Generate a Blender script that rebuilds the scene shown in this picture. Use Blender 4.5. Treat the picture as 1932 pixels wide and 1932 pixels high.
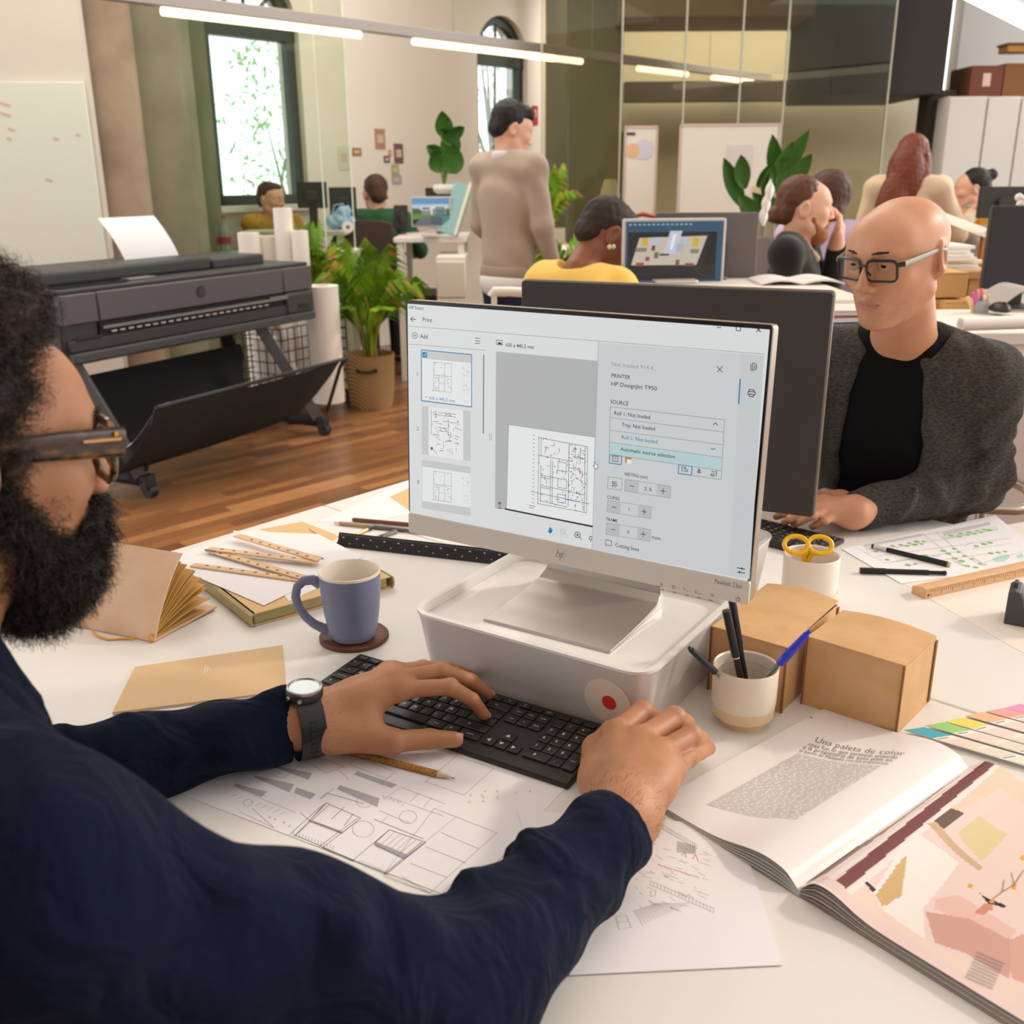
import bpy, bmesh, math, random
import numpy as np
from mathutils import Matrix, Vector, Euler
random.seed(7); np.random.seed(7)
for o in list(bpy.data.objects): bpy.data.objects.remove(o)
scene = bpy.context.scene
COL = scene.collection
DZ = 0.72                                   # desk top height
# ---------------------------------------------------------------- camera
FPX, PITCH, ROLL, HC = 1883.7, 0.3232, -0.0077, DZ + 0.708
cd = bpy.data.cameras.new('camera'); cam = bpy.data.objects.new('camera', cd); COL.objects.link(cam)
cd.sensor_width = 36; cd.lens = FPX/1932*36; cd.clip_start = 0.02; cd.clip_end = 200
cam.matrix_world = Matrix.Translation((0,0,HC)) @ Matrix.Rotation(math.pi/2-PITCH,4,'X') @ Matrix.Rotation(ROLL,4,'Z')
cd.dof.use_dof = True; cd.dof.focus_distance = 1.45; cd.dof.aperture_fstop = 7.0
scene.camera = cam
# ---------------------------------------------------------------- light
vs = scene.view_settings
vs.view_transform = 'Standard'; vs.look = 'None'; vs.gamma = 1; vs.exposure = 0.36
try: vs.use_curve_mapping = False
except Exception: pass
world = bpy.data.worlds.new('sky'); scene.world = world; world.use_nodes = True
wn = world.node_tree.nodes; bg = wn['Background']
bg.inputs[0].default_value = (0.94, 0.975, 1.0, 1); bg.inputs[1].default_value = 2.2
def light(name, kind, loc, target, energy, color, **k):
    d = bpy.data.lights.new(name, kind); o = bpy.data.objects.new(name, d); COL.objects.link(o)
    d.energy = energy; d.color = color
    for a,b in k.items(): setattr(d, a, b)
    o.location = loc
    o.rotation_euler = (Vector(target)-Vector(loc)).to_track_quat('-Z','Y').to_euler()
    return o
light('sun', 'SUN', (4.6,1.2,2.7), (0,0,0), 1.2, (1.0,0.86,0.70), angle=math.radians(5))
light('overhead_fill', 'AREA', (0.6,1.6,3.6), (0.2,2.0,0), 20, (1.0,0.96,0.91), shape='RECTANGLE', size=3.0, size_y=2.4)  # added soft fill over the desks, not a fixture of the room
light('room_fill', 'AREA', (-1.0,6.2,4.1), (-1.0,6.4,0), 150, (1.0,0.95,0.88), shape='RECTANGLE', size=5.0, size_y=4.0)  # added fill to brighten the walls in the far half of the room
light('meeting_room_fill', 'AREA', (2.2,10.2,3.2), (2.2,10.4,0), 70, (1.0,0.95,0.86), shape='RECTANGLE', size=3.0, size_y=1.0)  # added fill to lift the dim meeting room
# ---------------------------------------------------------------- pixel helpers (photo frame 1932) used only to measure places
def ray(x, y):
    x -= 966; y -= 966
    c, s = math.cos(-ROLL), math.sin(-ROLL); x, y = c*x-s*y, s*x+c*y
    cp, sp = math.cos(PITCH), math.sin(PITCH)
    return Vector((x/FPX, cp-sp*y/FPX, -sp-cp*y/FPX))
def onz(x, y, z=DZ):
    d = ray(x,y); t = (z-HC)/d.z
    return Vector((0,0,HC))+t*d
def at(x, y, Y):
    d = ray(x,y); return Vector((0,0,HC))+d*(Y/d.y)
# ---------------------------------------------------------------- materials
def lin(h):
    h = h.lstrip('#'); r = [int(h[i:i+2],16)/255 for i in (0,2,4)]
    return tuple(c/12.92 if c<=.04045 else ((c+.055)/1.055)**2.4 for c in r)+(1,)
MATS = {}
def M(name, hx='#ffffff', rough=.5, metal=0, bump=None, bump2=None, noise=None, spec=.5, trans=0, alpha=1, emit=0, emit_hex=None, sheen=0, coat=0, sss=0, ior=1.45, stretch=None, coords='Object'):
    if name in MATS: return MATS[name]
    m = bpy.data.materials.new(name); m.use_nodes = True; MATS[name] = m
    nt = m.node_tree; b = nt.nodes['Principled BSDF']; I = b.inputs
    I['Base Color'].default_value = lin(hx); I['Roughness'].default_value = rough; I['Metallic'].default_value = metal
    I['Specular IOR Level'].default_value = spec; I['IOR'].default_value = ior
    if trans: I['Transmission Weight'].default_value = trans
    if alpha < 1: I['Alpha'].default_value = alpha
    if emit: I['Emission Color'].default_value = lin(emit_hex or hx); I['Emission Strength'].default_value = emit
    if sheen: I['Sheen Weight'].default_value = sheen; I['Sheen Roughness'].default_value = .4
    if coat: I['Coat Weight'].default_value = coat; I['Coat Roughness'].default_value = .08
    if sss:
        I['Subsurface Weight'].default_value = sss; I['Subsurface Radius'].default_value = (1,.35,.2); I['Subsurface Scale'].default_value = .006
    co = None
    def coord():
        nonlocal co
        if co is None:
            tc = nt.nodes.new('ShaderNodeTexCoord'); co = tc.outputs[coords]
            if stretch:
                mp = nt.nodes.new('ShaderNodeMapping'); mp.inputs['Scale'].default_value = stretch
                nt.links.new(co, mp.inputs['Vector']); co = mp.outputs['Vector']
        return co
    def tex(scale, detail=4):
        t = nt.nodes.new('ShaderNodeTexNoise'); t.inputs['Scale'].default_value = scale; t.inputs['Detail'].default_value = detail
        nt.links.new(coord(), t.inputs['Vector']); return t
    if noise:
        sc, h2, lo, hi = noise
        t = tex(sc); r = nt.nodes.new('ShaderNodeValToRGB')
        r.color_ramp.elements[0].position = lo; r.color_ramp.elements[1].position = hi
        r.color_ramp.elements[0].color = lin(hx); r.color_ramp.elements[1].color = lin(h2)
        nt.links.new(t.outputs['Fac'], r.inputs['Fac']); nt.links.new(r.outputs['Color'], I['Base Color'])
    if bump:
        sc, st, dist = bump
        t = tex(sc, 5); bp = nt.nodes.new('ShaderNodeBump'); bp.inputs['Strength'].default_value = st; bp.inputs['Distance'].default_value = dist
        nt.links.new(t.outputs['Fac'], bp.inputs['Height']); nt.links.new(bp.outputs['Normal'], I['Normal'])
        if bump2:
            t2 = tex(bump2[0], 2); t2.inputs['Distortion'].default_value = 1.2; b2 = nt.nodes.new('ShaderNodeBump'); b2.inputs['Strength'].default_value = bump2[1]; b2.inputs['Distance'].default_value = bump2[2]
            nt.links.new(t2.outputs['Fac'], b2.inputs['Height']); nt.links.new(b2.outputs['Normal'], bp.inputs['Normal'])
    return m
# ---------------------------------------------------------------- objects
def tag(o, label=None, cat=None, group=None, kind=None):
    if label: o['label'] = label
    if cat: o['category'] = cat
    if group: o['group'] = group
    if kind: o['kind'] = kind
    return o
def thing(name, label, cat, loc=(0,0,0), rz=0, group=None, rot=None):
    o = bpy.data.objects.new(name, None); COL.objects.link(o); o.empty_display_size = .05
    o.location = loc; o.rotation_euler = rot if rot else (0,0,rz)
    return tag(o, label, cat, group)
def obj_from(name, me, mat, parent=None, smooth=True, angle=40):
    o = bpy.data.objects.new(name, me); COL.objects.link(o)
    for mm in (mat if isinstance(mat,(list,tuple)) else [mat]): me.materials.append(mm)
    if smooth and len(me.polygons):
        me.polygons.foreach_set('use_smooth', [True]*len(me.polygons))
        if angle: me.set_sharp_from_angle(angle=math.radians(angle))
    if parent: o.parent = parent
    return o
class MB:
    def __init__(s, T=None): s.v=[]; s.f=[]; s.mi=[]; s.T=T; s.m=0
    def add(s, vs, fs):
        n=len(s.v)
        for p in vs:
            p=Vector(p); s.v.append(s.T@p if s.T else p)
        for f in fs: s.f.append([i+n for i in f]); s.mi.append(s.m)
        return s
    def box(s, c, d, R=None):
        x,y,z=[a/2 for a in d]; c=Vector(c)
        vs=[Vector(q) for q in ((-x,-y,-z),(x,-y,-z),(x,y,-z),(-x,y,-z),(-x,-y,z),(x,-y,z),(x,y,z),(-x,y,z))]
        if R is not None:
            R=R.to_3x3() if len(R)==4 else R
            vs=[R@q for q in vs]
        return s.add([c+q for q in vs], [(0,3,2,1),(4,5,6,7),(0,1,5,4),(1,2,6,5),(2,3,7,6),(3,0,4,7)])
    def b2(s, lo, hi):
        return s.box([(a+b)/2 for a,b in zip(lo,hi)], [b-a for a,b in zip(lo,hi)])
    def cyl(s, a, b, r0, r1=None, n=16, caps=True, sx=1):
        if r1 is None: r1=r0
        a=Vector(a); b=Vector(b); d=(b-a).normalized()
        u=d.orthogonal().normalized(); w=d.cross(u)
        vs=[]; 
        for c,r in ((a,r0),(b,r1)):
            for i in range(n):
                t=2*math.pi*i/n; vs.append(c+u*(r*math.cos(t)*sx)+w*(r*math.sin(t)))
        fs=[(i,(i+1)%n,n+(i+1)%n,n+i) for i in range(n)]
        if caps: fs+= [tuple(range(n-1,-1,-1)), tuple(range(n,2*n))]
        return s.add(vs,fs)
    def tube(s, path, r, n=8, closed=False, caps=True, flat=1.0, up=None):
        P=[Vector(p) for p in path]; N=len(P); rr=r if isinstance(r,(list,tuple)) else [r]*N
        vs=[]; u=None
        for i in range(N):
            d=(P[(i+1)%N]-P[i-1]) if closed else (P[min(i+1,N-1)]-P[max(i-1,0)])
            d.normalize()
            if up is not None: u=Vector(up)-d*d.dot(Vector(up)); 
            elif u is None: u=d.orthogonal()
            else: u=u-d*d.dot(u)
            if u.length<1e-6: u=d.orthogonal()
            u.normalize(); w=d.cross(u)
            for k in range(n):
                t=2*math.pi*k/n; vs.append(P[i]+u*(rr[i]*math.cos(t))+w*(rr[i]*flat*math.sin(t)))
        fs=[]
        for i in range(N if closed else N-1):
            j=(i+1)%N
            for k in range(n): fs.append((i*n+k, i*n+(k+1)%n, j*n+(k+1)%n, j*n+k))
        if caps and not closed: fs+=[tuple(range(n-1,-1,-1)), tuple((N-1)*n+k for k in range(n))]
        return s.add(vs,fs)
    def lathe(s, prof, n=32, c=(0,0,0), close=False):
        vs=[]; c=Vector(c)
        for r,z in prof:
            for k in range(n):
                t=2*math.pi*k/n; vs.append(c+Vector((r*math.cos(t),r*math.sin(t),z)))
        fs=[]; m=len(prof)
        for i in range(m if close else m-1):
            j=(i+1)%m
            for k in range(n): fs.append((i*n+k,i*n+(k+1)%n,j*n+(k+1)%n,j*n+k))
        return s.add(vs,fs)
    def prism(s, poly, z0, z1, f=None):
        # poly in 2D, extruded; f maps (x,y,z)->point
        f=f or (lambda x,y,z:(x,y,z)); n=len(poly)
        vs=[f(x,y,z0) for x,y in poly]+[f(x,y,z1) for x,y in poly]
        return s.add(vs,[tuple(range(n-1,-1,-1)),tuple(range(n,2*n))]+[(i,(i+1)%n,n+(i+1)%n,n+i) for i in range(n)])
    def grid(s, fn, nu, nv, flip=False):
        vs=[fn(i/nu,j/nv) for j in range(nv+1) for i in range(nu+1)]
        fs=[]
        for j in range(nv):
            for i in range(nu):
                a=j*(nu+1)+i; q=(a,a+1,a+nu+2,a+nu+1); fs.append(q[::-1] if flip else q)
        return s.add(vs,fs)
    def slab(s, fn, nu, nv, th, nrm=(0,0,1)):
        # thick sheet following fn
        N=Vector(nrm)*th; n0=len(s.v); a=nu+1
        top=[Vector(fn(i/nu,j/nv)) for j in range(nv+1) for i in range(nu+1)]
        bot=[p-N for p in top]; k=len(top); fs=[]
        for j in range(nv):
            for i in range(nu):
                q=j*a+i; fs.append((q,q+1,q+a+1,q+a)); fs.append((k+q,k+q+a,k+q+a+1,k+q+1))
        rim=[i for i in range(a)]+[j*a+nu for j in range(1,nv+1)]+[nv*a+i for i in range(nu-1,-1,-1)]+[j*a for j in range(nv-1,0,-1)]
        for i in range(len(rim)):
            p,q=rim[i],rim[(i+1)%len(rim)]; fs.append((p,k+p,k+q,q))
        return s.add(top+bot,fs)
    def mesh(s, name):
        me=bpy.data.meshes.new(name); me.from_pydata([tuple(p) for p in s.v],[],s.f); 
        if any(s.mi): me.polygons.foreach_set('material_index', s.mi)
        me.update(); return me
    def build(s, name, mat, parent=None, bevel=0, seg=2, smooth=True, angle=40, sub=0, solid=0):
        o=obj_from(name, s.mesh(name), mat, parent, smooth, angle)
        if solid:
            d=o.modifiers.new('solid','SOLIDIFY'); d.thickness=solid; d.offset=0
        if bevel:
            b=o.modifiers.new('bevel','BEVEL'); b.width=bevel; b.segments=seg; b.limit_method='ANGLE'; b.angle_limit=math.radians(40); b.harden_normals=False
        if sub:
            d=o.modifiers.new('sub','SUBSURF'); d.levels=sub; d.render_levels=sub
        return o
def rrect(w, h, r, n=5, cx=0, cy=0):
    out=[]
    for (sx,sy,a0) in ((1,1,0),(-1,1,90),(-1,-1,180),(1,-1,270)):
        for i in range(n+1):
            a=math.radians(a0+90*i/n); out.append((cx+sx*(w/2-r)+r*math.cos(a), cy+sy*(h/2-r)+r*math.sin(a)))
    return out
def copy_tree(o, parent=None):
    c=o.copy(); COL.objects.link(c); c.parent=parent
    for ch in list(o.children): copy_tree(ch, c)
    return c
# ---------------------------------------------------------------- text (built-in font), converted to meshes at the end
TEXTQ=[]
def text(name, s, size, mat, parent, mw, align='LEFT', warp=None, bold=0, shear=0, spacing=1.0, xs=1.0, fitw=None):
    c=bpy.data.curves.new(name,'FONT'); c.body=s; c.size=size; c.align_x=align; c.align_y='BOTTOM_BASELINE' if False else 'CENTER'
    c.resolution_u=2; c.offset=bold; c.shear=shear; c.space_character=spacing
    o=bpy.data.objects.new(name,c); COL.objects.link(o)
    TEXTQ.append((o,name,mat,parent,mw,warp,fitw)); return o
def finish_text():
    dg=bpy.context.evaluated_depsgraph_get()
    out=[]
    for (o,name,mat,parent,mw,warp,fitw) in TEXTQ:
        me=bpy.data.meshes.new_from_object(o.evaluated_get(dg)); out.append(me)
    for me,(o,name,mat,parent,mw,warp,fitw) in zip(out,TEXTQ):
        bpy.data.objects.remove(o)
        me.materials.clear()
        xs=1.0
        if fitw and len(me.vertices) and fitw>.0005:
            q=[v.co.x for v in me.vertices]; xs=fitw/max(max(q)-min(q),1e-6)
        for v in me.vertices:
            p=Vector((v.co.x*xs,v.co.y,v.co.z)); p=mw@p
            if warp: p=Vector(warp(p))
            v.co=p
        me.name=name
        obj_from(name, me, mat, parent, smooth=False)
# ---------------------------------------------------------------- implicit surfaces for people
class SDF:
    """rounded cones / ellipsoids blended with smooth unions, meshed with surface nets"""
    def __init__(s): s.p=[]
    def cap(s,a,b,ra,rb=None,k=.02,op='+',inf=0): s.p.append(('c',np.array(a,float),np.array(b,float),ra+inf,(ra if rb is None else rb)+inf,k,op)); return s
    def ell(s,c,r,R=None,k=.02,op='+',inf=0): s.p.append(('e',np.array(c,float),np.array(r,float)+inf,None if R is None else np.array(R,float),0,k,op)); return s
    def plane(s,c,n,k=.0):   # cut away the side the normal points to
        n=np.array(n,float); n/=np.linalg.norm(n); s.p.append(('p',np.array(c,float),n,0,0,k,'-')); return s
    def merge(s, other, k=.004): s.p.append(('m',other,None,0,0,k,'+')); return s
    def xf(s,R,t,sc=1.0):
        R=np.array(R,float); t=np.array(t,float); o=SDF()
        for q in s.p:
            if q[0]=='c': o.p.append(('c',R@q[1]*sc+t,R@q[2]*sc+t,q[3]*sc,q[4]*sc,q[5]*sc,q[6]))
            elif q[0]=='e': o.p.append(('e',R@q[1]*sc+t,q[2]*sc,R@(np.eye(3) if q[3] is None else q[3]),0,q[5]*sc,q[6]))
            elif q[0]=='p': o.p.append(('p',R@q[1]*sc+t,R@q[2],0,0,q[5]*sc,q[6]))
            else: o.p.append(('m',q[1].xf(R,t,sc),None,0,0,q[5]*sc,q[6]))
        return o
    def bounds(s):
        lo=np.full(3,1e9); hi=-lo
        for q in s.p:
            if q[6]!='+': continue
            if q[0]=='c': l=np.minimum(q[1]-q[3],q[2]-q[4]); h=np.maximum(q[1]+q[3],q[2]+q[4])
            elif q[0]=='e': 
                e=q[2] if q[3] is None else np.abs(q[3])@q[2]
                l=q[1]-e; h=q[1]+e
            elif q[0]=='m': l,h=q[1].bounds()
            lo=np.minimum(lo,l); hi=np.maximum(hi,h)
        return lo,hi
    @staticmethod
    def prim(q,P):
        if q[0]=='c':
            a,b,ra,rb=q[1],q[2],q[3],q[4]; ba=b-a; L2=max(ba@ba,1e-12)
            pa=P-a; t=np.clip((pa@ba)/L2,0,1)
            return np.sqrt(((pa-t[...,None]*ba)**2).sum(-1))-(ra+(rb-ra)*t)
        if q[0]=='e':
            p=P-q[1]
            if q[3] is not None: p=p@q[3]
            k0=np.sqrt(((p/q[2])**2).sum(-1)); k1=np.sqrt(((p/(q[2]**2))**2).sum(-1))
            return k0*(k0-1)/np.maximum(k1,1e-9)
    def eval(s,xs,ys,zs,h):
        D=np.full((len(xs),len(ys),len(zs)),.5,np.float32)
        for q in s.p:
            k=q[5]; pad=k+3*h
            if q[0]=='p':
                n=q[2]; c=q[1]
                d=(xs[:,None,None]-c[0])*n[0]+(ys[None,:,None]-c[1])*n[1]+(zs[None,None,:]-c[2])*n[2]
                D=np.maximum(D,d.astype(np.float32)); continue
            if q[0]=='m':
                E=q[1].eval(xs,ys,zs,h)
                hh=np.clip(k-np.abs(D-E),0,None); D=np.minimum(D,E)-hh*hh/(4*max(k,1e-6)); continue
            if q[0]=='c': lo=np.minimum(q[1]-q[3],q[2]-q[4])-pad; hi=np.maximum(q[1]+q[3],q[2]+q[4])+pad
            else:
                e=q[2] if q[3] is None else np.abs(q[3])@q[2]
                lo=q[1]-e-pad; hi=q[1]+e+pad
            sl=[]
            for ax,l,u in zip((xs,ys,zs),lo,hi):
                i0=int(np.searchsorted(ax,l)); i1=int(np.searchsorted(ax,u)); sl.append(slice(i0,i1))
            if any(x.stop<=x.start for x in sl): continue
            G=np.stack(np.meshgrid(xs[sl[0]],ys[sl[1]],zs[sl[2]],indexing='ij'),-1)
            d=s.prim(q,G).astype(np.float32); A=D[tuple(sl)]
            if q[6]=='+':
                hh=np.clip(k-np.abs(A-d),0,None); D[tuple(sl)]=np.minimum(A,d)-hh*hh/(4*max(k,1e-6))
            else:
                d=-d; hh=np.clip(k-np.abs(A-d),0,None); D[tuple(sl)]=np.maximum(A,d)+hh*hh/(4*max(k,1e-6))
        return D
    def mesh(s,h,disp=None,smooth=1,lo=None,hi=None):
        l,u=s.bounds()
        l=l-4*h; u=u+4*h
        if lo is not None: l=np.maximum(l,lo)
        if hi is not None: u=np.minimum(u,hi)
        xs,ys,zs=[np.arange(a,b+h,h) for a,b in zip(l,u)]
        D=s.eval(xs,ys,zs,h)
        if disp is not None:
            G=np.meshgrid(xs,ys,zs,indexing='ij'); m=np.abs(D)<.06
            add=disp(G[0][m],G[1][m],G[2][m]); D[m]+=add.astype(np.float32)
        V,F=surface_nets(D,np.array([xs[0],ys[0],zs[0]]),h)
        for _ in range(smooth): V=laplace(V,F,.5)
        return V,F
def laplace(V,F,a):
    S=np.zeros_like(V); n=np.zeros(len(V))
    for i in range(4):
        j=(i+1)%4
        np.add.at(S,F[:,i],V[F[:,j]]); np.add.at(S,F[:,j],V[F[:,i]]); np.add.at(n,F[:,i],1); np.add.at(n,F[:,j],1)
    return V*(1-a)+a*S/np.maximum(n,1)[:,None]
def surface_nets(D,org,h):
    ins=D<0; nx,ny,nz=D.shape
    cs=np.zeros((nx-1,ny-1,nz-1),np.int8)
    for i in (0,1):
        for j in (0,1):
            for k in (0,1): cs+=ins[i:nx-1+i,j:ny-1+j,k:nz-1+k]
    act=(cs>0)&(cs<8); idx=np.full(act.shape,-1,np.int64); I=np.argwhere(act); idx[act]=np.arange(len(I))
    S=np.zeros((len(I),3)); n=np.zeros(len(I))
    for ax in range(3):
        for a in (0,1):
            for b in (0,1):
                o0=[0,0,0]; oth=[q for q in range(3) if q!=ax]; o0[oth[0]]=a; o0[oth[1]]=b; o1=list(o0); o1[ax]=1
                d0=D[I[:,0]+o0[0],I[:,1]+o0[1],I[:,2]+o0[2]]; d1=D[I[:,0]+o1[0],I[:,1]+o1[1],I[:,2]+o1[2]]
                m=(d0<0)!=(d1<0); t=np.where(m,d0/np.where(m,d0-d1,1),0)
                p=np.tile(np.array(o0,float),(len(I),1)); p[:,ax]=t
                S[m]+=p[m]; n[m]+=1
    V=org+(I+S/np.maximum(n,1)[:,None])*h
    F=[]
    for ax in range(3):
        b,c=[(1,2),(2,0),(0,1)][ax]
        sl0=[slice(None)]*3; sl1=[slice(None)]*3; sl0[ax]=slice(0,-1); sl1[ax]=slice(1,None)
        A=ins[tuple(sl0)]; B=ins[tuple(sl1)]; E=np.argwhere(A!=B)
        ok=(E[:,b]>0)&(E[:,c]>0)&(E[:,b]<D.shape[b]-1)&(E[:,c]<D.shape[c]-1)
        E=E[ok]; fl=A[tuple(E.T)]
        def g(db,dc):
            q=E.copy(); q[:,b]+=db; q[:,c]+=dc; return idx[tuple(q.T)]
        Q=np.stack([g(-1,-1),g(0,-1),g(0,0),g(-1,0)],1)
        Q[~fl]=Q[~fl][:,::-1]; F.append(Q)
    F=np.concatenate(F); F=F[(F>=0).all(1)]
    return V,F
def np_mesh(name,parts):
    """parts: list of (V,F[,mat index])"""
    V=[];F=[];m=[];n=0
    for q in parts:
        V.append(q[0]); F.append(q[1]+n); n+=len(q[0]); m.append(np.full(len(q[1]),q[2] if len(q)>2 else 0) if np.isscalar(q[2] if len(q)>2 else 0) else q[2])
    V=np.concatenate(V); F=np.concatenate(F); m=np.concatenate(m)
    me=bpy.data.meshes.new(name); me.vertices.add(len(V)); me.vertices.foreach_set('co',V.astype(np.float32).ravel())
    k=F.shape[1]
    me.loops.add(len(F)*k); me.loops.foreach_set('vertex_index',F.astype(np.int32).ravel())
    me.polygons.add(len(F)); me.polygons.foreach_set('loop_start',np.arange(0,len(F)*k,k,dtype=np.int32))
    me.polygons.foreach_set('material_index',m.astype(np.int32)); me.update(calc_edges=True); me.validate()
    return me
def skin(name,parts,mat,parent): return obj_from(name,np_mesh(name,parts),mat,parent,angle=0)
def frame(fwd,up=(0,0,1)):
    """columns: right, forward, up"""
    f=np.array(fwd,float); f/=np.linalg.norm(f); u=np.array(up,float); r=np.cross(f,u); r/=np.linalg.norm(r); u=np.cross(r,f)
    return np.stack([r,f,u],1)
def rotm(ax,deg):
    return np.array(Matrix.Rotation(math.radians(deg),3,ax))
# ================================================================ SETTING
def glass_mat(name, tint, gl=.10):
    m=bpy.data.materials.new(name); m.use_nodes=True; nt=m.node_tree; nt.nodes.clear()
    o=nt.nodes.new('ShaderNodeOutputMaterial'); mx=nt.nodes.new('ShaderNodeMixShader'); t=nt.nodes.new('ShaderNodeBsdfTransparent'); g=nt.nodes.new('ShaderNodeBsdfGlossy')
    lw=nt.nodes.new('ShaderNodeFresnel'); lw.inputs['IOR'].default_value=1.0+gl*4
    t.inputs[0].default_value=lin(tint); g.inputs['Roughness'].default_value=0; g.inputs[0].default_value=(.95,1,.95,1)
    nt.links.new(lw.outputs[0],mx.inputs[0]); nt.links.new(t.outputs[0],mx.inputs[1]); nt.links.new(g.outputs[0],mx.inputs[2]); nt.links.new(mx.outputs[0],o.inputs[0])
    MATS[name]=m; return m
GLASS=glass_mat('partition_glass','#f1f6ee',.06); WGLASS=glass_mat('window_glass','#eef6f6',.06); GREYGLASS=glass_mat('meeting_glass','#efede2',.07)
EDGE=M('glass_edge','#cfe0d4',.15,emit=0)
CREAM=M('wall_plaster','#f0e4d8',.85,bump=(60,.05,.002)); BEIGE=M('wall_beige','#ded4c6',.85); DARKFR=M('frame_dark_green','#3b4038',.5)
class Wall:
    def __init__(s,px,py,Y,deg):
        s.A=at(px,py,Y); s.A.z=0; a=math.radians(deg); s.e=Vector((math.cos(a),math.sin(a),0)); s.n=Vector((-math.sin(a),math.cos(a),0)); s.a=a
    def hit(s,px,py):
        d=ray(px,py); o=Vector((0,0,HC)); t=(s.A-o).dot(s.n)/d.dot(s.n); P=o+t*d
        return (P-s.A).dot(s.e),P.z
    def T(s,off=0): return Matrix.Translation(s.A+s.n*off)@Matrix.Rotation(s.a,4,'Z')   # local x along, y into wall, z up
def struct(o): o['kind']='structure'; return o
# floor with wooden strips
FLA=math.radians(46)
def wood_floor_mat():
    m=bpy.data.materials.new('floor_wood'); m.use_nodes=True; nt=m.node_tree; b=nt.nodes['Principled BSDF']
    oi=nt.nodes.new('ShaderNodeObjectInfo'); tc=nt.nodes.new('ShaderNodeTexCoord'); mp=nt.nodes.new('ShaderNodeMapping'); mp.inputs['Scale'].default_value=(2.2,40,4)
    n=nt.nodes.new('ShaderNodeTexNoise'); n.inputs['Scale'].default_value=3; n.inputs['Detail'].default_value=6
    ad=nt.nodes.new('ShaderNodeVectorMath'); ad.operation='ADD'
    nt.links.new(tc.outputs['Object'],mp.inputs[0]); nt.links.new(mp.outputs[0],ad.inputs[0]); nt.links.new(oi.outputs['Random'],ad.inputs[1]); nt.links.new(ad.outputs[0],n.inputs['Vector'])
    mi=nt.nodes.new('ShaderNodeMath'); mi.operation='MULTIPLY_ADD'; mi.inputs[1].default_value=.55; nt.links.new(oi.outputs['Random'],mi.inputs[0])
    m2=nt.nodes.new('ShaderNodeMath'); m2.operation='MULTIPLY'; m2.inputs[1].default_value=.5; nt.links.new(n.outputs['Fac'],m2.inputs[0]); nt.links.new(m2.outputs[0],mi.inputs[2])
    r=nt.nodes.new('ShaderNodeValToRGB'); e=r.color_ramp.elements; e[0].position=.1; e[0].color=lin('#6a4530'); e[1].position=.95; e[1].color=lin('#c79160'); k=e.new(.55); k.color=lin('#96653e')
    nt.links.new(mi.outputs[0],r.inputs[0]); nt.links.new(r.outputs[0],b.inputs['Base Color'])
    b.inputs['Roughness'].default_value=.28
    return m
FWOOD=wood_floor_mat()
floor=struct(MB().b2((-9,-2.2,-.05),(9,17,-.004)).build('floor',M('floor_base','#74492e',.35,noise=(3,'#94633e',.35,.7),stretch=(1,9,1)),smooth=False))
floor.rotation_euler=(0,0,0)
pl=MB().b2((-.36,-.034,-.004),(.36,.034,.0)); pme=pl.mesh('plank'); pme.materials.append(FWOOD)
ex=Vector((math.cos(FLA),math.sin(FLA),0)); ey=Vector((-ex.y,ex.x,0)); cnt=0
c0=onz(520,860,0); cells=[]
for j in range(-40,40):
    for i in range(-7,8):
        P=c0+ey*(j*.0695)+ex*((i+ (j*0.381)%1.0)*.7215); P.z=0
        d=P-Vector((0,0,HC)); f=Vector((0,math.cos(PITCH),-math.sin(PITCH))); dep=d.dot(f)
        if dep<.5: continue
        u=Vector((0,math.sin(PITCH),math.cos(PITCH))); px=966+FPX*d.x/dep; py=966-FPX*d.dot(u)/dep
        if -60<px<800 and 600<py<1120: cells.append((dep,P))
cells.sort(key=lambda t:t[0])
for dep,P in cells[:300]:
    o=bpy.data.objects.new('plank',pme); COL.objects.link(o); o.location=P; o.rotation_euler=(0,0,FLA); o.parent=floor
if len(cells)>300:
    mb=MB()
    for dep,P in cells[300:]:
        mb.T=Matrix.Translation(P)@Matrix.Rotation(FLA,4,'Z'); mb.b2((-.36,-.034,-.004),(.36,.034,0))
    mb.build('far_planks',FWOOD,floor,smooth=False)['kind']='stuff'
struct(MB().b2((-9,-3,4.2),(5.2,17,4.35)).build('ceiling',M('ceiling_white','#e9e2d8',.9),smooth=False))  # unseen from the camera, put in to block sky light from above
struct(MB().b2((-9,-2.2,0),(9,-2.05,4.2)).build('wall_rear',M('wall_rear_paint','#d8d2ca',.9),smooth=False))  # unseen wall behind the camera, put in to cut light from the open side
# window wall
WW=Wall(700,300,9.0,49); SP=2.5; ZT=4.2
wins=[(-1.52,-.68,1.24),(1.35,2.07,1.0)]
def arch_z(s,a,b): 
    r=(b-a)/2; c=(a+b)/2; return SP+math.sqrt(max(r*r-(s-c)**2,0))
mb=MB(WW.T(0)); th=.28
edges=[-3.1]+[q for a,b,_ in wins for q in (a,b)]+[3.4]
for k in range(0,len(edges),2): mb.b2((edges[k],0,0),(edges[k+1],th,ZT))
for a,b,sill in wins:
    mb.b2((a,0,0),(b,th,sill))
    n=18
    for i in range(n):
        s0=a+(b-a)*i/n; s1=a+(b-a)*(i+1)/n; z0=arch_z(s0,a,b); z1=arch_z(s1,a,b)
        mb.add([(s0,0,z0),(s1,0,z1),(s1,th,z1),(s0,th,z0),(s0,0,ZT),(s1,0,ZT),(s1,th,ZT),(s0,th,ZT)],[(0,1,5,4),(0,3,2,1),(2,3,7,6),(4,5,6,7)])
struct(mb.build('wall_window',CREAM,smooth=False))
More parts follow.
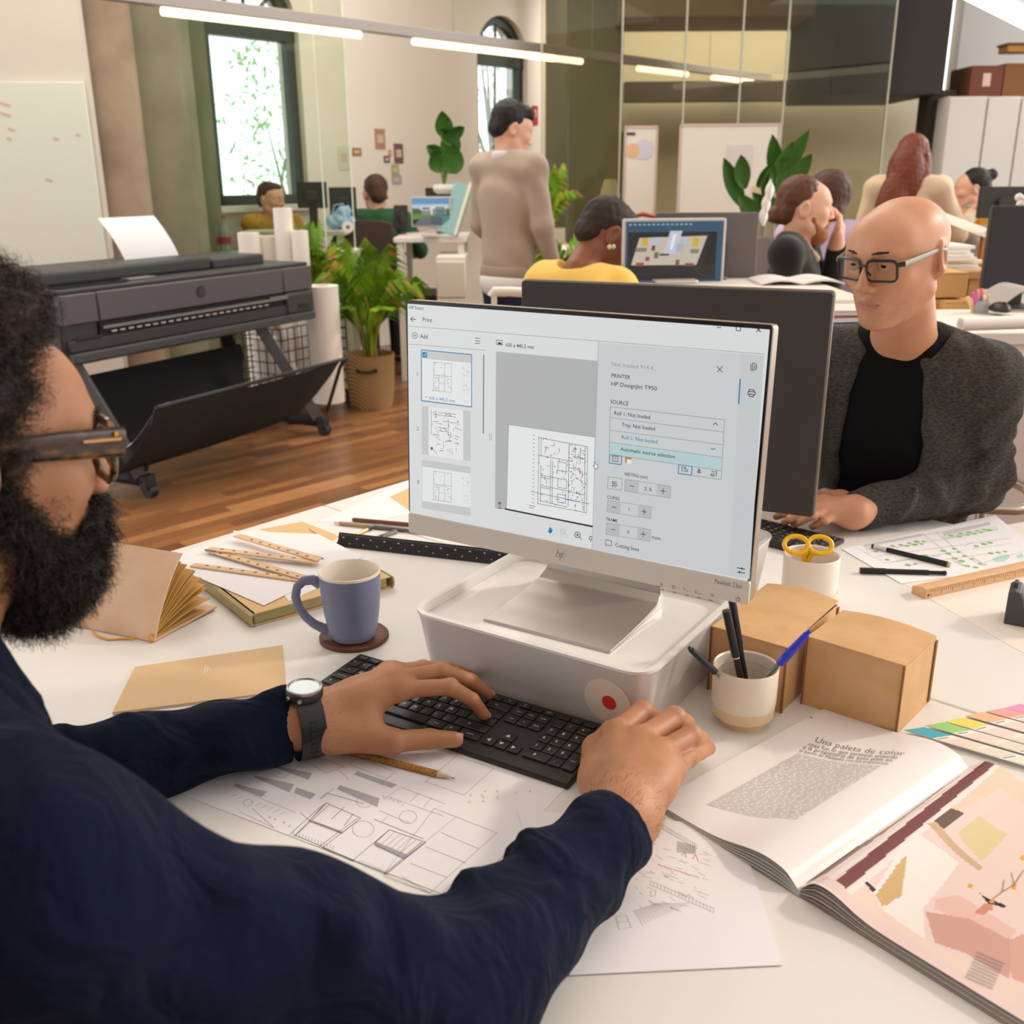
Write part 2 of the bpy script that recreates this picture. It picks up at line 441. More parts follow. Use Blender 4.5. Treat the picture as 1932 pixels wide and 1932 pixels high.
for wi,(a,b,sill) in enumerate(wins):
    root=bpy.data.objects.new('window_%d'%(wi+1),None); COL.objects.link(root); struct(root); root.matrix_world=WW.T(.06)
    root['label']=['tall arched window at left with dark frame, seen through the glass partition','narrow arched window with dark frame beside the red wall sign'][wi]
    fr=MB(); w=.075; c=(a+b)/2; r=(b-a)/2
    fr.b2((a,0,sill),(a+w,.07,SP)); fr.b2((b-w,0,sill),(b,.07,SP)); fr.b2((a,0,sill),(b,.07,sill+w)); fr.b2((a,-.01,SP-.07),(b,.08,SP+.03))
    n=20
    for i in range(n):
        t0=math.pi*i/n; t1=math.pi*(i+1)/n
        vs=[]
        for y in (0,.07):
            for (t,rr) in ((t0,r),(t1,r),(t1,r-w),(t0,r-w)): vs.append((c-rr*math.cos(t),y,SP+rr*math.sin(t)))
        fr.add(vs,[(0,1,2,3),(7,6,5,4),(3,2,6,7),(1,0,4,5)])
    fr.build('window_frame',DARKFR,root,smooth=False)
    for t in (45,90,135):
        g=MB(); t=math.radians(t); g.cyl((c,.035,SP+.02),(c-(r-.03)*math.cos(t),.035,SP+(r-.03)*math.sin(t)),.016,n=6); g.build('fan_bar',DARKFR,root)
    MB().b2((a+w,.03,sill+w),(b-w,.036,SP-.07)).build('pane',WGLASS,root,smooth=False)
    MB().prism([(c-(r-w)*math.cos(math.pi*i/16),SP+.03+(r-w-.02)*math.sin(math.pi*i/16)) for i in range(17)],.03,.036,lambda x,y,z:(x,z,y)).build('fanlight_pane',WGLASS,root,smooth=False)
    if wi==0: MB().b2((a-.05,-.12,sill-.05),(b+.05,.0,sill)).build('window_sill',M('sill','#e8e2d6',.6),root,bevel=.005)
# left beige wall, column and board
WL=Wall(0,250,6.6,8)
s0,_=WL.hit(-160,250); s1,_=WL.hit(176,250)
struct(MB(WL.T(0)).b2((s0-2.5,0,0),(s1,.12,4.2)).build('wall_left',BEIGE,smooth=False))
def prect(x0,y0,x1,y1,Y):
    ym=(y0+y1)/2; xm=(x0+x1)/2
    return at(x0,ym,Y).x,at(x1,ym,Y).x,at(xm,y1,Y).z,at(xm,y0,Y).z
def pbox(mb,x0,y0,x1,y1,Y,dep):
    X0,X1,Z0,Z1=prect(x0,y0,x1,y1,Y); return mb.b2((X0,Y,Z0),(X1,Y+dep,Z1))
_,zt=WL.hit(80,155)
wb=thing('glass_board','large pale writing board with faint red marks on the wall behind the printer','board',WL.T(-.03).translation,WL.a)
MB().b2((s0-1,0,.45),(s1-.01,.02,zt)).build('board_sheet',M('frosted_board','#e4e6d6',.25,coat=.4),wb,bevel=.004)
for (px,py,l) in ((5,195,30),(8,215,26),(25,245,12),(20,262,8),(108,262,10),(150,255,8),(95,340,12)):
    s,z=WL.hit(px,py); MB().box((s,-.0015,z),(l*.0035,.001,.016),Matrix.Rotation(.3,3,'Y')).build('marker_scribble',M('faint_red','#d9bcae',.6),wb)
# columns
col=MB(); X0,X1,_,_=prect(163,100,348,400,7.0)
struct(tag(MB().b2((at(176,250,6.85).x,6.85,0),(at(262,250,6.85).x,7.5,4.2)).build('trim_1',M('taupe_column','#b5a18a',.8,bump=(12,.2,.01),noise=(3,'#a08c76',.4,.65)),smooth=False),'taupe plastered column face behind the printer'))
struct(tag(MB().b2((at(262,250,6.95).x,6.95,0),(at(352,250,6.95).x,7.6,4.2)).build('trim_2',M('olive_column','#8d8b70',.7,noise=(2.5,'#7c7a60',.4,.65)),smooth=False),'olive column behind the glass partition'))
struct(tag(MB().b2((at(352,250,7.5).x,7.5,0),(at(388,250,7.5).x,7.7,at(370,222,7.5).z+1.2)).build('trim_3',M('pale_post','#dcdccb',.7),smooth=False),'pale post beside the left window'))
sp=thing('wall_speaker','black loudspeaker hung high on the pale post beside the left window','loudspeaker',at(338,60,7.35))
MB().box((0,0,0),(.13,.2,.34)).build('cabinet',M('speaker_black','#2c322f',.6),sp,bevel=.01); MB().cyl((0,-.1,-.06),(0,-.106,-.06),.045,n=20).build('woofer',M('speaker_cone','#15181a',.5),sp); MB().cyl((0,-.1,.09),(0,-.106,.09),.022,n=16).build('tweeter',M('speaker_cone'),sp)
lmp=thing('wall_lamp','glowing white box lamp on the pale post by the left window','lamp',at(356,195,7.4))
MB().box((0,0,0),(.15,.08,.22)).build('diffuser',M('lamp_glow','#fffdf2',.5,emit=2.2),lmp,bevel=.03,seg=3); MB().box((0,.05,0),(.1,.03,.12)).build('bracket',M('lamp_bracket','#d8d8d0',.5),lmp)
# left glass partition
WG=Wall(480,300,7.25,4)
gp=thing('glass_partition','frameless clear glass partition with door and round lock behind the printer','glass partition',WG.T(0).translation,WG.a)
def gx(px,py=300): return WG.hit(px,py)[0]
xs=[gx(334),gx(606),gx(661)]
MB().b2((xs[0],0,.01),(xs[1]-.004,.01,3.6)).build('pane',GLASS,gp,smooth=False); MB().b2((xs[1]+.004,0,.01),(xs[2],.01,3.6)).build('door_pane',GLASS,gp,smooth=False)
for x in (xs[0],xs[1],xs[2]): MB().b2((x-.004,-.002,.01),(x+.004,.012,3.6)).build('pane_edge',M('pane_edge_bright','#dfe9da',.2,spec=.8),gp,smooth=False)
s,z=WG.hit(657,428); lk=MB().cyl((s,-.03,z),(s,-.008,z),.04,n=24).build('lock',M('lock_steel','#e8e6da',.35,metal=.3),gp); MB().cyl((s,-.034,z),(s,-.03,z),.012,n=12).build('keyhole',M('dark_slot','#3a3a34',.5),lk)
# right meeting room: walls, dark beam, glass
OL=M('meeting_wall','#b5ab92',.8); DK=M('beam_dark','#2b2721',.7)
struct(MB().b2((at(1000,200,11.2).x,11.2,0),(at(1760,200,11.2).x,11.35,4.6)).build('wall_back',OL,smooth=False))
struct(MB().b2((at(1000,200,11.2).x,9.0,3.35),(at(1760,200,11.2).x,11.35,3.5)).build('trim_11',M('meeting_ceiling','#6d6454',.8),smooth=False))  # unseen dark ceiling, put in to keep the meeting room darker
mb=MB(); pbox(mb,1076,-400,1178,460,9.6,.5); struct(tag(mb.build('trim_4',M('dark_olive_pillar','#74725a',.6),smooth=False),'dark olive pillar inside the meeting room'))
mb=MB(); pbox(mb,1030,-300,1078,430,10.4,.1); struct(tag(mb.build('trim_5',M('grey_curtain','#8f8a78',.9),smooth=False),'grey curtain strip inside the meeting room'))
mb=MB(); pbox(mb,1585,-320,1808,178,8.45,1.3); struct(tag(mb.build('trim_6',DK,smooth=False),'dark soffit box beside the white cabinets'))
mb=MB(); pbox(mb,1180,-350,1660,30,9.0,.9); struct(tag(mb.build('trim_7',M('duct_brown','#8a7b6b',.7),smooth=False),'brown ceiling beam over the meeting room'))
mb=MB(); pbox(mb,1180,152,1700,190,10.8,.2); struct(tag(mb.build('trim_8',M('meeting_band','#463c30',.7),smooth=False),'dark brown band across the meeting room wall'))
mb=MB(); pbox(mb,1731,170,1757,560,8.6,.2); struct(tag(mb.build('trim_9',M('door_post','#2b261f',.7),smooth=False),'dark door post behind the standing woman'))
mb=MB(); pbox(mb,1757,170,1782,560,8.7,.1); struct(tag(mb.build('trim_10',M('door_leaf_grey','#6e6655',.7),smooth=False),'grey door edge beside the white cabinets'))
mb=MB(); pbox(mb,1800,-300,2300,640,9.3,.2); struct(mb.build('wall_right',M('wall_right_white','#c9c6c0',.85),smooth=False))
WR=Wall(1350,300,8.3,2)
gr=thing('glass_meeting_room','tall grey-green glass panels of the meeting room behind the whiteboards','glass partition',WR.T(0).translation,WR.a)
xr=[WR.hit(p,250)[0] for p in (1022,1170,1287,1391,1474,1668)]
for i in range(5): MB().b2((xr[i]+.004,0,.01),(xr[i+1]-.004,.012,4.0)).build('pane',GREYGLASS,gr,smooth=False)
for i,x in enumerate(xr): MB().b2((x-.006,-.003,.01),(x+.006,.014,4.0)).build('pane_edge',M('pane_edge_pale','#b9b7a4',.3),gr,smooth=False)
# things inside / in front of the meeting room
def board(x0,y0,x1,y1,Y,label,scr=None,rz=0):
    X0,X1,Z0,Z1=prect(x0,y0,x1,y1,Y); w=X1-X0; hh=Z1-Z0
    t=thing('whiteboard',label,'whiteboard',((X0+X1)/2,Y,Z0),rz)
    MB().b2((-w/2,0,0),(w/2,.02,hh)).build('writing_surface',M('board_white','#ded6ca',.3,coat=.3),t,bevel=.004)
    f=MB()
    for (a,b) in (((-w/2-.01,-.006,-.01),(w/2+.01,.024,.006)),((-w/2-.01,-.006,hh-.006),(w/2+.01,.024,hh+.01)),((-w/2-.012,-.006,0),(-w/2,.024,hh)),((w/2,-.006,0),(w/2+.012,.024,hh))): f.b2(a,b)
    f.build('rim',M('board_rim','#c9b3a4',.5),t)
    for sx in (-1,1): MB().cyl((sx*w*.42,.012,0),(sx*w*.42,.012,-Z0),.014,n=8).build('leg',M('board_leg','#8b8b85',.4,metal=.6),t)
    return t,w,hh
t,w,hh=board(1180,240,1236,412,7.7,'narrow whiteboard with coloured sticker scribbles near the pillar')
g=MB()
for (x,z,a,b,c) in ((-.08,hh*.93,.07,.02,0),): g.box((x,-.003,z),(a,.002,b))
g.build('marker_line',M('ink_black','#3a3a44',.6),t)
MB().cyl((-.06,-.004,hh*.75),(-.06,0,hh*.75),.05,n=20).build('sticker_ring',M('pale_orange','#dcb08a',.6),t); MB().cyl((.02,-.003,hh*.76),(.02,0,hh*.76),.075,n=9).build('sticker_cloud',M('pale_lilac','#c9c6d2',.6),t)
t,w,hh=board(1283,236,1464,404,7.6,'wide whiteboard with sheets pinned on it behind the grey monitor')
MB().b2((-w*.02,-.005,hh*.42),(w*.24,0,hh*.78)).build('pinned_sheet',M('sheet_grey','#cfc8c2',.7),t); MB().b2((w*.27,-.006,hh*.1),(w*.38,0,hh*.32)).build('pinned_note',M('note_tan','#cdb88f',.7),t)
mb=MB(); sh=thing('shelf_rack','dark metal shelf rack standing inside the meeting room','shelf',at(1140,420,10.2)); X0,X1,Z0,Z1=prect(1110,250,1168,520,10.2); w=X1-X0
for sx in (-w/2,w/2):
    for y in (0,.3): MB().b2((sx-.012,y-.012,-1),(sx+.012,y+.012,Z1-at(1140,420,10.2).z)).build('upright',M('rack_metal','#4a4739',.6),sh)
for z in (-.3,.1,.5,.9): MB().b2((-w/2,0,z),(w/2,.3,z+.02)).build('shelf_board',M('rack_metal'),sh)
tl=thing('table_lamp','small table lamp with a pale conical shade inside the meeting room','lamp',at(1150,400,9.0)); MB().lathe([(.09,.13),(.05,.27),(.045,.27),(.085,.13)],20,close=True).build('lamp_shade',M('shade_pale','#c6bd9c',.8),tl); MB().lathe([(.05,0),(.05,.01),(.008,.02),(.008,.2),(0,.2)],12).build('lamp_stem',M('rack_metal'),tl)
# pendant linear lamps
LZ=2.35; a=onz(330,16,LZ); b=onz(1520,163,LZ); d=(b-a); L=d.length
pd=thing('pendant_lamp','long grey linear pendant lamp with glowing tubes crossing the room','lamp',a,math.atan2(d.y,d.x))
MB().b2((-2.0,-.03,.0),(L,.03,.07)).build('channel',M('lamp_channel','#a39b95',.5),pd,bevel=.006)
def lx(px,py): 
    P=onz(px,py,LZ); return (P-a).dot(d.normalized())
GL=M('tube_glow','#fff2cf',.4,emit=1.6)
for (p0,q0,p1,q1) in ((300,14,660,62),(735,78,1010,108),(1022,96,1085,112),(1182,126,1266,138),(1312,144,1404,152),(1418,154,1486,160)):
    s0=lx(p0,q0); s1=lx(p1,q1); MB().cyl((s0,0,-.022),(s1,0,-.022),.024,n=12).build('light_tube',GL,pd)
for s in (.6,2.2,3.8,5.6): MB().cyl((s,0,.07),(s,0,1.2),.004,n=6).build('suspension_wire',M('wire_grey','#8a8880',.5),pd)
a=onz(1838,-6,2.3); b=onz(1945,50,2.3); d=b-a
p2=thing('ceiling_panel_lamp','bright white lamp bar at the top right corner above the cabinets','lamp',a-d*.5,math.atan2(d.y,d.x)); MB().b2((0,-.07,0),(d.length*2.5,.07,.05)).build('diffuser',M('panel_glow','#fff6e4',.4,emit=2.0),p2,bevel=.005); MB().b2((-.01,-.08,.05),(d.length*2.5+.01,.08,.07)).build('housing',M('lamp_channel'),p2)
# white cabinets and boxes on top
CW=M('cabinet_white','#cfccc4',.55); CY=8.4
for k,(x0,x1) in enumerate(((1774,1846),(1846,1908),(1908,1985))):
    X0,X1,Z0,Z1=prect(x0,182,x1,440,CY)
    c=thing('tall_cabinet',['tall white cabinet beside the dark door, leftmost of the three','tall white cabinet, middle one of the row at right','tall white cabinet at the right edge of the picture'][k],'cabinet',((X0+X1)/2,CY,0),0,'white cabinets'); w=X1-X0
    MB().b2((-w/2,0,0),(w/2,.5,Z1)).build('body',CW,c,bevel=.003); MB().b2((-w/2+.008,-.02,.06),(w/2-.008,0,Z1-.01)).build('door',CW,c,bevel=.004); MB().b2((w/2-.05,-.035,1.0),(w/2-.035,-.02,1.12)).build('handle',M('handle_grey','#9a9a94',.4,metal=.5),c)
ZC=Z1
def carton(x0,y0,x1,y1,Y,dep,label,hx,rz=0,z=None,tape=None,name='cardboard_box'):
    X0,X1,Z0,Z1=prect(x0,y0,x1,y1,Y); w=X1-X0
    if z is not None: Z1=z+(Z1-Z0); Z0=z
    c=thing(name,label,'box',((X0+X1)/2,Y+dep/2,Z0),rz); hh=Z1-Z0; m=M('carton_'+hx,hx,.8,bump=(80,.1,.002))
    MB().b2((-w/2,-dep/2,0),(w/2,dep/2,hh-.012)).build('body',m,c,bevel=.004)
    for sx in (-1,1): MB().b2((min(0,sx*w/2)+.002,-dep/2,hh-.012),(max(0,sx*w/2)-.002,dep/2,hh-.004)).build('flap',m,c,bevel=.002)
    if tape: MB().b2((-.03,-dep/2-.002,hh*.35),(.03,-dep/2,hh*.75)).build('paper_label',M('label_pale','#d8b8a8',.7),c)
    return c
carton(1832,112,1893,174,8.5,.4,'reddish brown storage box with a pale label on the white cabinets','#6f3f2c',z=ZC,tape=1)
carton(1895,108,1960,174,8.5,.4,'ochre brown storage box at right on the white cabinets','#7d5330',z=ZC)
g=thing('wooden_crate','dark yellow toy-like crate lying on the ochre storage box','crate',(at(1925,100,8.6).x,8.65,ZC+.335)); MB().b2((-.12,-.08,0),(.12,.08,.07)).build('body',M('crate_ochre','#a87a2e',.7),g,bevel=.006); MB().b2((-.13,-.09,.05),(.13,.09,.065)).build('rim',M('crate_dark','#4a3920',.7),g)
# trees outside the windows
def leaf_mat(name,hx):
    m=bpy.data.materials.new(name); m.use_nodes=True; nt=m.node_tree; nt.nodes.clear(); o=nt.nodes.new('ShaderNodeOutputMaterial'); mx=nt.nodes.new('ShaderNodeMixShader'); a=nt.nodes.new('ShaderNodeBsdfDiffuse'); b=nt.nodes.new('ShaderNodeBsdfTranslucent')
    a.inputs[0].default_value=lin(hx); b.inputs[0].default_value=lin(hx); mx.inputs[0].default_value=.55; nt.links.new(a.outputs[0],mx.inputs[1]); nt.links.new(b.outputs[0],mx.inputs[2]); nt.links.new(mx.outputs[0],o.inputs[0]); return m
LEAF=leaf_mat('leaf_outside','#b4d09a'); LEAF2=leaf_mat('leaf_outside_pale','#bcd2a8'); BARK=M('bark','#a39c8c',.9)
def tree(px,Y,z,h,rad,n,label,mat,seed):
    rnd=random.Random(seed); P=at(px,200,Y); t=thing('tree',label,'tree',(P.x,P.y,0),group=None)
    tr=MB().tube([(0,0,0),(.05,0,z*.5),(-.03,.02,z)],[.12,.09,.05],8); 
    for k in range(9):
        a=rnd.uniform(0,6.28); r=rnd.uniform(.4,1)*rad; tr.tube([(0,0,z*rnd.uniform(.5,.95)),(r*.5*math.cos(a),r*.5*math.sin(a),z+rnd.uniform(-.2,.5)*h*.5),(r*math.cos(a),r*math.sin(a),z+rnd.uniform(0,.9)*h)],[.04,.025,.008],5)
    tr.build('trunk',BARK,t)
    fo=MB()
    for k in range(n):
        a=rnd.uniform(0,6.28); q=rnd.random()**.5; zz=rnd.uniform(-1,1); r=rad*q*math.sqrt(max(1-zz*zz,0)); c=Vector((r*math.cos(a),r*math.sin(a),z+h*.4+zz*h*.6))
        R=Euler((rnd.uniform(0,3),rnd.uniform(0,3),rnd.uniform(0,3))).to_matrix(); l=rnd.uniform(.03,.07)
        fo.add([c+R@Vector(p) for p in ((-l,0,0),(0,-l*.4,.01),(l,0,0),(0,l*.4,.01))],[(0,1,2,3)])
    fo.build('foliage',mat,t,smooth=False)['kind']='stuff'
tree(545,14.5,1.2,2.2,1.0,900,'leafy green tree outside the left arched window',LEAF,1)
tree(930,16,2.0,2.6,1.1,700,'thin leafed tree outside the narrow arched window',LEAF2,2)
# ================================================================ PRINTER
BLK=M('printer_black','#3d3d3c',.5,bump=(300,.05,.0005)); PGREY=M('printer_grey','#5e585a',.45,bump=(400,.06,.0005)); BLK2=M('printer_dark','#262626',.5); SLV=M('printer_silver','#8e8d8b',.35,metal=.5); STAND=M('stand_grey','#6c6c6e',.4,metal=.3); CLOTH=M('bin_cloth','#262626',.9,bump=(500,.3,.0006))
pr=thing('large_format_printer','wide charcoal large-format plotter printer on a wheeled stand','printer',(-1.489,5.199,0),math.radians(62.5))
F=.06; XL,XR=-.93,.80
MB().b2((XL,F,.66),(XR,.62,.94)).build('body',BLK,pr,bevel=.012)
for x0,x1 in ((XL,-.735),(-.729,.545),(.551,XR)): MB().b2((x0,F-.025,.825),(x1,F+.02,.955)).build('front_panel',PGREY,pr,bevel=.006)
MB().b2((XL,F+.0,.955),(XR,.6,.975)).build('top_cover',BLK,pr,bevel=.006)
MB().b2((XL-.02,F+.16,.97),(.20,.6,1.045)).build('roll_lid',BLK,pr,bevel=.02); MB().b2((.21,F+.16,.97),(.62,.6,1.03)).build('side_lid',BLK,pr,bevel=.015)
MB().b2((-.45,F+.07,.976),(-.28,F+.13,.985)).build('control_strip',SLV,pr,bevel=.002); MB().b2((XL+.05,F+.03,.976),(-.5,F+.10,.98)).build('touch_panel',M('gloss_black','#1b1b1d',.12),pr)
MB().b2((-.73,F-.012,.755),(.62,F+.01,.82)).build('output_slot',M('slot_black','#151515',.6),pr); MB().b2((-.72,F-.03,.79),(.58,F-.012,.802)).build('cutter_rail',SLV,pr)
tk=MB()
for i in range(22): tk.b2((-.68+i*.05,F-.034,.772),(-.652+i*.05,F-.028,.777))
tk.build('scale_marks',M('scale_white','#d8d0c8',.6),pr)
MB().b2((XL+.02,F-.02,.70),(XR,F+.01,.755)).build('lower_panel',BLK,pr,bevel=.008); MB().b2((XL+.02,F-.045,.655),(XR-.01,F+.05,.70)).build('lower_rail',M('rail_grey','#4a4a4a',.5),pr,bevel=.008)
MB().b2((.56,F-.03,.70),(XR,F+.02,.82)).build('side_housing',BLK,pr,bevel=.01); MB().b2((.42,F-.03,.80),(.78,F-.022,.812)).build('silver_trim',SLV,pr)
MB().b2((.66,F-.034,.725),(.75,F-.03,.75)).build('front_port',BLK2,pr); MB().b2((-.87,F-.025,.752),(-.73,F-.02,.766)).build('front_handle',BLK2,pr,bevel=.002)
# round emblem, two slanted strokes with a joined loop
em=MB(); ec=(-.09,F-.027,.893); em.cyl((ec[0],F-.029,ec[2]),(ec[0],F-.025,ec[2]),.030,n=28); lg=em.build('emblem',M('emblem_black','#3a3638',.3),pr)
e=MB(); 
for dx in (-.010,.008): e.box((ec[0]+dx,F-.030,ec[2]+(.006 if dx<0 else -.006)),(.004,.002,.036),Matrix.Rotation(.30,3,'Y'))
e.box((ec[0]-.003,F-.030,ec[2]+.003),(.008,.002,.003)); e.box((ec[0]+.012,F-.030,ec[2]+.004),(.006,.002,.003)); e.build('emblem_letters',PGREY,lg)
# stand
for (x,x2) in ((-.80,-.70),(.46,.64)):
    s=MB(); s.tube([(x-.05,.12,.66),(x2,-.06,.10)],.045,4,up=(1,0,0)); s.build('stand_leg',STAND,pr,bevel=.004)
    fb=MB().tube([(x2,-.10,.08),(x2,.55,.08)],.035,4,up=(1,0,0)).build('foot_bar',BLK2,pr)
    b=MB().tube([(x+.02,.45,.66),(x2+.02,.5,.10)],.05,4,up=(1,0,0)).build('stand_post',BLK2,pr)
    for y in (-.10,.5):
        cs=MB().box((x2,y,.075),(.06,.05,.07)).build('caster_fork',BLK2,pr,bevel=.004); w=MB(); w.cyl((x2-.022,y-.01,.032),(x2+.022,y-.01,.032),.032,n=18); w.build('wheel',M('wheel_dark','#1e2022',.5),cs)
MB().tube([(-.78,.35,.60),(.5,.35,.60)],.018,6).build('cross_bar',BLK2,pr); MB().tube([(-.68,.2,.10),(.62,.2,.10)],.02,6).build('lower_cross_bar',BLK2,pr)
# cloth bin: front sheet hangs from a bar and sweeps back under the printer
prof=[(-.33,.47),(-.30,.40),(-.24,.30),(-.16,.20),(-.05,.14),(.12,.16),(.26,.26),(.34,.42),(.38,.52)]
def binf(u,v):
    x=-.78+1.33*u-(.10*(1-u) if False else 0); i=v*(len(prof)-1); k=min(int(i),len(prof)-2); t=i-k
    y=prof[k][0]*(1-t)+prof[k+1][0]*t; z=prof[k][1]*(1-t)+prof[k+1][1]*t
    xi=(.0 if v<.5 else 0); sh=.30*(1-min(z/.47,1))*(.5-u)*.0
    return (x-.02+ (-.14 if u<.5 else -.30)*(abs(u-.5)*2)*(1-min(z/.47,1))*(1 if u>.5 else -1)*-(1 if u<.5 else -1),y,z-.012*math.sin(math.pi*u)*(1-v))
MB().slab(binf,20,24,.004,(0,.7,.7)).build('cloth_bin',CLOTH,pr)
MB().tube([(-.80,-.33,.475),(.60,-.33,.475)],.010,8).build('bin_bar',BLK2,pr)
for x in (-.80,.58): MB().tube([(x,-.33,.475),(x+.02,-.28,.42),(x+.08,-.12,.14)],.011,8).build('bin_arm',BLK2,pr)
# sheets
ps=thing('printed_sheet','white sheet standing up from the top of the plotter printer','paper',pr.matrix_basis@Vector((.0,.43,1.04)),math.radians(62.5))
MB().slab(lambda u,v:(-.19+.37*u-.06*v+.03*0,.03*v+.06*v*v,.0+.21*v),8,8,.0012,(0,-1,.2)).build('sheet',M('paper_white','#f0eef0',.7),ps)
ps=thing('dropped_drawing','crumpled white drawing lying in the cloth bin of the printer','paper',pr.matrix_basis@Vector((-.72,-.15,.25)),math.radians(62.5))
MB().slab(lambda u,v:(-.04+.24*u,-.12+.22*v,.0+.20*(1-v)**1.3+.02*math.sin(5*u)),8,8,.0012).build('sheet',M('paper_blueish','#dfe2e8',.7),ps)
# ================================================================ ROLL CART
WIRE=M('cart_wire','#3f3f38',.5,metal=.4); PW=M('paper_roll_white','#f3eadf',.8); PW2=M('paper_roll_inner','#d9cfc2',.8)
co=onz(618,775,0); CR=math.radians(62)
ct=thing('wire_cart','black wire grid cart on casters filled with paper rolls','cart',co,CR)
cx0,cx1,cy0,cy1,cz0,cz1=-.42,.22,-.02,.34,.10,.58
def wires(name,f,nu,nv,U,Vv):
    w=MB()
    for i in range(nu+1): w.tube([f(i/nu,0),f(i/nu,1)],.004,5)
    for j in range(nv+1): w.tube([f(0,j/nv),f(1,j/nv)],.004,5)
    return w.build(name,WIRE,ct)
wires('front_grid',lambda u,v:(cx0+(cx1-cx0)*u,cy0,cz0+(cz1-cz0)*v),10,7,0,0); wires('back_grid',lambda u,v:(cx0+(cx1-cx0)*u,cy1,cz0+(cz1-cz0)*v),10,7,0,0)
wires('end_grid',lambda u,v:(cx1,cy0+(cy1-cy0)*u,cz0+(cz1-cz0)*v),6,7,0,0); wires('end_grid',lambda u,v:(cx0,cy0+(cy1-cy0)*u,cz0+(cz1-cz0)*v),6,7,0,0); wires('base_grid',lambda u,v:(cx0+(cx1-cx0)*u,cy0+(cy1-cy0)*v,cz0),8,5,0,0)
for x in (cx0+.03,cx1-.01):
    for y in (cy0,cy1):
        cf=MB().box((x,y,.085),(.03,.03,.04)).build('caster_fork',BLK2,ct); MB().cyl((x-.014,y,.038),(x+.014,y,.038),.038,n=18).build('wheel',M('wheel_dark'),cf)
def roll(px0,py0,px1,py1,Y,label,tilt=0,zb=None,name='paper_roll'):
    X0,X1,Z0,Z1=prect(px0,py0,px1,py1,Y); r=(X1-X0)/2
    if zb is not None: Z0=zb
    t=thing(name,label,'paper roll',((X0+X1)/2,Y+r,Z0),rot=(0,tilt,0)); h=Z1-Z0
    MB().lathe([(r,0),(r,h),(r*.93,h),(r*.90,h-.004),(r*.86,h-.002),(r*.5,h-.002),(r*.46,h-.02),(r*.46,h-.05),(0,h-.05)],24).build('roll',PW,t)
    MB().lathe([(r*.5,h-.003),(r*.44,h+.002),(r*.40,h-.01)],18).build('core_rim',PW2,t)
roll(578,542,640,780,6.0,'thick short paper roll at the front of the wire cart',zb=.12)
roll(523,393,558,700,6.35,'tallest slim paper roll standing in the wire cart',zb=.12)
roll(556,436,587,700,6.3,'square-edged white roll right of the tallest roll',zb=.12)
roll(452,440,492,640,6.3,'wide white roll leftmost in the wire cart',zb=.12); roll(488,446,524,640,6.42,'cream paper roll between the leftmost and the tallest roll',zb=.12)
roll(548,600,566,735,6.05,'thin paper tube leaning inside the wire cart behind the printer leg',tilt=-.25,zb=.2)
roll(478,640,520,770,6.15,'short wide roll low in the cart behind the printer leg',zb=.12)
# ================================================================ BASKET WITH PALM
def basket_mat():
    m=M('basket_weave','#b08a5c',.85); nt=m.node_tree; b=nt.nodes['Principled BSDF']
    tc=nt.nodes.new('ShaderNodeTexCoord'); w=nt.nodes.new('ShaderNodeTexWave'); w.inputs['Scale'].default_value=26; w.inputs['Distortion'].default_value=.6; w.bands_direction='DIAGONAL'
    r=nt.nodes.new('ShaderNodeValToRGB'); r.color_ramp.elements[0].color=lin('#8a6840'); r.color_ramp.elements[1].color=lin('#c9a473'); bp=nt.nodes.new('ShaderNodeBump'); bp.inputs['Distance'].default_value=.004
    nt.links.new(tc.outputs['Object'],w.inputs['Vector']); nt.links.new(w.outputs['Fac'],r.inputs['Fac']); nt.links.new(r.outputs[0],b.inputs['Base Color']); nt.links.new(w.outputs['Fac'],bp.inputs['Height']); nt.links.new(bp.outputs[0],b.inputs['Normal']); return m
BK=basket_mat(); bo=onz(702,768,0); 
bk=thing('woven_basket','round woven straw basket planter with dark leather handle','basket',bo)
MB().lathe([(.0,.0),(.125,.0),(.14,.03),(.152,.15),(.16,.30),(.163,.355),(.155,.355),(.15,.28),(.13,.05),(0,.04)],40).build('body',BK,bk)
hb=MB().tube([(-.055,-.165,.27),(-.02,-.175,.262),(.02,-.175,.262),(.055,-.165,.27)],.010,8).build('handle',M('leather_dark','#3b2a20',.6),bk)
for x in (-.058,.058): MB().cyl((x,-.150,.27),(x,-.172,.27),.013,n=12).build('handle_stud',M('leather_dark'),hb)
GRN=M('palm_green','#6d9a1d',.45,noise=(9,'#a3b21e',.45,.75)); GRN2=M('palm_dark','#4f7d18',.45,noise=(9,'#86a31f',.5,.8)); TIP=M('palm_tip','#c98a4a',.6)
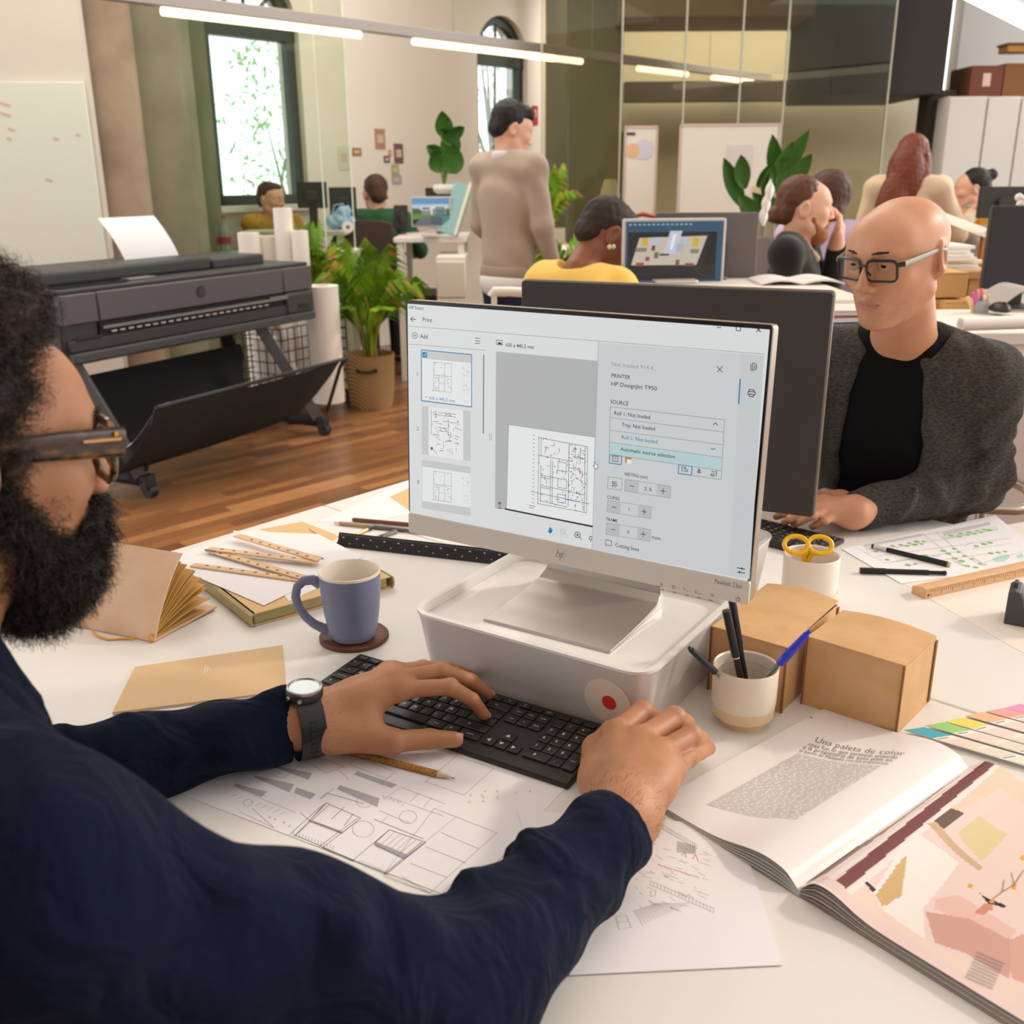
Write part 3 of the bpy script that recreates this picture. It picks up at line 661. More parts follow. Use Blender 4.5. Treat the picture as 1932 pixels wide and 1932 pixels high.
def palm(name,label,base,h,n,seed,spread=1.0,stemcol='#a08a2a'):
    rnd=random.Random(seed); t=thing(name,label,'plant',base)
    st=MB()
    for k in range(n):
        a=6.283*k/n+rnd.uniform(-.3,.3); lean=rnd.uniform(.15,.75)*spread; ln=h*rnd.uniform(.72,1.05)*(1-.25*lean)
        path=[]
        for i in range(9):
            s=i/8; r=.03+lean*ln*.55*s**1.6; z=ln*(s-.55*lean*s**3); path.append(Vector((r*math.cos(a),r*math.sin(a),z)))
        fr=MB(); fr.tube(path,[.008*(1-.8*i/8)+.001 for i in range(9)],5)
        o=fr.build('frond',[GRN if k%3 else GRN2,TIP],t); 
        lf=MB()
        for i in range(26):
            s=.38+.62*i/25; j=s*8; q=min(int(j),7); f=j-q; p=path[q].lerp(path[q+1],f); d=(path[q+1]-path[q]).normalized()
            side=d.cross(Vector((0,0,1))); side=side.normalized() if side.length>.05 else Vector((-math.sin(a),math.cos(a),0)); up=side.cross(d)
            for sg in (-1,1):
                l=h*.42*(1-.55*abs(s-.6)/.45)*rnd.uniform(.85,1.1); w=.0075
                e1=p+(side*sg*.62+d*.75+up*.12).normalized()*l*.55; e2=p+(side*sg*.62+d*.85).normalized()*l; e2.z-=l*.48
                nn=d*w
                lf.m=0; lf.add([p-nn*.4,p+nn*.4,e1+nn,e1-nn],[(0,1,2,3)]); lf.m=1 if rnd.random()<.14 else 0; lf.add([e1-nn,e1+nn,e2],[(0,1,2)])
        lf.build('leaflets',[GRN if k%3 else GRN2,TIP],o,smooth=False)
    for k in range(5): st.tube([(.03*math.cos(k*1.3),.03*math.sin(k*1.3),-.05),(.05*math.cos(k*1.3),.05*math.sin(k*1.3),h*.33)],[.017,.010],7)
    st.build('stem',M('palm_stem','#9c8a2c',.5,noise=(12,'#6b3a22',.5,.7)),t)
palm('palm_plant','lush areca palm with yellow-tipped fronds growing in the straw basket',bo+Vector((0,0,.30)),.86,18,3,1.25)
palm('palm_plant','smaller palm standing behind the paper rolls',at(588,560,6.75)-Vector((0,0,.15)),.62,9,5,.6)
# ================================================================ DESKS
l2=Vector((.664,.748,0)).normalized(); w2=Vector((l2.y,-l2.x,0)); DA=math.atan2(w2.y,w2.x)
DO=Vector((-1.029,1.503,0)); DESKW=M('desk_white','#e9e6e1',.38,bump=(200,.03,.0005)); LEGW=M('desk_leg_white','#e4ded6',.45)
def desk(y0,y1,label):
    t=thing('desk',label,'desk',DO+l2*y0,DA); d=y1-y0
    # local x along w2, local y along l2
    MB().b2((0,0,DZ-.026),(3.2,d,DZ)).build('top',DESKW,t,bevel=.004)
    for x in (.08,3.12):
        for y in (.06,d-.06): MB().b2((x-.025,y-.025,0),(x+.025,y+.025,DZ-.026)).build('leg',LEGW,t)
    MB().b2((.08,.05,DZ-.07),(3.12,.08,DZ-.026)).build('rail',LEGW,t)
desk(0,.8965,'white desk in front, with the large silver monitor and open magazine'); desk(.898,1.69,'white desk behind the dark monitor where the bald man works')
def local(o_xy,rz):
    c,s=math.cos(rz),math.sin(rz); 
    def f(p): 
        dx,dy=p.x-o_xy[0],p.y-o_xy[1]; return (dx*c+dy*s,-dx*s+dy*c)
    return f
# ================================================================ TRAYS
TRAYW=M('tray_plastic','#e9e5e1',.25,coat=.3); TR=math.radians(-33.3)
def tray(name,label,loc,w,d,h,rz,rec=.016):
    t=thing(name,label,'tray',loc,rz); o=MB()
    P=lambda W,D,r:rrect(W,D,r,6)
    rings=[(P(w-.03,d-.03,.02),0),(P(w-.028,d-.028,.03),.002),(P(w,d,.035),h-.006),(P(w+.004,d+.004,.036),h-.004),(P(w+.004,d+.004,.036),h),(P(w-.012,d-.012,.03),h),(P(w-.014,d-.014,.03),h-rec)]
    n=len(rings[0][0]); vs=[(x,y+d/2,z) for poly,z in rings for x,y in poly]; fs=[]
    for k in range(len(rings)-1):
        for i in range(n): fs.append((k*n+i,k*n+(i+1)%n,(k+1)*n+(i+1)%n,(k+1)*n+i))
    fs.append(tuple(range(n-1,-1,-1))); o.add(vs,fs); o.build('shell',TRAYW,t)
    MB().prism(rrect(w-.0145,d-.0145,.03,6,0,d/2),h-rec-.002,h-rec).build('top_plate',M('tray_plate','#f2efeb',.16,coat=.5),t)
    return t
tx_=Vector((math.cos(TR),math.sin(TR),0)); ty_=Vector((-tx_.y,tx_.x,0))
fc=(Vector((-.131,1.33,0))+Vector((.153,1.144,0)))/2; fc.z=DZ
t1=tray('storage_tray','large white plastic tray with a red-dot sticker under the silver monitor',fc-ty_*.004,.385,.305,.11,TR)
ty=lambda z,o:.014*(1-z/.104)-o
st=MB().prism([(.034*math.cos(a*.2618),.034*math.sin(a*.2618)) for a in range(24)],.0004,.0010,lambda x,y,z:(.133+x,ty(.054+y,z),.054+y)).build('sticker',M('sticker_beige','#ecd8c6',.6),t1)
MB().prism([(.0105*math.cos(a*.2618),.0105*math.sin(a*.2618)) for a in range(24)],.0011,.0015,lambda x,y,z:(.136+x,ty(.053+y,z),.053+y)).build('red_dot',M('dot_red','#d5332b',.6),st)
c2=Vector((.471,1.659,DZ))-ty_*.225-tx_*.19
tray('storage_tray','second white plastic tray behind the silver monitor under the dark monitor',c2,.37,.225,.11,TR)
# ================================================================ SILVER MONITOR
MX,MY,MZ=.0686,1.2833,HC-.5078; MR=math.radians(-32.02); MT=math.radians(2.66); MH=.345; MWD=.531
SILV=M('monitor_silver','#ddd6cd',.38,metal=.1,bump=(900,.05,.0002)); BRUSH=M('brushed_alu','#b3ada7',.34,metal=.6,bump=(700,.06,.0002))
mon=thing('monitor','large silver monitor showing a print dialog, standing on the white tray','monitor',(MX,MY,DZ+.094),MR)
Rm=Matrix.Translation((0,0,MZ-DZ-.094))@Matrix.Rotation(-MT,4,'X')
def mb_m(): return MB(Rm)
def prismxz(mb,poly,y0,y1): return mb.prism(poly,y0,y1,lambda x,y,z:(x,z,y))
prismxz(mb_m(),rrect(MWD,MH,.006,4,0,MH/2),.0022,.024).build('rear_shell',M('monitor_rim','#a79a8c',.35,metal=.6),mon,bevel=.003)
prismxz(mb_m(),rrect(MWD-.001,MH-.03-.001,.004,3,0,.031+(MH-.03)/2-.0005),.0006,.003).build('black_bezel',M('bezel_black','#1d1815',.25),mon)
prismxz(mb_m(),rrect(MWD,.0315,.004,3,0,.01575),-.001,.004).build('chin',SILV,mon,bevel=.001)
scr_o=prismxz(mb_m(),rrect(.5245,.3085,.001,2,-.0005,.031+.1545),.0000,.0012).build('screen',M('screen_glow','#101010',.3,emit=.64,emit_hex='#e8eaea'),mon,smooth=False)
# plane of the panel for measuring the picture on it
Mw=Matrix.Translation((MX,MY,MZ))@Matrix.Rotation(MR,4,'Z')@Matrix.Rotation(-MT,4,'X'); Mi=Mw.inverted()
def scr(px,py):
    o=Mi@Vector((0,0,HC)); d=Mi.to_3x3()@ray(px,py); t=-o.y/d.y; p=o+t*d; return p.x,p.z
def E(name,hx,s=.62): return M('ui_'+name,'#101010',.35,emit=.64,emit_hex=hx)
UIW=E('white','#f4f6f7',.72); UIG=E('grey','#bdbebf',.5); UIG2=E('grey_light','#d3d5d6',.55); UIB=E('blue','#1c86b4',.5); UIT=E('teal','#c2dcdf',.55); UIP=E('panel','#d8dbdc',.58); INK=M('ui_ink','#1d1d1f',.5); LINE=M('ui_line','#101010',.5,emit=.62,emit_hex='#9ba0a2'); RED=E('red','#b8324a',.4); PALE=E('pale','#b5bcbf',.5)
UO=.0001
def poly(name,pts,mat,off=1,parent=None):
    P=[scr(*p) for p in pts]
    if sum(P[i][0]*P[(i+1)%len(P)][1]-P[(i+1)%len(P)][0]*P[i][1] for i in range(len(P)))<0: P=P[::-1]
    n=len(P); return MB(Rm).add([(x,-UO*off,z) for x,z in P],[tuple(range(n))]).build(name,mat,parent or scr_o,smooth=False)
def lines(name,segs,wpx,mat,off=2,parent=None,kind=None):
    mb=MB(Rm)
    for (x0,y0,x1,y1) in segs:
        a=Vector(scr(x0,y0)); b=Vector(scr(x1,y1)); d=b-a
        if d.length<1e-7: continue
        d.normalize(); n=Vector((-d.y,d.x))*(wpx*.00075/2)
        q=[a-n,b-n,b+n,a+n]; mb.add([(p.x,-UO*off,p.y) for p in q],[(0,1,2,3)])
    o=mb.build(name,mat,parent or scr_o,smooth=False)
    if kind: o['kind']=kind
    return o
def outline(name,pts,wpx,mat,off=3): return lines(name,[(*pts[i],*pts[(i+1)%len(pts)]) for i in range(len(pts))],wpx,mat,off)
def tx(px,py,s,cap,px1,mat=INK,off=4,bold=0):
    x,z=scr(px,py); x1,_=scr(px1,py+ (px1-px)*.12); h=scr(px,py-cap)[1]-z
    text('screen_text',s,h/.70,mat,scr_o,Rm@Matrix.Translation((x,-UO*off,z))@Matrix.Rotation(math.pi/2,4,'X'),fitw=(x1-x) if len(s)>1 else None,bold=bold)
poly('window_area',[(771,617),(1442,670),(1416,1090),(771,962)],UIW,0.5) if False else None
tx(772,580,'HP Smart',6.5,799); tx(797,603,'Print',8,815); lines('back_arrow',[(775,602,785,602.6),(775,602,779.5,597.5),(775,602,779.5,607)],1.3,INK)
lines('separator',[(769,615,1442,668),(769,649,918,661)],.8,LINE); lines('separator',[(1129,645,1117,1036),(1398,668,1375,1085)],.8,LINE)
tx(793,634.5,'Add',8,807,bold=.00004); lines('add_icon',[(778.5+5*0+ (783+5.2*math.cos(a*.5236)-778.5),633+5.6*math.sin(a*.5236),783+5.2*math.cos((a+1)*.5236),633+5.6*math.sin((a+1)*.5236)) for a in range(12)]+[(780,632.8,786,633.3),(783,630,783,636)],.9,INK)
lines('menu_icon',[(896.5,637.5,906,638.3),(896.5,642.5,906,643.3),(896.5,647.3,906,648.1)],1.1,INK)
def plan_small(x0,y0,w,h,sl,seed,extra=True,red=False):
    rnd=random.Random(seed); S=[]; R=[]
    f=lambda u,v:(x0+w*u,y0+h*v+sl*w*u)
    for (a,b,c,d) in ((0,0,1,0),(1,0,1,1),(1,1,0,1),(0,1,0,0),(0,.45,1,.45),(.62,0,.62,1),(.3,.5,.3,1),(.3,.72,.62,.72)): S.append((*f(a,b),*f(c,d)))
    for k in range(38):
        u,v=rnd.random(),rnd.random(); l=rnd.uniform(.03,.12)
        (S if rnd.random()>.12 else R).append((*f(u,v),*f(min(u+(l if k%2 else 0),1),min(v+(0 if k%2 else l),1))))
    lines('plan_lines',S,.7,INK,kind='stuff')
    T=[]
    if extra:
        for k in range(46):
            v=rnd.random(); u=1.55+rnd.random()*.38; T.append((*f(u,v),*f(u+rnd.uniform(.03,.12),v)))
        lines('title_block_lines',T,.8,INK,kind='stuff'); R.append((*f(-.1,1.0),*f(.0,1.0)))
        for k in range(5): R.append((*f(1.55+.08*k,.10+.03*k),*f(1.6+.08*k,.12+.03*k)))
    if R: lines('plan_red_marks',R,1.0,RED,kind='stuff')
for i,(pts,pg) in enumerate((([(795,660),(890,669),(890,768),(795,756)],[(797,676),(889,685),(889,766),(797,754)]),([(796,765),(888,776),(888,870),(796,857)],[(809,767),(874,774.5),(874,868.5),(809,859)]),([(796,867),(888,881),(888,974),(796,959)],[(797,880),(888,893.5),(888,958),(797,945)]))):
    poly('thumbnail_back',pts,UIG2,1); poly('thumbnail_page',pg,UIW,2); tx((785.5,786.5,787)[i],(706,809,909)[i],'123'[i],7,(789.5,791.5,792)[i])
outline('thumbnail_border',[(795,660),(890,669),(890,768),(795,756)],1.6,UIB,3); poly('check_box',[(797,664),(806,665),(806,675),(797,674)],UIB,3); lines('check_mark',[(799,669,801,671.5),(801,671.5,804.5,667)],1.1,UIW,4)
plan_small(818,683,34,54,.10,1); plan_small(818,889,34,54,.13,1)
rnd=random.Random(4); S=[];R=[]
for k in range(60): 
    u,v=rnd.uniform(815,868),rnd.uniform(775,855); (R if rnd.random()<.3 else S).append((u,v,u+rnd.choice((0,rnd.uniform(2,12))),v+rnd.choice((0,rnd.uniform(2,8)))))
S+=[(828,778,861,782),(828,783,861,787),(814,772,814,820),(823,774,823,788),(826,806,845,809),(826,812,845,815),(846,790,846,822),(815,820,823,821)]
lines('plan_lines',S,.7,INK,3,kind='stuff'); lines('plan_red_marks',R,1,RED,3,kind='stuff'); poly('red_stamp',[(813,843),(817,843.6),(817,849),(813,848.4)],RED,4)
tx(810,750.5,'630 x 445.5 mm',6.5,858,UIB); lines('chevron',[(802,747.5,804.5,750),(804.5,750,807,748)],1.2,UIB); lines('more_dots',[(876,757,877.6,757.2),(879.6,757.4,881.2,757.6),(883,757.8,884.6,758)],1.8,INK)
lines('scroll_bar',[(912.8,669,912,818)],2.8,E('scroll','#8c9092',.35)); lines('drag_dots',[(x,y,x+1.2,y) for x in (923.3,926.6) for y in (819,822.5,826,829.5)],1.3,INK)
outline('image_icon',[(937,641.5),(948,642.5),(948,651),(937,650)],1,INK); poly('image_icon_hill',[(938.5,649),(942,644.5),(944,647),(945.5,645.8),(947.3,649.8)],INK,4); tx(954,650.5,'630 x 445.5 mm',7.2,1007.5,bold=.00003)
poly('preview_area',[(936,663),(1129,681),(1119,990),(934,958)],UIG,1); poly('preview_page',[(960,801),(1123,825),(1119,992),(956,960)],UIW,2); outline('page_edge',[(960,801),(1123,825),(1119,992),(956,960)],.8,LINE,3)
lines('preview_base',[(953,960,1119,993.5)],3.2,M('ui_dark','#4a4c4e',.5),4)
rnd=random.Random(11); S=[];R=[];G=[];B=[]
f=lambda u,v:(1017+92*u-2*v,823+17.5*u+127*v)
def sg(a,b,c,d,L=None): (S if L is None else L).append((*f(a,b),*f(c,d)))
for q in ((0,.02,1,.02),(1,.02,1,1),(1,1,0,1),(0,1,0,0),(.05,.02,.05,.3),(.95,.02,.95,1),(0,.28,.7,.28),(.25,.32,.25,.96),(.29,.32,.29,.96),(.40,.32,.57,.32),(.57,.32,.57,.45),(.40,.45,.57,.45),(.40,.32,.40,.45),(.40,.57,.58,.57),(.58,.57,.58,.70),(.40,.70,.58,.70),(.40,.57,.40,.70),(.40,.80,.56,.80),(.56,.80,.56,.92),(.40,.92,.56,.92),(.40,.80,.40,.92),(.62,.30,.62,.95),(.62,.38,.85,.38),(.85,.38,.85,.45),(.58,.86,.85,.86),(.05,.57,.40,.57),(.05,.60,.25,.60),(.05,.72,.95,.74),(.05,.75,.25,.75),(.62,.03,.62,.28),(.75,.03,.75,.20),(.85,.05,.85,.30),(.70,.2,.95,.2),(.05,.42,.05,.97),(.04,.95,.6,.97)): sg(*q)
for k in range(150):
    u,v=rnd.choice((rnd.uniform(.6,.97),rnd.uniform(0,1))),rnd.random(); l=rnd.uniform(.01,.07); L=S if rnd.random()<.8 else rnd.choice((R,G)); sg(u,v,u+(l if k%2 else 0),v+(0 if k%2 else l*.8),L)
for k in range(18): sg(-.1+rnd.random()*1.2,rnd.choice((-.05,1.04)),0,0) if False else sg(-.12,k/17,-.08,k/17)
sg(-.15,.84,1.05,.86,B); sg(.15,.12,.15,.18,R); sg(.42,.12,.42,.18,R); sg(-.18,1.05,-.05,1.05,R); sg(-.18,1.08,-.08,1.08,R)
lines('floor_plan_lines',S,.8,INK,4,kind='stuff'); lines('floor_plan_red',R,1.1,RED,4,kind='stuff'); lines('floor_plan_green',G,.9,E('green','#3f8a4c',.4),4,kind='stuff'); lines('floor_plan_blue',B,1,UIB,5)
lines('upload_arrow',[(943,947,943,957),(943,947,939.5,951),(943,947,946.5,951),(938.5,958.5,947.5,959.5)],1.2,INK,4)
def circ(cx,cy,r,n=12,a0=0,a1=6.2832): return [(cx+r*math.cos(a0+(a1-a0)*k/n),cy+r*1.05*math.sin(a0+(a1-a0)*k/n),cx+r*math.cos(a0+(a1-a0)*(k+1)/n),cy+r*1.05*math.sin(a0+(a1-a0)*(k+1)/n)) for k in range(n)]
lines('zoom_out_icon',circ(1062.5,1003,4.6)+[(1066,1006.5,1070,1011),(1060,1003,1065,1003.4)],1.1,PALE); lines('zoom_in_icon',circ(1089.5,1009,5.2)+[(1093.5,1013,1098,1018),(1086.5,1009,1092.5,1009.5),(1089.5,1006,1089.5,1012)],1.3,INK)
HAND=[(-4,1),(-3,0),(-1.6,1.6),(-1.6,-4.6),(-.4,-5),(0,-1),(.3,-6),(1.5,-6),(1.7,-1),(2.4,-5),(3.5,-4.6),(3.5,0),(4.8,-2.8),(5.6,-2),(4.4,3.4),(2.5,6),(-1.2,5.6)]
poly('pan_hand_icon',[(1037.5+x,1000+y) for x,y in HAND],UIB,4); lines('fit_icon',[(1113,1012,1118,1012.6),(1113,1012,1111.5,1019),(1115,1017,1118,1017.5),(1115,1017,1114.5,1022)],1.2,INK)
poly('side_panel',[(1129.5,646),(1398,667),(1375,1086),(1117.5,1036)],UIP,5)
poly('icon_strip',[(1398,667),(1442,670.5),(1414.5,1093),(1375,1086)],E('strip','#d3d7d8',.58),5)
poly('hand_cursor',[(1123.5+x*1.05,877+y*1.1) for x,y in ((-4,1),(-2.5,.5),(-1.6,2),(-2,-5.5),(-.6,-6),(.2,-1.5),(3.2,-.8),(5,.5),(4.4,4.5),(2.8,7),(-1,6.2))],UIW,6)
outline('hand_cursor_edge',[(1123.5+x*1.05,877+y*1.1) for x,y in ((-4,1),(-2.5,.5),(-1.6,2),(-2,-5.5),(-.6,-6),(.2,-1.5),(3.2,-.8),(5,.5),(4.4,4.5),(2.8,7),(-1,6.2))],.9,INK,7)
O8=8
tx(1154.5,687,'Not loaded 914.4...',7.5,1239,LINE,O8); tx(1153.5,708.5,'PRINTER',7.5,1189,INK,O8,.00003); tx(1153,724,'HP DesignJet T950',7.8,1239,INK,O8,.00003); tx(1152,758,'SOURCE',7.8,1186,INK,O8,.00003)
outline('source_list',[(1152,766),(1367,792),(1360,905),(1149,872)] if False else [(1152,767),(1367.5,792),(1362,888),(1150,857)],1,LINE,O8); lines('list_rule',[(1151.5,788,1366,815),(1151,811.5,1364.5,839),(1150.5,834,1363,863)],.9,LINE,O8)
poly('highlight_row',[(1150.5,834),(1363,863),(1361.5,887.5),(1150,856.5)],UIT,7)
tx(1159,779,'Roll 1: Not loaded',7.2,1226.5,INK,O8+1,.00004); tx(1173.5,801,'Tray: Not loaded',7.2,1236,INK,O8+1,.00004); tx(1173,824.5,'Roll 1: Not loaded',7.2,1240.5,UIB,O8+1,.00004); tx(1171.5,847,'Automatic source selection',7.2,1274,INK,O8+1,.00004)
lines('list_arrow',[(1346,801.5,1350.5,797.5),(1350.5,797.5,1355,802.5)],1.2,INK,O8); lines('list_check',[(1342,845.5,1344.5,848),(1344.5,848,1350,845.5)],1.5,UIB,O8); lines('close_icon',[(1353,691,1364,702.5),(1353.5,702,1363.5,691)],1.1,INK,O8)
outline('option_box',[(1151,857.5),(1173.5,860.5),(1172.5,876.5),(1150,873.5)],1.6,UIB,O8); outline('option_icon',[(1156,860),(1167,861.5),(1166.5,871),(1156,870)],1,INK,O8); poly('option_icon_fill',[(1158,862),(1165,863),(1164.6,869),(1158,868.5)],UIG,O8)
poly('option_icon_orange',[(1180,862),(1192,863.5),(1191.5,874.5),(1180,873)],E('orange','#c78a35',.4),O8); poly('option_icon_white',[(1183,866),(1192,867),(1191.5,875),(1183,874)],UIW,O8+1)
outline('align_box',[(1281,876.5),(1306.5,880),(1305,896.5),(1280,893)],1.6,UIB,O8); lines('align_box_edge',[(1306,896.5,1361,904.5),(1362,888,1361,904.5)],.9,LINE,O8)
lines('align_icons',[(1287,879.5,1287,889.5),(1290,881,1295,881.7),(1290,884,1296,884.8),(1290,888,1298,889),(1298,885,1298,889),(1316,886.5,1323,887.5),(1319.5,883,1319,893.5),(1315,890,1324,891.2),(1352,887.5,1351.5,898.5),(1343,889.5,1349,890.4),(1342,894,1349,895),(1342,894,1342,897),(1342,897,1349,898)],1.2,INK,O8)
def spin(x0,y0,w,h,sl,val,lab,labw,ty0,unit=None):
    f=lambda u,v:(x0+w*u-1.2*v,y0+h*v+sl*w*u)
    poly('spin_field',[f(0,0),f(1,0),f(1,1),f(0,1)],UIP,6); poly('spin_button',[f(0,0),f(.30,0),f(.30,1),f(0,1)],E('btn','#c5c9ca',.5),7); poly('spin_button',[f(.70,0),f(1,0),f(1,1),f(.70,1)],E('btn','#c5c9ca',.5),7); outline('spin_edge',[f(0,0),f(1,0),f(1,1),f(0,1)],.8,LINE,O8)
    lines('minus_sign',[(*f(.10,.5),*f(.21,.5))],1.1,INK,O8); lines('plus_sign',[(*f(.78,.5),*f(.90,.5)),(*f(.84,.25),*f(.84,.75))],1.1,INK,O8)
    c=f(.5,.5); tx(c[0]-len(val)*2.4,c[1],val,6.4,c[0]+len(val)*2.4,INK,O8+1); tx(x0-1,ty0,lab,6.2,x0-1+labw,INK,O8+1,.00003)
spin(1180,906,86,21,.128,'2.5','',0,0) if False else None
f0=[(1148,899),(1174.5,903),(1173,925),(1146.5,921)]; outline('nesting_button',f0,1,LINE,O8); lines('nesting_icon',[(1156,908.5,1164,909.7),(1156,908.5,1156,912),(1156,912,1165,913.3),(1156,915,1161,915.8),(1156,915,1156,919),(1163,916,1166,916.4),(1161,916,1161,919.6)],1.2,INK,O8)
spin(1180.5,904,86,21.5,.15,'2.5','NESTING (mm)',1,0) if False else None
def spin2(x0,y0,w,val,lab,lx0,ly0,lx1): 
    spin(x0,y0,w,22,.155,val,lab,lx1-lx0,ly0)
spin2(1180,904,86,'2.5','NESTING (mm)',1147.5,894,1191); spin2(1147,943.5,82.5,'1','COPIES',1146,937.5,1169); spin2(1145,986,83,'0','FRAME',1144.5,979,1166)
tx(1229.5,1013,'mm',6.5,1246,INK,O8); outline('check_square',[(1143.5,1018),(1154,1019.8),(1153.5,1029.5),(1143,1028)],1,INK,O8); tx(1161,1028,'Cutting lines',7.2,1206,INK,O8,.00003)
lines('window_buttons',[(1353,617.5,1361,618),(1389.5,615.5,1398,616),(1398,616,1397.5,624),(1397.5,624,1389.5,623.5),(1389.5,623.5,1389.5,615.5),(1427,618,1436,626.5),(1435.5,617.8,1427.5,626.8)],1.3,INK,O8)
lines('copies_icon',[(1417,686.5,1417,698),(1417,698,1424,699),(1420,685,1425,685.5),(1425,685.5,1428,689),(1428,689,1427.5,697),(1420,685,1420,696),(1420,696,1427.5,697),(1422,690,1426,690.5),(1422,693,1426,693.5)],1.1,INK,O8)
lines('printer_icon',[(1412,738,1425,739.5),(1425,739.5,1425,745),(1412,738,1411.5,743.5),(1414,734.5,1423,735.5),(1414,734.5,1413.5,738),(1423,735.5,1423,739),(1414,743,1422,744),(1414,743,1414,747.5),(1422,744,1422,748.5),(1414,747.5,1422,748.5),(1411.5,743.5,1414,744),(1422,745,1425,745)],1.3,INK,O8)
lines('blue_marker',[(1397,714.5,1394,762)],2.2,UIB,O8); lines('settings_icon',[(1391,1071,1406,1073.5),(1391,1078.5,1406,1081),(1400,1070,1400,1075),(1396,1077,1396,1082)],1.5,INK,O8)
# chin print
x,z=scr(1348.5,1096); x1,_=scr(1399,1107); h=.0052
CH=M('chin_print','#7d746d',.5)
chin_T=lambda x,z:Rm@Matrix.Translation((x,-.0012,z))@Matrix.Rotation(math.pi/2,4,'X')
text('model_print','Pavilion 23xi',.0085,CH,mon,chin_T(x,z),fitw=x1-x); x,z=scr(1340,1122); text('button_print','OK',.0055,CH,mon,chin_T(x,z),fitw=.006)
def chinlines(name,segs): 
    o=lines(name,segs,.9,CH,13,mon); return o
chinlines('button_icon',[(1246,1099,1251,1100),(1246,1102,1252,1103.2),(1246,1105,1250,1105.8)]); chinlines('button_icon',[(1269,1104,1274,1105),(1269,1109,1274,1110),(1269,1104,1269,1109),(1274,1105,1274,1110)]); chinlines('button_icon',[(1289,1109,1294,1110),(1290,1112,1294,1113),(1298,1114,1295.5,1118),(1300,1114,1302,1114.4)]); chinlines('button_icon',[(1312,1113,1317,1114),(1312,1118,1318,1119.2),(1312,1113,1312,1118),(1322,1118,1319.5,1122),(1324,1120,1326,1120.4)])
lines('power_icon',circ(1393,1130,3.6,10,-.9,4.0)+[(1393.3,1125,1393.2,1130)],1.1,CH,13,mon)
lines('button_notch',[(1247,1111.5,1254,1113),(1270,1116.5,1277,1118),(1293,1121.5,1300,1123),(1316,1126.5,1323,1128),(1338,1131.5,1345,1133)],1.2,M('notch_dark','#6a625b',.6),13,mon)
cx,cz=scr(1056,1046); em=prismxz(mb_m(),[(cx+.0092*math.cos(a*.2618),cz+.0092*math.sin(a*.2618)) for a in range(24)],-.0018,-.001).build('round_emblem',M('emblem_chrome','#e2dbd2',.3,metal=.1),mon)
g=MB(Rm); Sh=Matrix.Rotation(.28,3,'Y')
for dx,dz,l in ((-.0034,.0018,.012),(.0002,-.0006,.007),(.0026,-.0018,.012),(.0060,.0012,.006)): g.box((cx+dx,-.0021,cz+dz),(.0011,.0006,l),Sh)
g.box((cx-.0014,-.0021,cz+.0020),(.0030,.0006,.0010)); g.box((cx+.0046,-.0021,cz+.0024),(.0030,.0006,.0010)); g.box((cx+.0040,-.0021,cz-.0024),(.0030,.0006,.0010)); g.build('emblem_letters',M('emblem_letter_beige','#b3a89c',.4),em)  # letters in their own grey-beige colour
# stand: flat plate that bends up into a wide neck
stp=[(-.152,.004),(-.10,.0055),(-.04,.009),(.005,.014),(.022,.024),(.030,.045),(.034,.085),(.036,.17)]
BC=Vector(( .0925,1.355,0)); lb=local((MX,MY),MR); bx,by=lb(BC)
def stf(u,v):
    i=v*(len(stp)-1); k=min(int(i),len(stp)-2); t=i-k; y=stp[k][0]*(1-t)+stp[k+1][0]*t; z=stp[k][1]*(1-t)+stp[k+1][1]*t
    w=.206 if y<.0 else .206-.03*min((z-.01)/.05,1); return (bx+(u-.5)*w,by+.062+y,z)
MB().slab(stf,10,42,.004,(0,.3,.95)).build('stand_plate',BRUSH,mon,bevel=.001)
MB().prism([(-.152,0.0002),(.028,0.0002),(.028,.022),(.005,.013),(-.04,.006)],-.100,.100,lambda x,y,z:(bx+z,by+.062+x,y)).build('stand_wedge',M('stand_edge','#e3e0dc',.3,metal=.4),mon,bevel=.001)
prismxz(mb_m(),rrect(.2,.16,.01,3,0,.17),.024,.045).build('rear_housing',M('monitor_back','#3b3835',.5),mon,bevel=.004)
# ================================================================ DARK MONITOR BEHIND
DKP=M('back_plastic','#3b3736',.55,bump=(700,.25,.0006))
b0=Vector((.022,1.895,0)); b1=Vector((.527,1.655,0)); d=b1-b0; W=d.length; mc=(b0+b1)/2
m2=thing('monitor','dark monitor seen from the back, between the two men','monitor',(mc.x,mc.y,DZ+.094),math.atan2(d.y,d.x))
z0=.860-DZ-.094; z1=1.247-DZ-.094; hh=z1-z0
prismxz(MB(),rrect(W,hh,.006,4,0,z0+hh/2),-.004,.012).build('rear_panel',DKP,m2,bevel=.002)
prismxz(MB(),rrect(W+.003,hh+.003,.007,4,0,z0+hh/2),.006,.020).build('edge_frame',M('edge_bronze','#8d7f70',.35,metal=.6),m2,bevel=.001)
prismxz(MB(),rrect(W-.008,hh-.008,.004,4,0,z0+hh/2),.0195,.0208).build('display',M('gloss_black'),m2)
prismxz(MB(),rrect(.22,.15,.02,4,0,z0+.10),-.03,-.004).build('rear_housing',DKP,m2,bevel=.006); MB().b2((-.06,-.045,.01),(.06,-.03,z0+.12)).build('stand_neck',DKP,m2,bevel=.004); MB().prism(rrect(.24,.17,.02,5,0,-.03),0,.01).build('stand_foot',DKP,m2,bevel=.003)
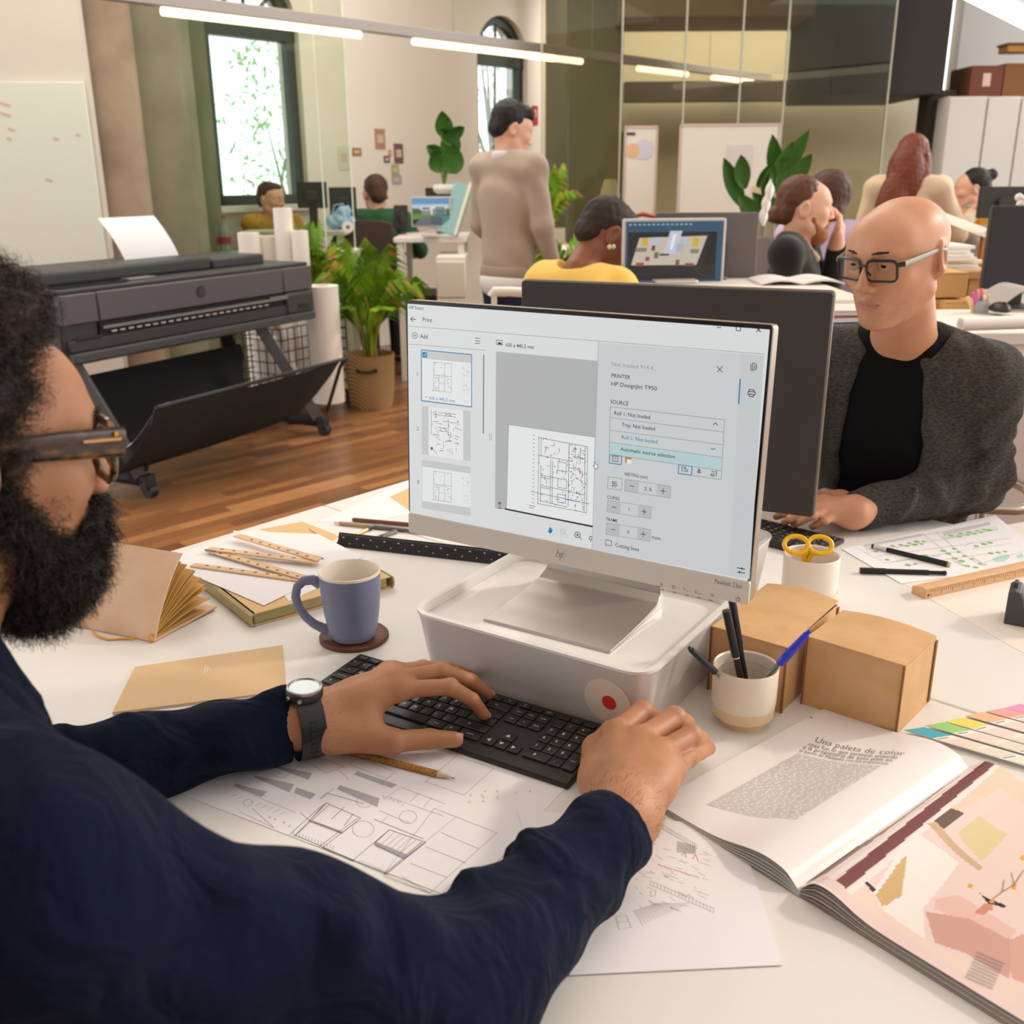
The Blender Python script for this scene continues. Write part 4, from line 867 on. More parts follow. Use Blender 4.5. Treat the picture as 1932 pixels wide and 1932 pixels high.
# ================================================================ KEYBOARD
KBK=M('keyboard_black','#2f2b28',.45,bump=(600,.1,.0004)); KEY=M('key_black','#2b2825',.42,bump=(900,.1,.0002)); LEG=M('key_print','#e8e4dc',.5)
KU=.01885
def keyboard(label,loc,rz,legends=True,w=.435,d=.1366):
    t=thing('keyboard',label,'keyboard',loc,rz)
    MB().add([(-w/2,-d,0),(w/2,-d,0),(w/2,0,0),(-w/2,0,0),(-w/2,-d,.009),(w/2,-d,.009),(w/2,0,.017),(-w/2,0,.017)],[(0,3,2,1),(4,5,6,7),(0,1,5,4),(1,2,6,5),(2,3,7,6),(3,0,4,7)]).build('body',KBK,t,bevel=.003)
    cache={}
    rows=[]
    def rowkeys(y,hh,items,x):
        for it in items:
            if isinstance(it,(int,float)): x+=it*KU; continue
            lab,ku=it[0],it[1]; hm=it[2] if len(it)>2 else 1
            rows.append((x,y,ku*KU,hh*hm+(KU*.0 if hm==1 else KU*.0),lab)); x+=ku*KU
    x0=-w/2+.0062; yt=-.007; fh=.0125
    y=yt; rowkeys(y,fh,[('esc',1)]+[('f%d'%k,14/12.) for k in range(1,13)]+[.25,('prt\nsc',1),('',1),('pause',1),.25,('',1),('',1),('',1),('',1)],x0)
    ys=[yt-fh-.0018-KU*k for k in range(5)]; h=KU
    rowkeys(ys[0],h,[(c,1) for c in 'º1234567890']+[("'",1),('¡',1),('←',2),.25,('insert',1),('inicio',1),('repág',1),.25,('',1),('/',1),('*',1),('-',1)],x0)
    rowkeys(ys[1],h,[('tab',1.5)]+[(c,1) for c in 'QWERTYUIOP']+[('`',1),('+',1),('',1.5),.25,('supr',1),('fin',1),('avpág',1),.25,('7',1),('8',1),('9',1),('+',1,2)],x0)
    rowkeys(ys[2],h,[('bloq mayús',1.75)]+[(c,1) for c in 'ASDFGHJKLÑ']+[('´',1),('Ç',2.25),3.5,('4',1),('5',1),('6',1)],x0)
    rowkeys(ys[3],h,[('↑',1.25),('<',1)]+[(c,1) for c in 'ZXCVBNM']+[(',',1),('.',1),('-',1),('↑',2.75),1.25,('▲',1),1.25,('1',1),('2',1),('3',1),('intro',1,2)],x0)
    rowkeys(ys[4],h,[('control',1.25),('fn',1.25),('⊞',1.25),('alt',1.25),('',5.5),('alt gr',1.5),('≡',1.25),('control',1.75),.25,('◄',1),('▼',1),('►',1),.25,('0',2),('.',1)],x0)
    for (x,y,kw,kh,lab) in rows:
        key=(round(kw,4),round(kh,4))
        if key not in cache:
            a,b=kw-.0022,kh-.0022; m=MB(); i=.0011
            r0=rrect(a,b,.0015,2,kw/2,-kh/2); r1=rrect(a-2*i,b-2*i,.0012,2,kw/2,-kh/2); n=len(r0)
            m.add([(p[0],p[1],0) for p in r0]+[(p[0],p[1],.0028) for p in r0]+[(p[0],p[1],.0034) for p in r1],[(k,(k+1)%n,n+(k+1)%n,n+k) for k in range(n)]+[(n+k,n+(k+1)%n,2*n+(k+1)%n,2*n+k) for k in range(n)]+[tuple(range(2*n,3*n))])
            me=m.mesh('key'); me.materials.append(KEY); me.polygons.foreach_set('use_smooth',[True]*len(me.polygons)); me.set_sharp_from_angle(angle=.6); cache[key]=me
        o=bpy.data.objects.new('key',cache[key]); COL.objects.link(o); o.parent=t; z=.009+.008*(1+y/d); sl=.008/d
        o.location=(x,y,z-.0003); o.rotation_euler=(math.atan(sl),0,0)
        if lab and legends:
            big=len(lab)==1; sz=.0068 if big else .0036
            text('legend',lab,sz,LEG,o,Matrix.Translation((kw/2 if not big else kw*.42,-kh/2,.0036)),'CENTER',bold=.0001 if big else 0)
    return t
keyboard('black full-size keyboard under the hands of the man in the navy shirt',(-.0494,1.274,DZ),math.radians(-31.3))
kb2=keyboard('black keyboard under the hand of the bald man beside the dark monitor',(.600,1.950,DZ),math.radians(136),True,.30,.125) if False else None
def small_keyboard():
    a=onz(1595,1011,DZ+.015); b=onz(1433,972,DZ+.015); d=(b-a); rz=math.atan2(a.y-b.y,a.x-b.x)
    t=thing('keyboard','black keyboard on the far desk under the hand of the bald man','keyboard',(a.x,a.y,DZ),rz)
    W=.36; D=.125   # local x runs to the photo right, local y away
    MB().add([(-W,-D,0),(0,-D,0),(0,0,0),(-W,0,0),(-W,-D,.017),(0,-D,.017),(0,0,.009),(-W,0,.009)],[(0,3,2,1),(4,5,6,7),(0,1,5,4),(1,2,6,5),(2,3,7,6),(3,0,4,7)]).build('body',KBK,t,bevel=.003)
    m=MB(); m.add([(.0015,.0015,0),(.016,.0015,0),(.016,.0165,0),(.0015,.0165,0),(.003,.003,.003),(.0145,.003,.003),(.0145,.015,.003),(.003,.015,.003)],[(0,1,5,4),(1,2,6,5),(2,3,7,6),(3,0,4,7),(4,5,6,7)]); me=m.mesh('key'); me.materials.append(KEY)
    for j in range(6):
        for i in range(19):
            o=bpy.data.objects.new('key',me); COL.objects.link(o); o.parent=t; o.location=(-.010-(i+1)*.0178,-.008-(j+1)*.0184,.009+.008*(.008+(j+.5)*.0184)/D); o.rotation_euler=(-.064,0,0)
            if i<8 and j in (2,3,4): text('legend','MNBVCXZA,LKJHGFDOPIUYTRE'[(i+8*(j-2))%24],.0065,LEG,o,Matrix.Translation((.009,.009,.0033))@Matrix.Rotation(math.pi,4,'Z'),'CENTER',bold=.0001)
small_keyboard()
# ================================================================ MUG + COASTER
MUGB=M('mug_blue_glaze','#7b82a0',.35,bump=(300,.05,.0004)); MUGI=M('mug_inner','#ece3d4',.3)
cc=Vector((-.258,1.475,DZ)); co=thing('coaster','round dark brown leather coaster under the blue mug','coaster',cc)
MB().lathe([(0,0),(.054,0),(.056,.002),(.056,.006),(.054,.008),(0,.008)],48).build('disc',M('coaster_brown','#5f3b2c',.55,bump=(60,.3,.001),noise=(20,'#7a4a36',.4,.7)),co); MB().lathe([(.050,.008),(.0505,.0083),(.051,.008)],48).build('stitched_rim',M('coaster_edge','#4a2d22',.6),co)
mu=thing('mug','slate-blue ceramic mug with white inside standing on the brown coaster','mug',(-.257,1.462,DZ+.0082))
MB().lathe([(0,0),(.029,0),(.034,.003),(.040,.022),(.0445,.05),(.0475,.085),(.0487,.112)],56).build('outer_wall',MUGB,mu); MB().lathe([(.0487,.112),(.0483,.1155),(.0472,.1165),(.0462,.115),(.0445,.08),(.041,.045),(.034,.015),(.02,.008),(0,.007)],56).build('inner_wall',MUGI,mu)
ha=math.radians(183); hd=Vector((math.cos(ha),math.sin(ha),0)); hp=[(.046,.094),(.058,.101),(.072,.100),(.083,.090),(.087,.073),(.083,.054),(.073,.037),(.061,.025),(.049,.018),(.038,.0135)]
pts=[hd*r+Vector((0,0,z)) for r,z in hp]; sm=[]
for i in range(len(pts)-1):
    for k in range(4): sm.append(pts[i].lerp(pts[i+1],k/4))
sm.append(pts[-1])
MB().tube(sm,[.0052+.0022*abs(2*i/(len(sm)-1)-1)**3 for i in range(len(sm))],10,flat=1.35,up=hd.cross(Vector((0,0,1)))).build('handle',MUGB,mu)
# ================================================================ PAPERS / BOOKLETS ON THE LEFT
PAP=M('paper_white'); KR=M('kraft','#dfc096',.8,bump=(350,.2,.0005),noise=(500,'#d6b488',.35,.7)); KR2=M('kraft_pale','#e3c398',.8,bump=(300,.15,.0004))
def sheet(name,label,cat,corners,z,mat,th=.0008,curl=None,part='sheet'):
    c=[Vector((p.x,p.y,0)) for p in corners]; o=sum(c,Vector())/4; t=thing(name,label,cat,(o.x,o.y,z)); q=[p-o for p in c]
    def f(u,v):
        p=q[3]*(1-u)*(1-v)+q[2]*u*(1-v)+q[1]*u*v+q[0]*(1-u)*v; p.z=th+(curl(u,v) if curl else 0); return p
    ob=MB().slab(f,14 if curl else 1,14 if curl else 1,th).build(part,mat,t)
    return t,o
P=lambda *a,z=DZ:[onz(x,y,z) for x,y in a]
sheet('loose_sheet','white sheet peeking out under the kraft booklet near the keyboard','paper',P((300,1285),(520,1268),(610,1305),(250,1362)),DZ,PAP)
kt,ko=sheet('kraft_booklet','plain kraft paper booklet with tiny faint print beside the watch','booklet',P((255,1258),(533,1217),(541,1303),(212,1344),z=DZ+.005),DZ+.0012,KR,.004,part='cover')
MB().b2((-.10,-.06,-.0003),(.09,.05,.0004)).build('pages',PAP,kt)
for i,w in enumerate((.026,.018,.010)):
    a=onz(387+i*0.1-8*0,1262,DZ+.006); 
    MB().box((a.x-ko.x+i*.0035,a.y-ko.y-.006*i*0,.0043),(.0022,w,.0002),Matrix.Rotation(.2,3,'Z')).build('faint_print',M('print_pale','#e8d6b8',.7),kt)
# leather notebook lying open like a fan
NBL=M('leather_tan','#e6c4a4',.75,bump=(120,.25,.0008),noise=(12,'#d9b190',.4,.75)); NBE=M('leather_edge','#9b6a4b',.7); PGY=M('page_kraft','#d3a75f',.8)
na=onz(290,1213); nb_=onz(140,1182); ax=(nb_-na); ax.z=0; NL=.27; ax.normalize(); nrm=Vector((ax.y,-ax.x,0)) if Vector((ax.y,-ax.x,0)).y>0 else Vector((-ax.y,ax.x,0))
nt=thing('notebook','tan leather notebook with fanned kraft pages and an orange elastic cord','notebook',(na.x,na.y,DZ)); 
# local: a along spine (ax), b away from the spine (bd); opened fan seen at the near end
bd=(onz(380,1166)-na); bd.z=0; BW=.145; bd.normalize()
def leaf(name,ang,w,th,mat,a0=0.0,a1=NL,curve=0):
    def f(u,v):
        a=a0+(a1-a0)*u; r=w*v; an=ang+curve*v*v; p=ax*a+bd*(r*math.cos(an))+Vector((0,0,.004+r*math.sin(an)+.006*math.sin(min(v*8,1.57))*(1 if ang>.3 else 0))); return p
    return MB().slab(f,6,10,th,tuple((Vector((0,0,1))*math.cos(ang)-bd*math.sin(ang)))).build(name,mat,nt)
leaf('back_cover',.02,BW,.003,NBL)
for k in range(9): leaf('page',(.10+.105*k)+ (.015 if k%2 else 0),BW*(.96-.008*k),.0012,PGY,.004,NL-.004,-.10+.03*(k%3))
leaf('front_cover',1.10,BW*.98,.003,NBL,-.002,NL,-.12)
MB().tube([ax*.02*math.cos(a)+Vector((0,0,.006)) if False else ax*(.004+.002*math.cos(a))+Vector((0,0,.008+.007*math.sin(a)))-bd*(.004*math.cos(a)) for a in [k*.5 for k in range(13)]],.0016,6).build('elastic_loop',M('elastic_orange','#e8a01e',.5),nt)
cp=[onz(175,1190,DZ+.006),onz(185,1200,DZ+.003),onz(205,1207,DZ+.002),onz(232,1205,DZ+.002),onz(255,1205,DZ+.004)]
MB().tube([p-Vector((na.x,na.y,DZ)) for p in cp],.0017,6).build('elastic_cord',M('elastic_orange'),nt)
# khaki folder box, papers, folding ruler
KH=M('khaki_board','#b9ab7d',.7,bump=(200,.1,.0005)); KHT=M('khaki_tan','#e0bd88',.75)
fA=onz(480,1183); fB=onz(738,1110); fC=onz(338,1096); u=(fB-fA); u.z=0; FL=u.length; u.normalize(); v=Vector((-u.y,u.x,0))
if (fC-fA).dot(v)<0: v=-v
ft=thing('document_folder','khaki cardboard document folder box under white sheets and folding ruler','folder',(fA.x,fA.y,DZ),math.atan2(u.y,u.x)); D2=.33
MB().b2((0,0,0),(FL,D2,.0025)).build('bottom_board',KHT,ft,bevel=.0008); MB().b2((.002,.004,.0025),(FL-.006,D2-.01,.021)).build('inner_block',KH,ft,bevel=.002); MB().b2((0,0,.021),(FL,D2,.0235)).build('top_board',KHT,ft,bevel=.0008)
sp=MB(); prof=[(0,.0),(-.006,.004),(-.007,.012),(-.005,.020),(0,.0235),(.004,.0235),(-.001,.018),(-.002,.012),(-.001,.005),(.004,.001)]
sp.prism(prof,0,D2,lambda x,y,z:(x,z,y)).build('spine',KH,ft); MB().prism([(FL-y,z) if False else (FL+.004-y*.6,z) for y,z in prof],0,D2,lambda x,y,z:(x,z,y)).build('edge_fold',KH,ft)
zf=DZ+.0236
sheet('drawing_sheet','lower white sheet on the khaki folder, corner showing past the mug','paper',P((440,1002),(600,1008),(706,1062),(545,1135),z=zf),zf,PAP,.0008)
sheet('drawing_sheet','upper white sheet on the khaki folder under the folding ruler','paper',P((300,1058),(480,998),(690,1048),(498,1143),z=zf+.001),zf+.0010,PAP,.0008)
sheet('kraft_envelope','tan kraft sheet sticking out behind the white sheets','envelope',P((488,1000),(570,985),(640,1012),(600,1040)),DZ,KHT,.0012)
sheet('kraft_sheet','tan kraft sheet at the desk edge by the left end of the monitor','paper',P((735,938),(775,920),(800,960),(790,975)),DZ,KHT,.001); sheet('loose_sheet','white sheet at the desk edge behind the pencils','paper',P((600,985),(775,905),(820,960),(700,985)),DZ,PAP,.0006)
WOOD=M('ruler_wood','#e6c49c',.6,noise=(30,'#d9b184',.4,.7),stretch=(1,12,1)); INKB=M('ink_dark','#4b4036',.7)
fr=thing('folding_ruler','wooden zigzag folding ruler lying on the white sheets','ruler',(0,0,zf+.0019)); prev=None; zr=0
for i,(p0,p1) in enumerate((((367,1066),(583,1096)),((583,1096),(397,1041)),((397,1041),(595,1066)),((600,1064),(450,1019)))):
    a=onz(*p0,zf+.004); b=onz(*p1,zf+.004); d=b-a; d.z=0; L=d.length; an=math.atan2(d.y,d.x); z=.0002+.0032*i
    T=Matrix.Translation((a.x,a.y,z))@Matrix.Rotation(an,4,'Z'); s=MB(T).b2((-.004,-.0085,0),(L+.004,.0085,.003)).build('ruler_section',WOOD,fr,bevel=.0006)
    k=MB(T)
    for q in range(1,int(L/.0052)): k.b2((q*.0052,-.0085,.0030),(q*.0052+.0005,-.0085+(.006 if q%5==0 else .0035),.0031))
    for q in range(1,int(L/.026)): k.b2((q*.026-.0035,.0005,.0030),(q*.026+.0035,.0045,.0031))
    k.build('scale_marks',INKB,s)['kind']='stuff'
    MB(T).b2((-.006,-.009,-.0003) if i else (L-.02,-.009,-.0003),(.018,-.0075,.0033) if i else (L+.006,-.0075,.0033)).build('joint_clip',M('clip_steel','#8d8f92',.3,metal=.8),s)
# ================================================================ PENS AND SCALE RULER BEHIND MUG
def pen(label,p0,p1,z,secs,name='pen',cat='pen',clip=None):
    """secs: list of (t0,t1,r0,r1,mat,part)"""
    a=Vector(p0); b=Vector(p1); d=b-a; L=d.length; R=d.to_track_quat('Z','X').to_euler()
    t=thing(name,label,cat,a,rot=R)
    for (t0,t1,r0,r1,m,pn) in secs: MB().cyl((0,0,L*t0),(0,0,L*t1),r0,r1,14).build(pn,m,t,bevel=.0003 if r1>.001 else 0)
    if clip: MB().b2((-.0015,clip[2],L*clip[0]),(.0015,clip[2]+.0015,L*clip[1])).build('clip',clip[3],t,bevel=.0004)
    return t
BLKP=M('pen_black','#1c1c1f',.3); BRN=M('pencil_brown','#7a4a38',.4); CLEAR=M('pen_clear','#e8e2da',.1,trans=.75,ior=1.2); GREYP=M('pen_grey','#6f6660',.4); GOLDP=M('pen_gold','#d9c08c',.35,metal=.4)
pp=lambda x,y,z:onz(x,y,DZ+z)
pen('brown lacquered pencil lying behind the black scale ruler',pp(665,980,.005),pp(800,992,.005),0,[(0,.02,.003,.0042,BRN,'end_cap'),(.02,1,.0044,.0044,BRN,'barrel')],'pencil','pencil')
pen('clear plastic pen with brown core next to the brown pencil',pp(631,986,.0045),pp(800,1004,.0045),0,[(0,.06,.003,.0036,CLEAR,'cap_tip'),(.06,.45,.004,.004,M('core_tan','#b89b7c',.3),'barrel'),(.45,1,.0042,.0042,GREYP,'grip')])
pen('black pen with gold middle lying under the brown pencil',pp(632,1027,.004),pp(700,996,.004),0,[(0,.12,.001,.003,BLKP,'nib_holder'),(.12,.5,.0038,.0038,BLKP,'barrel'),(.5,.9,.0036,.0036,GOLDP,'gold_band'),(.9,1,.004,.004,BLKP,'end_cap')])
pen('grey metal pen with bright clip near the scale ruler',pp(690,1022,.004),pp(748,1002,.004),0,[(0,.45,.0040,.0040,GREYP,'barrel'),(.45,.5,.0043,.0043,BLKP,'ring'),(.5,1,.0042,.0042,GREYP,'cap')],clip=(.5,.98,.004,M('clip_steel')))
a=onz(641,1026,DZ); b=onz(975,1064,DZ); d=b-a; L=d.length
sr=thing('scale_ruler','black triangular architect scale ruler lying beside the white tray','ruler',a,math.atan2(d.y,d.x)); SRB=M('scale_black','#23242a',.4)
MB().prism([(-.016,0),(.016,0),(.002,.0045),(.0,.024),(-.002,.0045)] if False else [(-.017,0),(-.002,.004),(.015,0),(.006,.010),(.0,.026),(-.006,.012)],0,L,lambda x,y,z:(z,x,y)).build('body',SRB,sr,bevel=.0008)
k=MB()
for i in range(24): k.b2((.012+i*L/25,-.0120,.0066),(.0145+i*L/25,-.0105,.0082)) if i%2 else k.box((.012+i*L/25,-.0046,.0170),(.004,.0005,.0022))
for i in range(80): k.box((.006+i*L/82,-.0022,.0215),(.0004,.0004,.003))
k.build('scale_marks',M('mark_white','#d8d5cc',.6),sr)['kind']='stuff'
# ================================================================ SKETCH SHEETS
INKG=M('pencil_grey','#8d8a90',.8); INKD=M('pencil_dark','#5f5d63',.8); INKR=M('pencil_red','#d9a596',.8); SHADE=M('pencil_shade','#b3b1b8',.85)
def ink(name,parent,org,z,segs,w,mat,fz):
    mb=MB()
    for (x0,y0,x1,y1) in segs:
        a=fz(x0,y0)-org; b=fz(x1,y1)-org; a.z=b.z=z; d=b-a
        if d.length<1e-6: continue
        d.normalize(); n=Vector((-d.y,d.x,0))*w/2; mb.add([a-n,b-n,b+n,a+n],[(0,1,2,3)])
    o=mb.build(name,mat,parent,smooth=False); o['kind']='stuff'; return o
def fill(name,parent,org,z,pts,mat,fz):
    P=[fz(*p)-org for p in pts]
    for p in P: p.z=z
    if sum(P[i].x*P[(i+1)%len(P)].y-P[(i+1)%len(P)].x*P[i].y for i in range(len(P)))<0: P=P[::-1]
    return MB().add(P,[tuple(range(len(P)))]).build(name,mat,parent,smooth=False)
sk,so=sheet('sketch_sheet','large white sheet with pencil building facade sketches under the keyboard','drawing',P((560,1330),(1120,1430),(868,1700),(330,1495)),DZ,PAP,.0007)
Z=lambda x,y:(360+x*.4141,1380+y*.4141); FZ=lambda x,y:onz(*Z(x,y),DZ+.0008)
S=[];Dk=[]
def quad(L,a,b,c,d): 
    for p,q in ((a,b),(b,c),(c,d),(d,a)): L.append((*p,*q))
quad(S,(1210,113),(1382,167),(1245,290),(1070,228)); quad(S,(1110,350),(1395,462),(1090,735),(880,650)); S+=[(1205,392,900,640),(1140,460,1312,535),(1070,525,1255,600),(1000,600,1165,665),(960,660,1090,735)]
quad(Dk,(615,325),(775,395),(690,462),(540,408)); quad(Dk,(905,448),(1070,505),(970,580),(835,512)); Dk+=[(600,335,450,470),(615,330,480,470),(630,335,470,480),(775,395,600,530),(760,395,585,525),(905,448,735,590),(1070,505,890,650),(1055,505,880,650),(640,400,700,345),(700,430,740,375),(560,410,690,465),(470,470,890,650),(600,530,740,590),(835,400,1060,490),(620,280,790,330),(620,280,590,305)]
for i in range(6): S.append((930+i*24,458+i*9,850+i*24,530+i*8))
S+=[(720,150,895,215),(895,215,860,245),(720,150,760,120),(760,120,930,185),(930,185,895,215),(545,150,620,190),(620,190,700,160),(560,110,700,160),(500,370,540,405),(230,270,480,370),(200,235,350,300),(280,350,380,440),(220,365,380,440),(300,170,420,215),(420,215,500,150),(680,180,720,220),(590,310,650,260),(960,255,1160,330),(905,300,1150,385),(950,260,880,310),(1040,280,1000,320),(1100,300,1060,345),(860,360,1000,420),(900,385,870,410),(1250,640,1150,730),(880,660,1120,745)]
for i in range(9): S.append((210+i*28,285+i*10,180+i*28,300+i*10)); S.append((560+i*12,545+i*4,548+i*12,565+i*4))
for i in range(14): S.append((470+i*14,455+i*5,465+i*14,475+i*5)); S.append((775+i*10,585+i*4,765+i*10,600+i*4)); S.append((850+i*9,510+i*4,845+i*9,528+i*4))
for (cx,cy,r) in ((790,320,36),(260,325,22),(785,445,50),(540,560,16),(572,573,14),(990,390,40)): S+=[(cx+r*math.cos(k*.52),cy+r*.75*math.sin(k*.52),cx+r*math.cos((k+1)*.52),cy+r*.75*math.sin((k+1)*.52)) for k in range(12)]
for i in range(9): S.append((875+i*11,290+i*4+ (i%3)*4,882+i*11,305+i*4-(i%2)*8))
ink('pencil_lines',sk,so,.0009,S,.00045,INKG,FZ); ink('dark_pencil_lines',sk,so,.0009,Dk,.0007,INKD,FZ)
for pts in (((680,245),(860,305),(850,345),(665,262)),((760,182),(940,242),(915,258),(742,196)),((285,200),(470,240),(450,278),(290,210)),((375,155),(552,190),(535,220),(385,165)),((480,255),(570,285),(545,310),(470,280)),((200,240),(350,275),(320,300),(195,250)),((840,500),(985,560),(970,580),(835,520)),((540,400),(690,455),(680,465),(535,410))): fill('hatched_shade',sk,so,.00085,pts,SHADE,FZ)
R=[]
for (x,y) in ((1275,290),(1325,290),(1340,272),(1333,300),(1395,272),(1398,300),(1268,320),(1333,318),(1483,280),(1545,272),(360,390),(425,415),(385,400),(450,430)): R+=[(x-5,y+4,x,y-5),(x,y-5,x+5,y+4),(x-5,y+4,x+5,y+4)]
ink('red_pencil_lines',sk,so,.0009,R,.0005,INKR,FZ)
s2,o2=sheet('sketch_sheet','white sheet with faint pencil perspective sketch at the right forearm','drawing',P((975,1530),(1392,1560),(1476,1823),(1075,1842)),DZ+.0011,PAP,.0007)
Z2=lambda x,y:(1060+x*.4513,1300+y*.4513); FZ2=lambda x,y:onz(*Z2(x,y),DZ+.0008); S=[]
for (a,b) in (((395,555),(565,655)),((370,805),(635,920))): 
    n=18
    for k in range(n+1):
        t=k/n; x=a[0]+(b[0]-a[0])*t; y=a[1]+(b[1]-a[1])*t; S.append((x,y,x,y+18))
    S+=[(*a,*b),(a[0],a[1]+18,b[0],b[1]+18)]
quad(S,(225,955),(270,950),(290,1000),(240,1010)); S.append((232,980,280,975)); quad(S,(370,850),(390,843),(393,866),(372,873))
rn=random.Random(2)
for i in range(60): x=300+rn.random()*300; y=640+rn.random()*280; S.append((x,y,x+rn.uniform(10,50),y+rn.uniform(4,20)))
for i in range(16): S.append((300+i*6,930-i*2,340+i*13,990-i*6)); S.append((480,640+i*3,560,660+i*2))
ink('pencil_lines',s2,o2,.0009,S,.0005,M('pencil_faint','#c3c0c0',.8),FZ2)
R=[(500,700,515,685),(515,685,520,710),(545,715,560,695),(560,695,570,725),(375,672,380,676)]+[(400+i*22,735+i*7,420+i*22,745+i*7) for i in range(8)]
ink('red_pencil_lines',s2,o2,.0009,R,.0009,INKR,FZ2)
pc_a=onz(858,1469,DZ+.004); pc_b=onz(640,1412,DZ+.005)
pen('cork-wrapped pencil lying on the facade sketch below the left hand',pc_a,pc_b,0,[(0,.02,.0004,.0008,INKD,'lead'),(.02,.14,.0008,.0042,M('pencil_wood','#d8c3a5',.7),'sharpened_tip'),(.14,1,.0045,.0045,M('cork','#c08c48',.8,noise=(400,'#a06c30',.45,.6)),'barrel')],'pencil','pencil')
# ================================================================ PEN CUP
CRM=M('ceramic_cream','#ecdfcf',.35); CRG=M('ceramic_sand','#e6cda4',.45)
pcx=Vector((.313,1.206,DZ)); cup=thing('pen_cup','cream ceramic cup with sand-coloured base holding four pens','cup',pcx)
MB().lathe([(0,0),(.030,0),(.031,.006),(.041,.014),(.0425,.030)],48).build('base_band',CRG,cup); MB().lathe([(.0425,.030),(.0432,.034),(.0435,.084),(.0425,.086),(.0405,.084),(.039,.05),(.036,.012),(0,.010)],48).build('glazed_wall',CRM,cup)
rg=MB()
for zz in (.050,.060,.070): rg.lathe([(.0395,zz),(.0388,zz+.001),(.0395,zz+.002)],40)
rg.build('throwing_rings',M('ceramic_grey','#cfc9c2',.4),cup)
def yat(px,py,Y): return at(px,py,Y)
b0=pcx+Vector((0,0,.014))
pen('black-capped ballpoint pen leaning left out of the pen cup',b0+Vector((.018,.004,.0)),at(1300,1222,1.175),0,[(0,.62,.0036,.0036,CLEAR,'barrel'),(0.02,.6,.0012,.0012,BLKP,'ink_tube'),(.62,.97,.0048,.0040,BLKP,'cap'),(.97,1,.0030,.0026,BLKP,'end_plug')])
pen('black fineliner with white ring standing in the pen cup, shorter one',b0+Vector((.006,-.006,0)),at(1370,1152,1.20),0,[(0,.55,.0045,.0045,BLKP,'barrel'),(.55,.565,.0046,.0046,M('mark_white'),'white_ring'),(.565,1,.0056,.0056,BLKP,'cap')],clip=(.72,.98,.005,BLKP))
pen('taller black fineliner behind the shorter one in the pen cup',b0+Vector((.012,.012,0)),at(1381,1132,1.225),0,[(0,.6,.0045,.0045,BLKP,'barrel'),(.6,1,.0054,.0054,BLKP,'cap')],clip=(.66,.96,.005,BLKP))
BLU=M('pen_blue','#1f34d6',.25,coat=.4)
pen('clear ballpoint pen with bright blue cap leaning right in the pen cup',b0+Vector((-.012,-.004,0)),at(1528,1190,1.195),0,[(0,.66,.0042,.0042,CLEAR,'barrel'),(0.02,.64,.0015,.0015,M('ink_blue','#2a2f6a',.4),'ink_tube'),(.60,.68,.0046,.0062,BLU,'cap_skirt'),(.68,.96,.0062,.0042,BLU,'cap'),(.96,1,.0032,.0026,BLU,'end_plug')],clip=(.50,.94,-.0068,BLU))
# ================================================================ CARDBOARD BOXES
CB=M('cardboard','#d8ae7e',.8,bump=(160,.15,.0006),noise=(25,'#cfa371',.4,.7)); CBE=M('cardboard_edge','#8d6540',.85)
def mailer(label,A,B,C,h,lift=0,bulge=.006):
    A,B,C=[Vector((p.x,p.y,0)) for p in (A,B,C)]; u=(B-A); W=u.length; u.normalize(); v=Vector((-u.y,u.x,0)); D=(C-B).dot(v); an=math.atan2(u.y,u.x)
    t=thing('cardboard_box',label,'box',(A.x,A.y,DZ),an); e=.0025
    MB().slab(lambda a,b:(W*a,-bulge*math.sin(math.pi*a)*math.sin(math.pi*min(b*1.0,1)),h*b),10,8,e,(0,-1,0)).build('front_wall',CB,t)
    MB().b2((W-e,.001,0),(W,D,h-.003)).build('side_wall',CB,t,bevel=.0006); MB().b2((0,.001,0),(e,D,h-.003)).build('side_wall',CB,t,bevel=.0006); MB().b2((0,D-e,0),(W,D,h-.002)).build('back_wall',CB,t,bevel=.0006); MB().b2((e,e,0),(W-e,D-e,.002)).build('floor_panel',CB,t)
    MB().slab(lambda a,b:(W*a,D*b-.001,h+.001+.006*math.sin(math.pi*a)*b+lift*b),8,8,e).build('lid',CB,t)
    MB().b2((W*.08,D-.001,h-.03),(W*.92,D+.002,h-.002)).build('lid_tuck_flap',CB,t,bevel=.0006)
    MB().b2((W-.0012,-.0022,.0),(W+.0012,.0012,h)).build('corner_fold',CBE,t); MB().b2((-.0012,-.0022,.0),(.0012,.0012,h)).build('corner_fold',CBE,t)
    MB().b2((W-.004,D-.004,.004),(W+.0022,D+.0022,h-.006)).build('edge_fold',CBE,t)
    return t
mailer('kraft cardboard mailer box at right beside the magazine',onz(1512,1327),onz(1690,1389),onz(1784,1338),.104)
mailer('kraft cardboard mailer box with lifted lid behind the pen cup',onz(1336,1300),onz(1474,1345),onz(1590,1258),.100,.004)
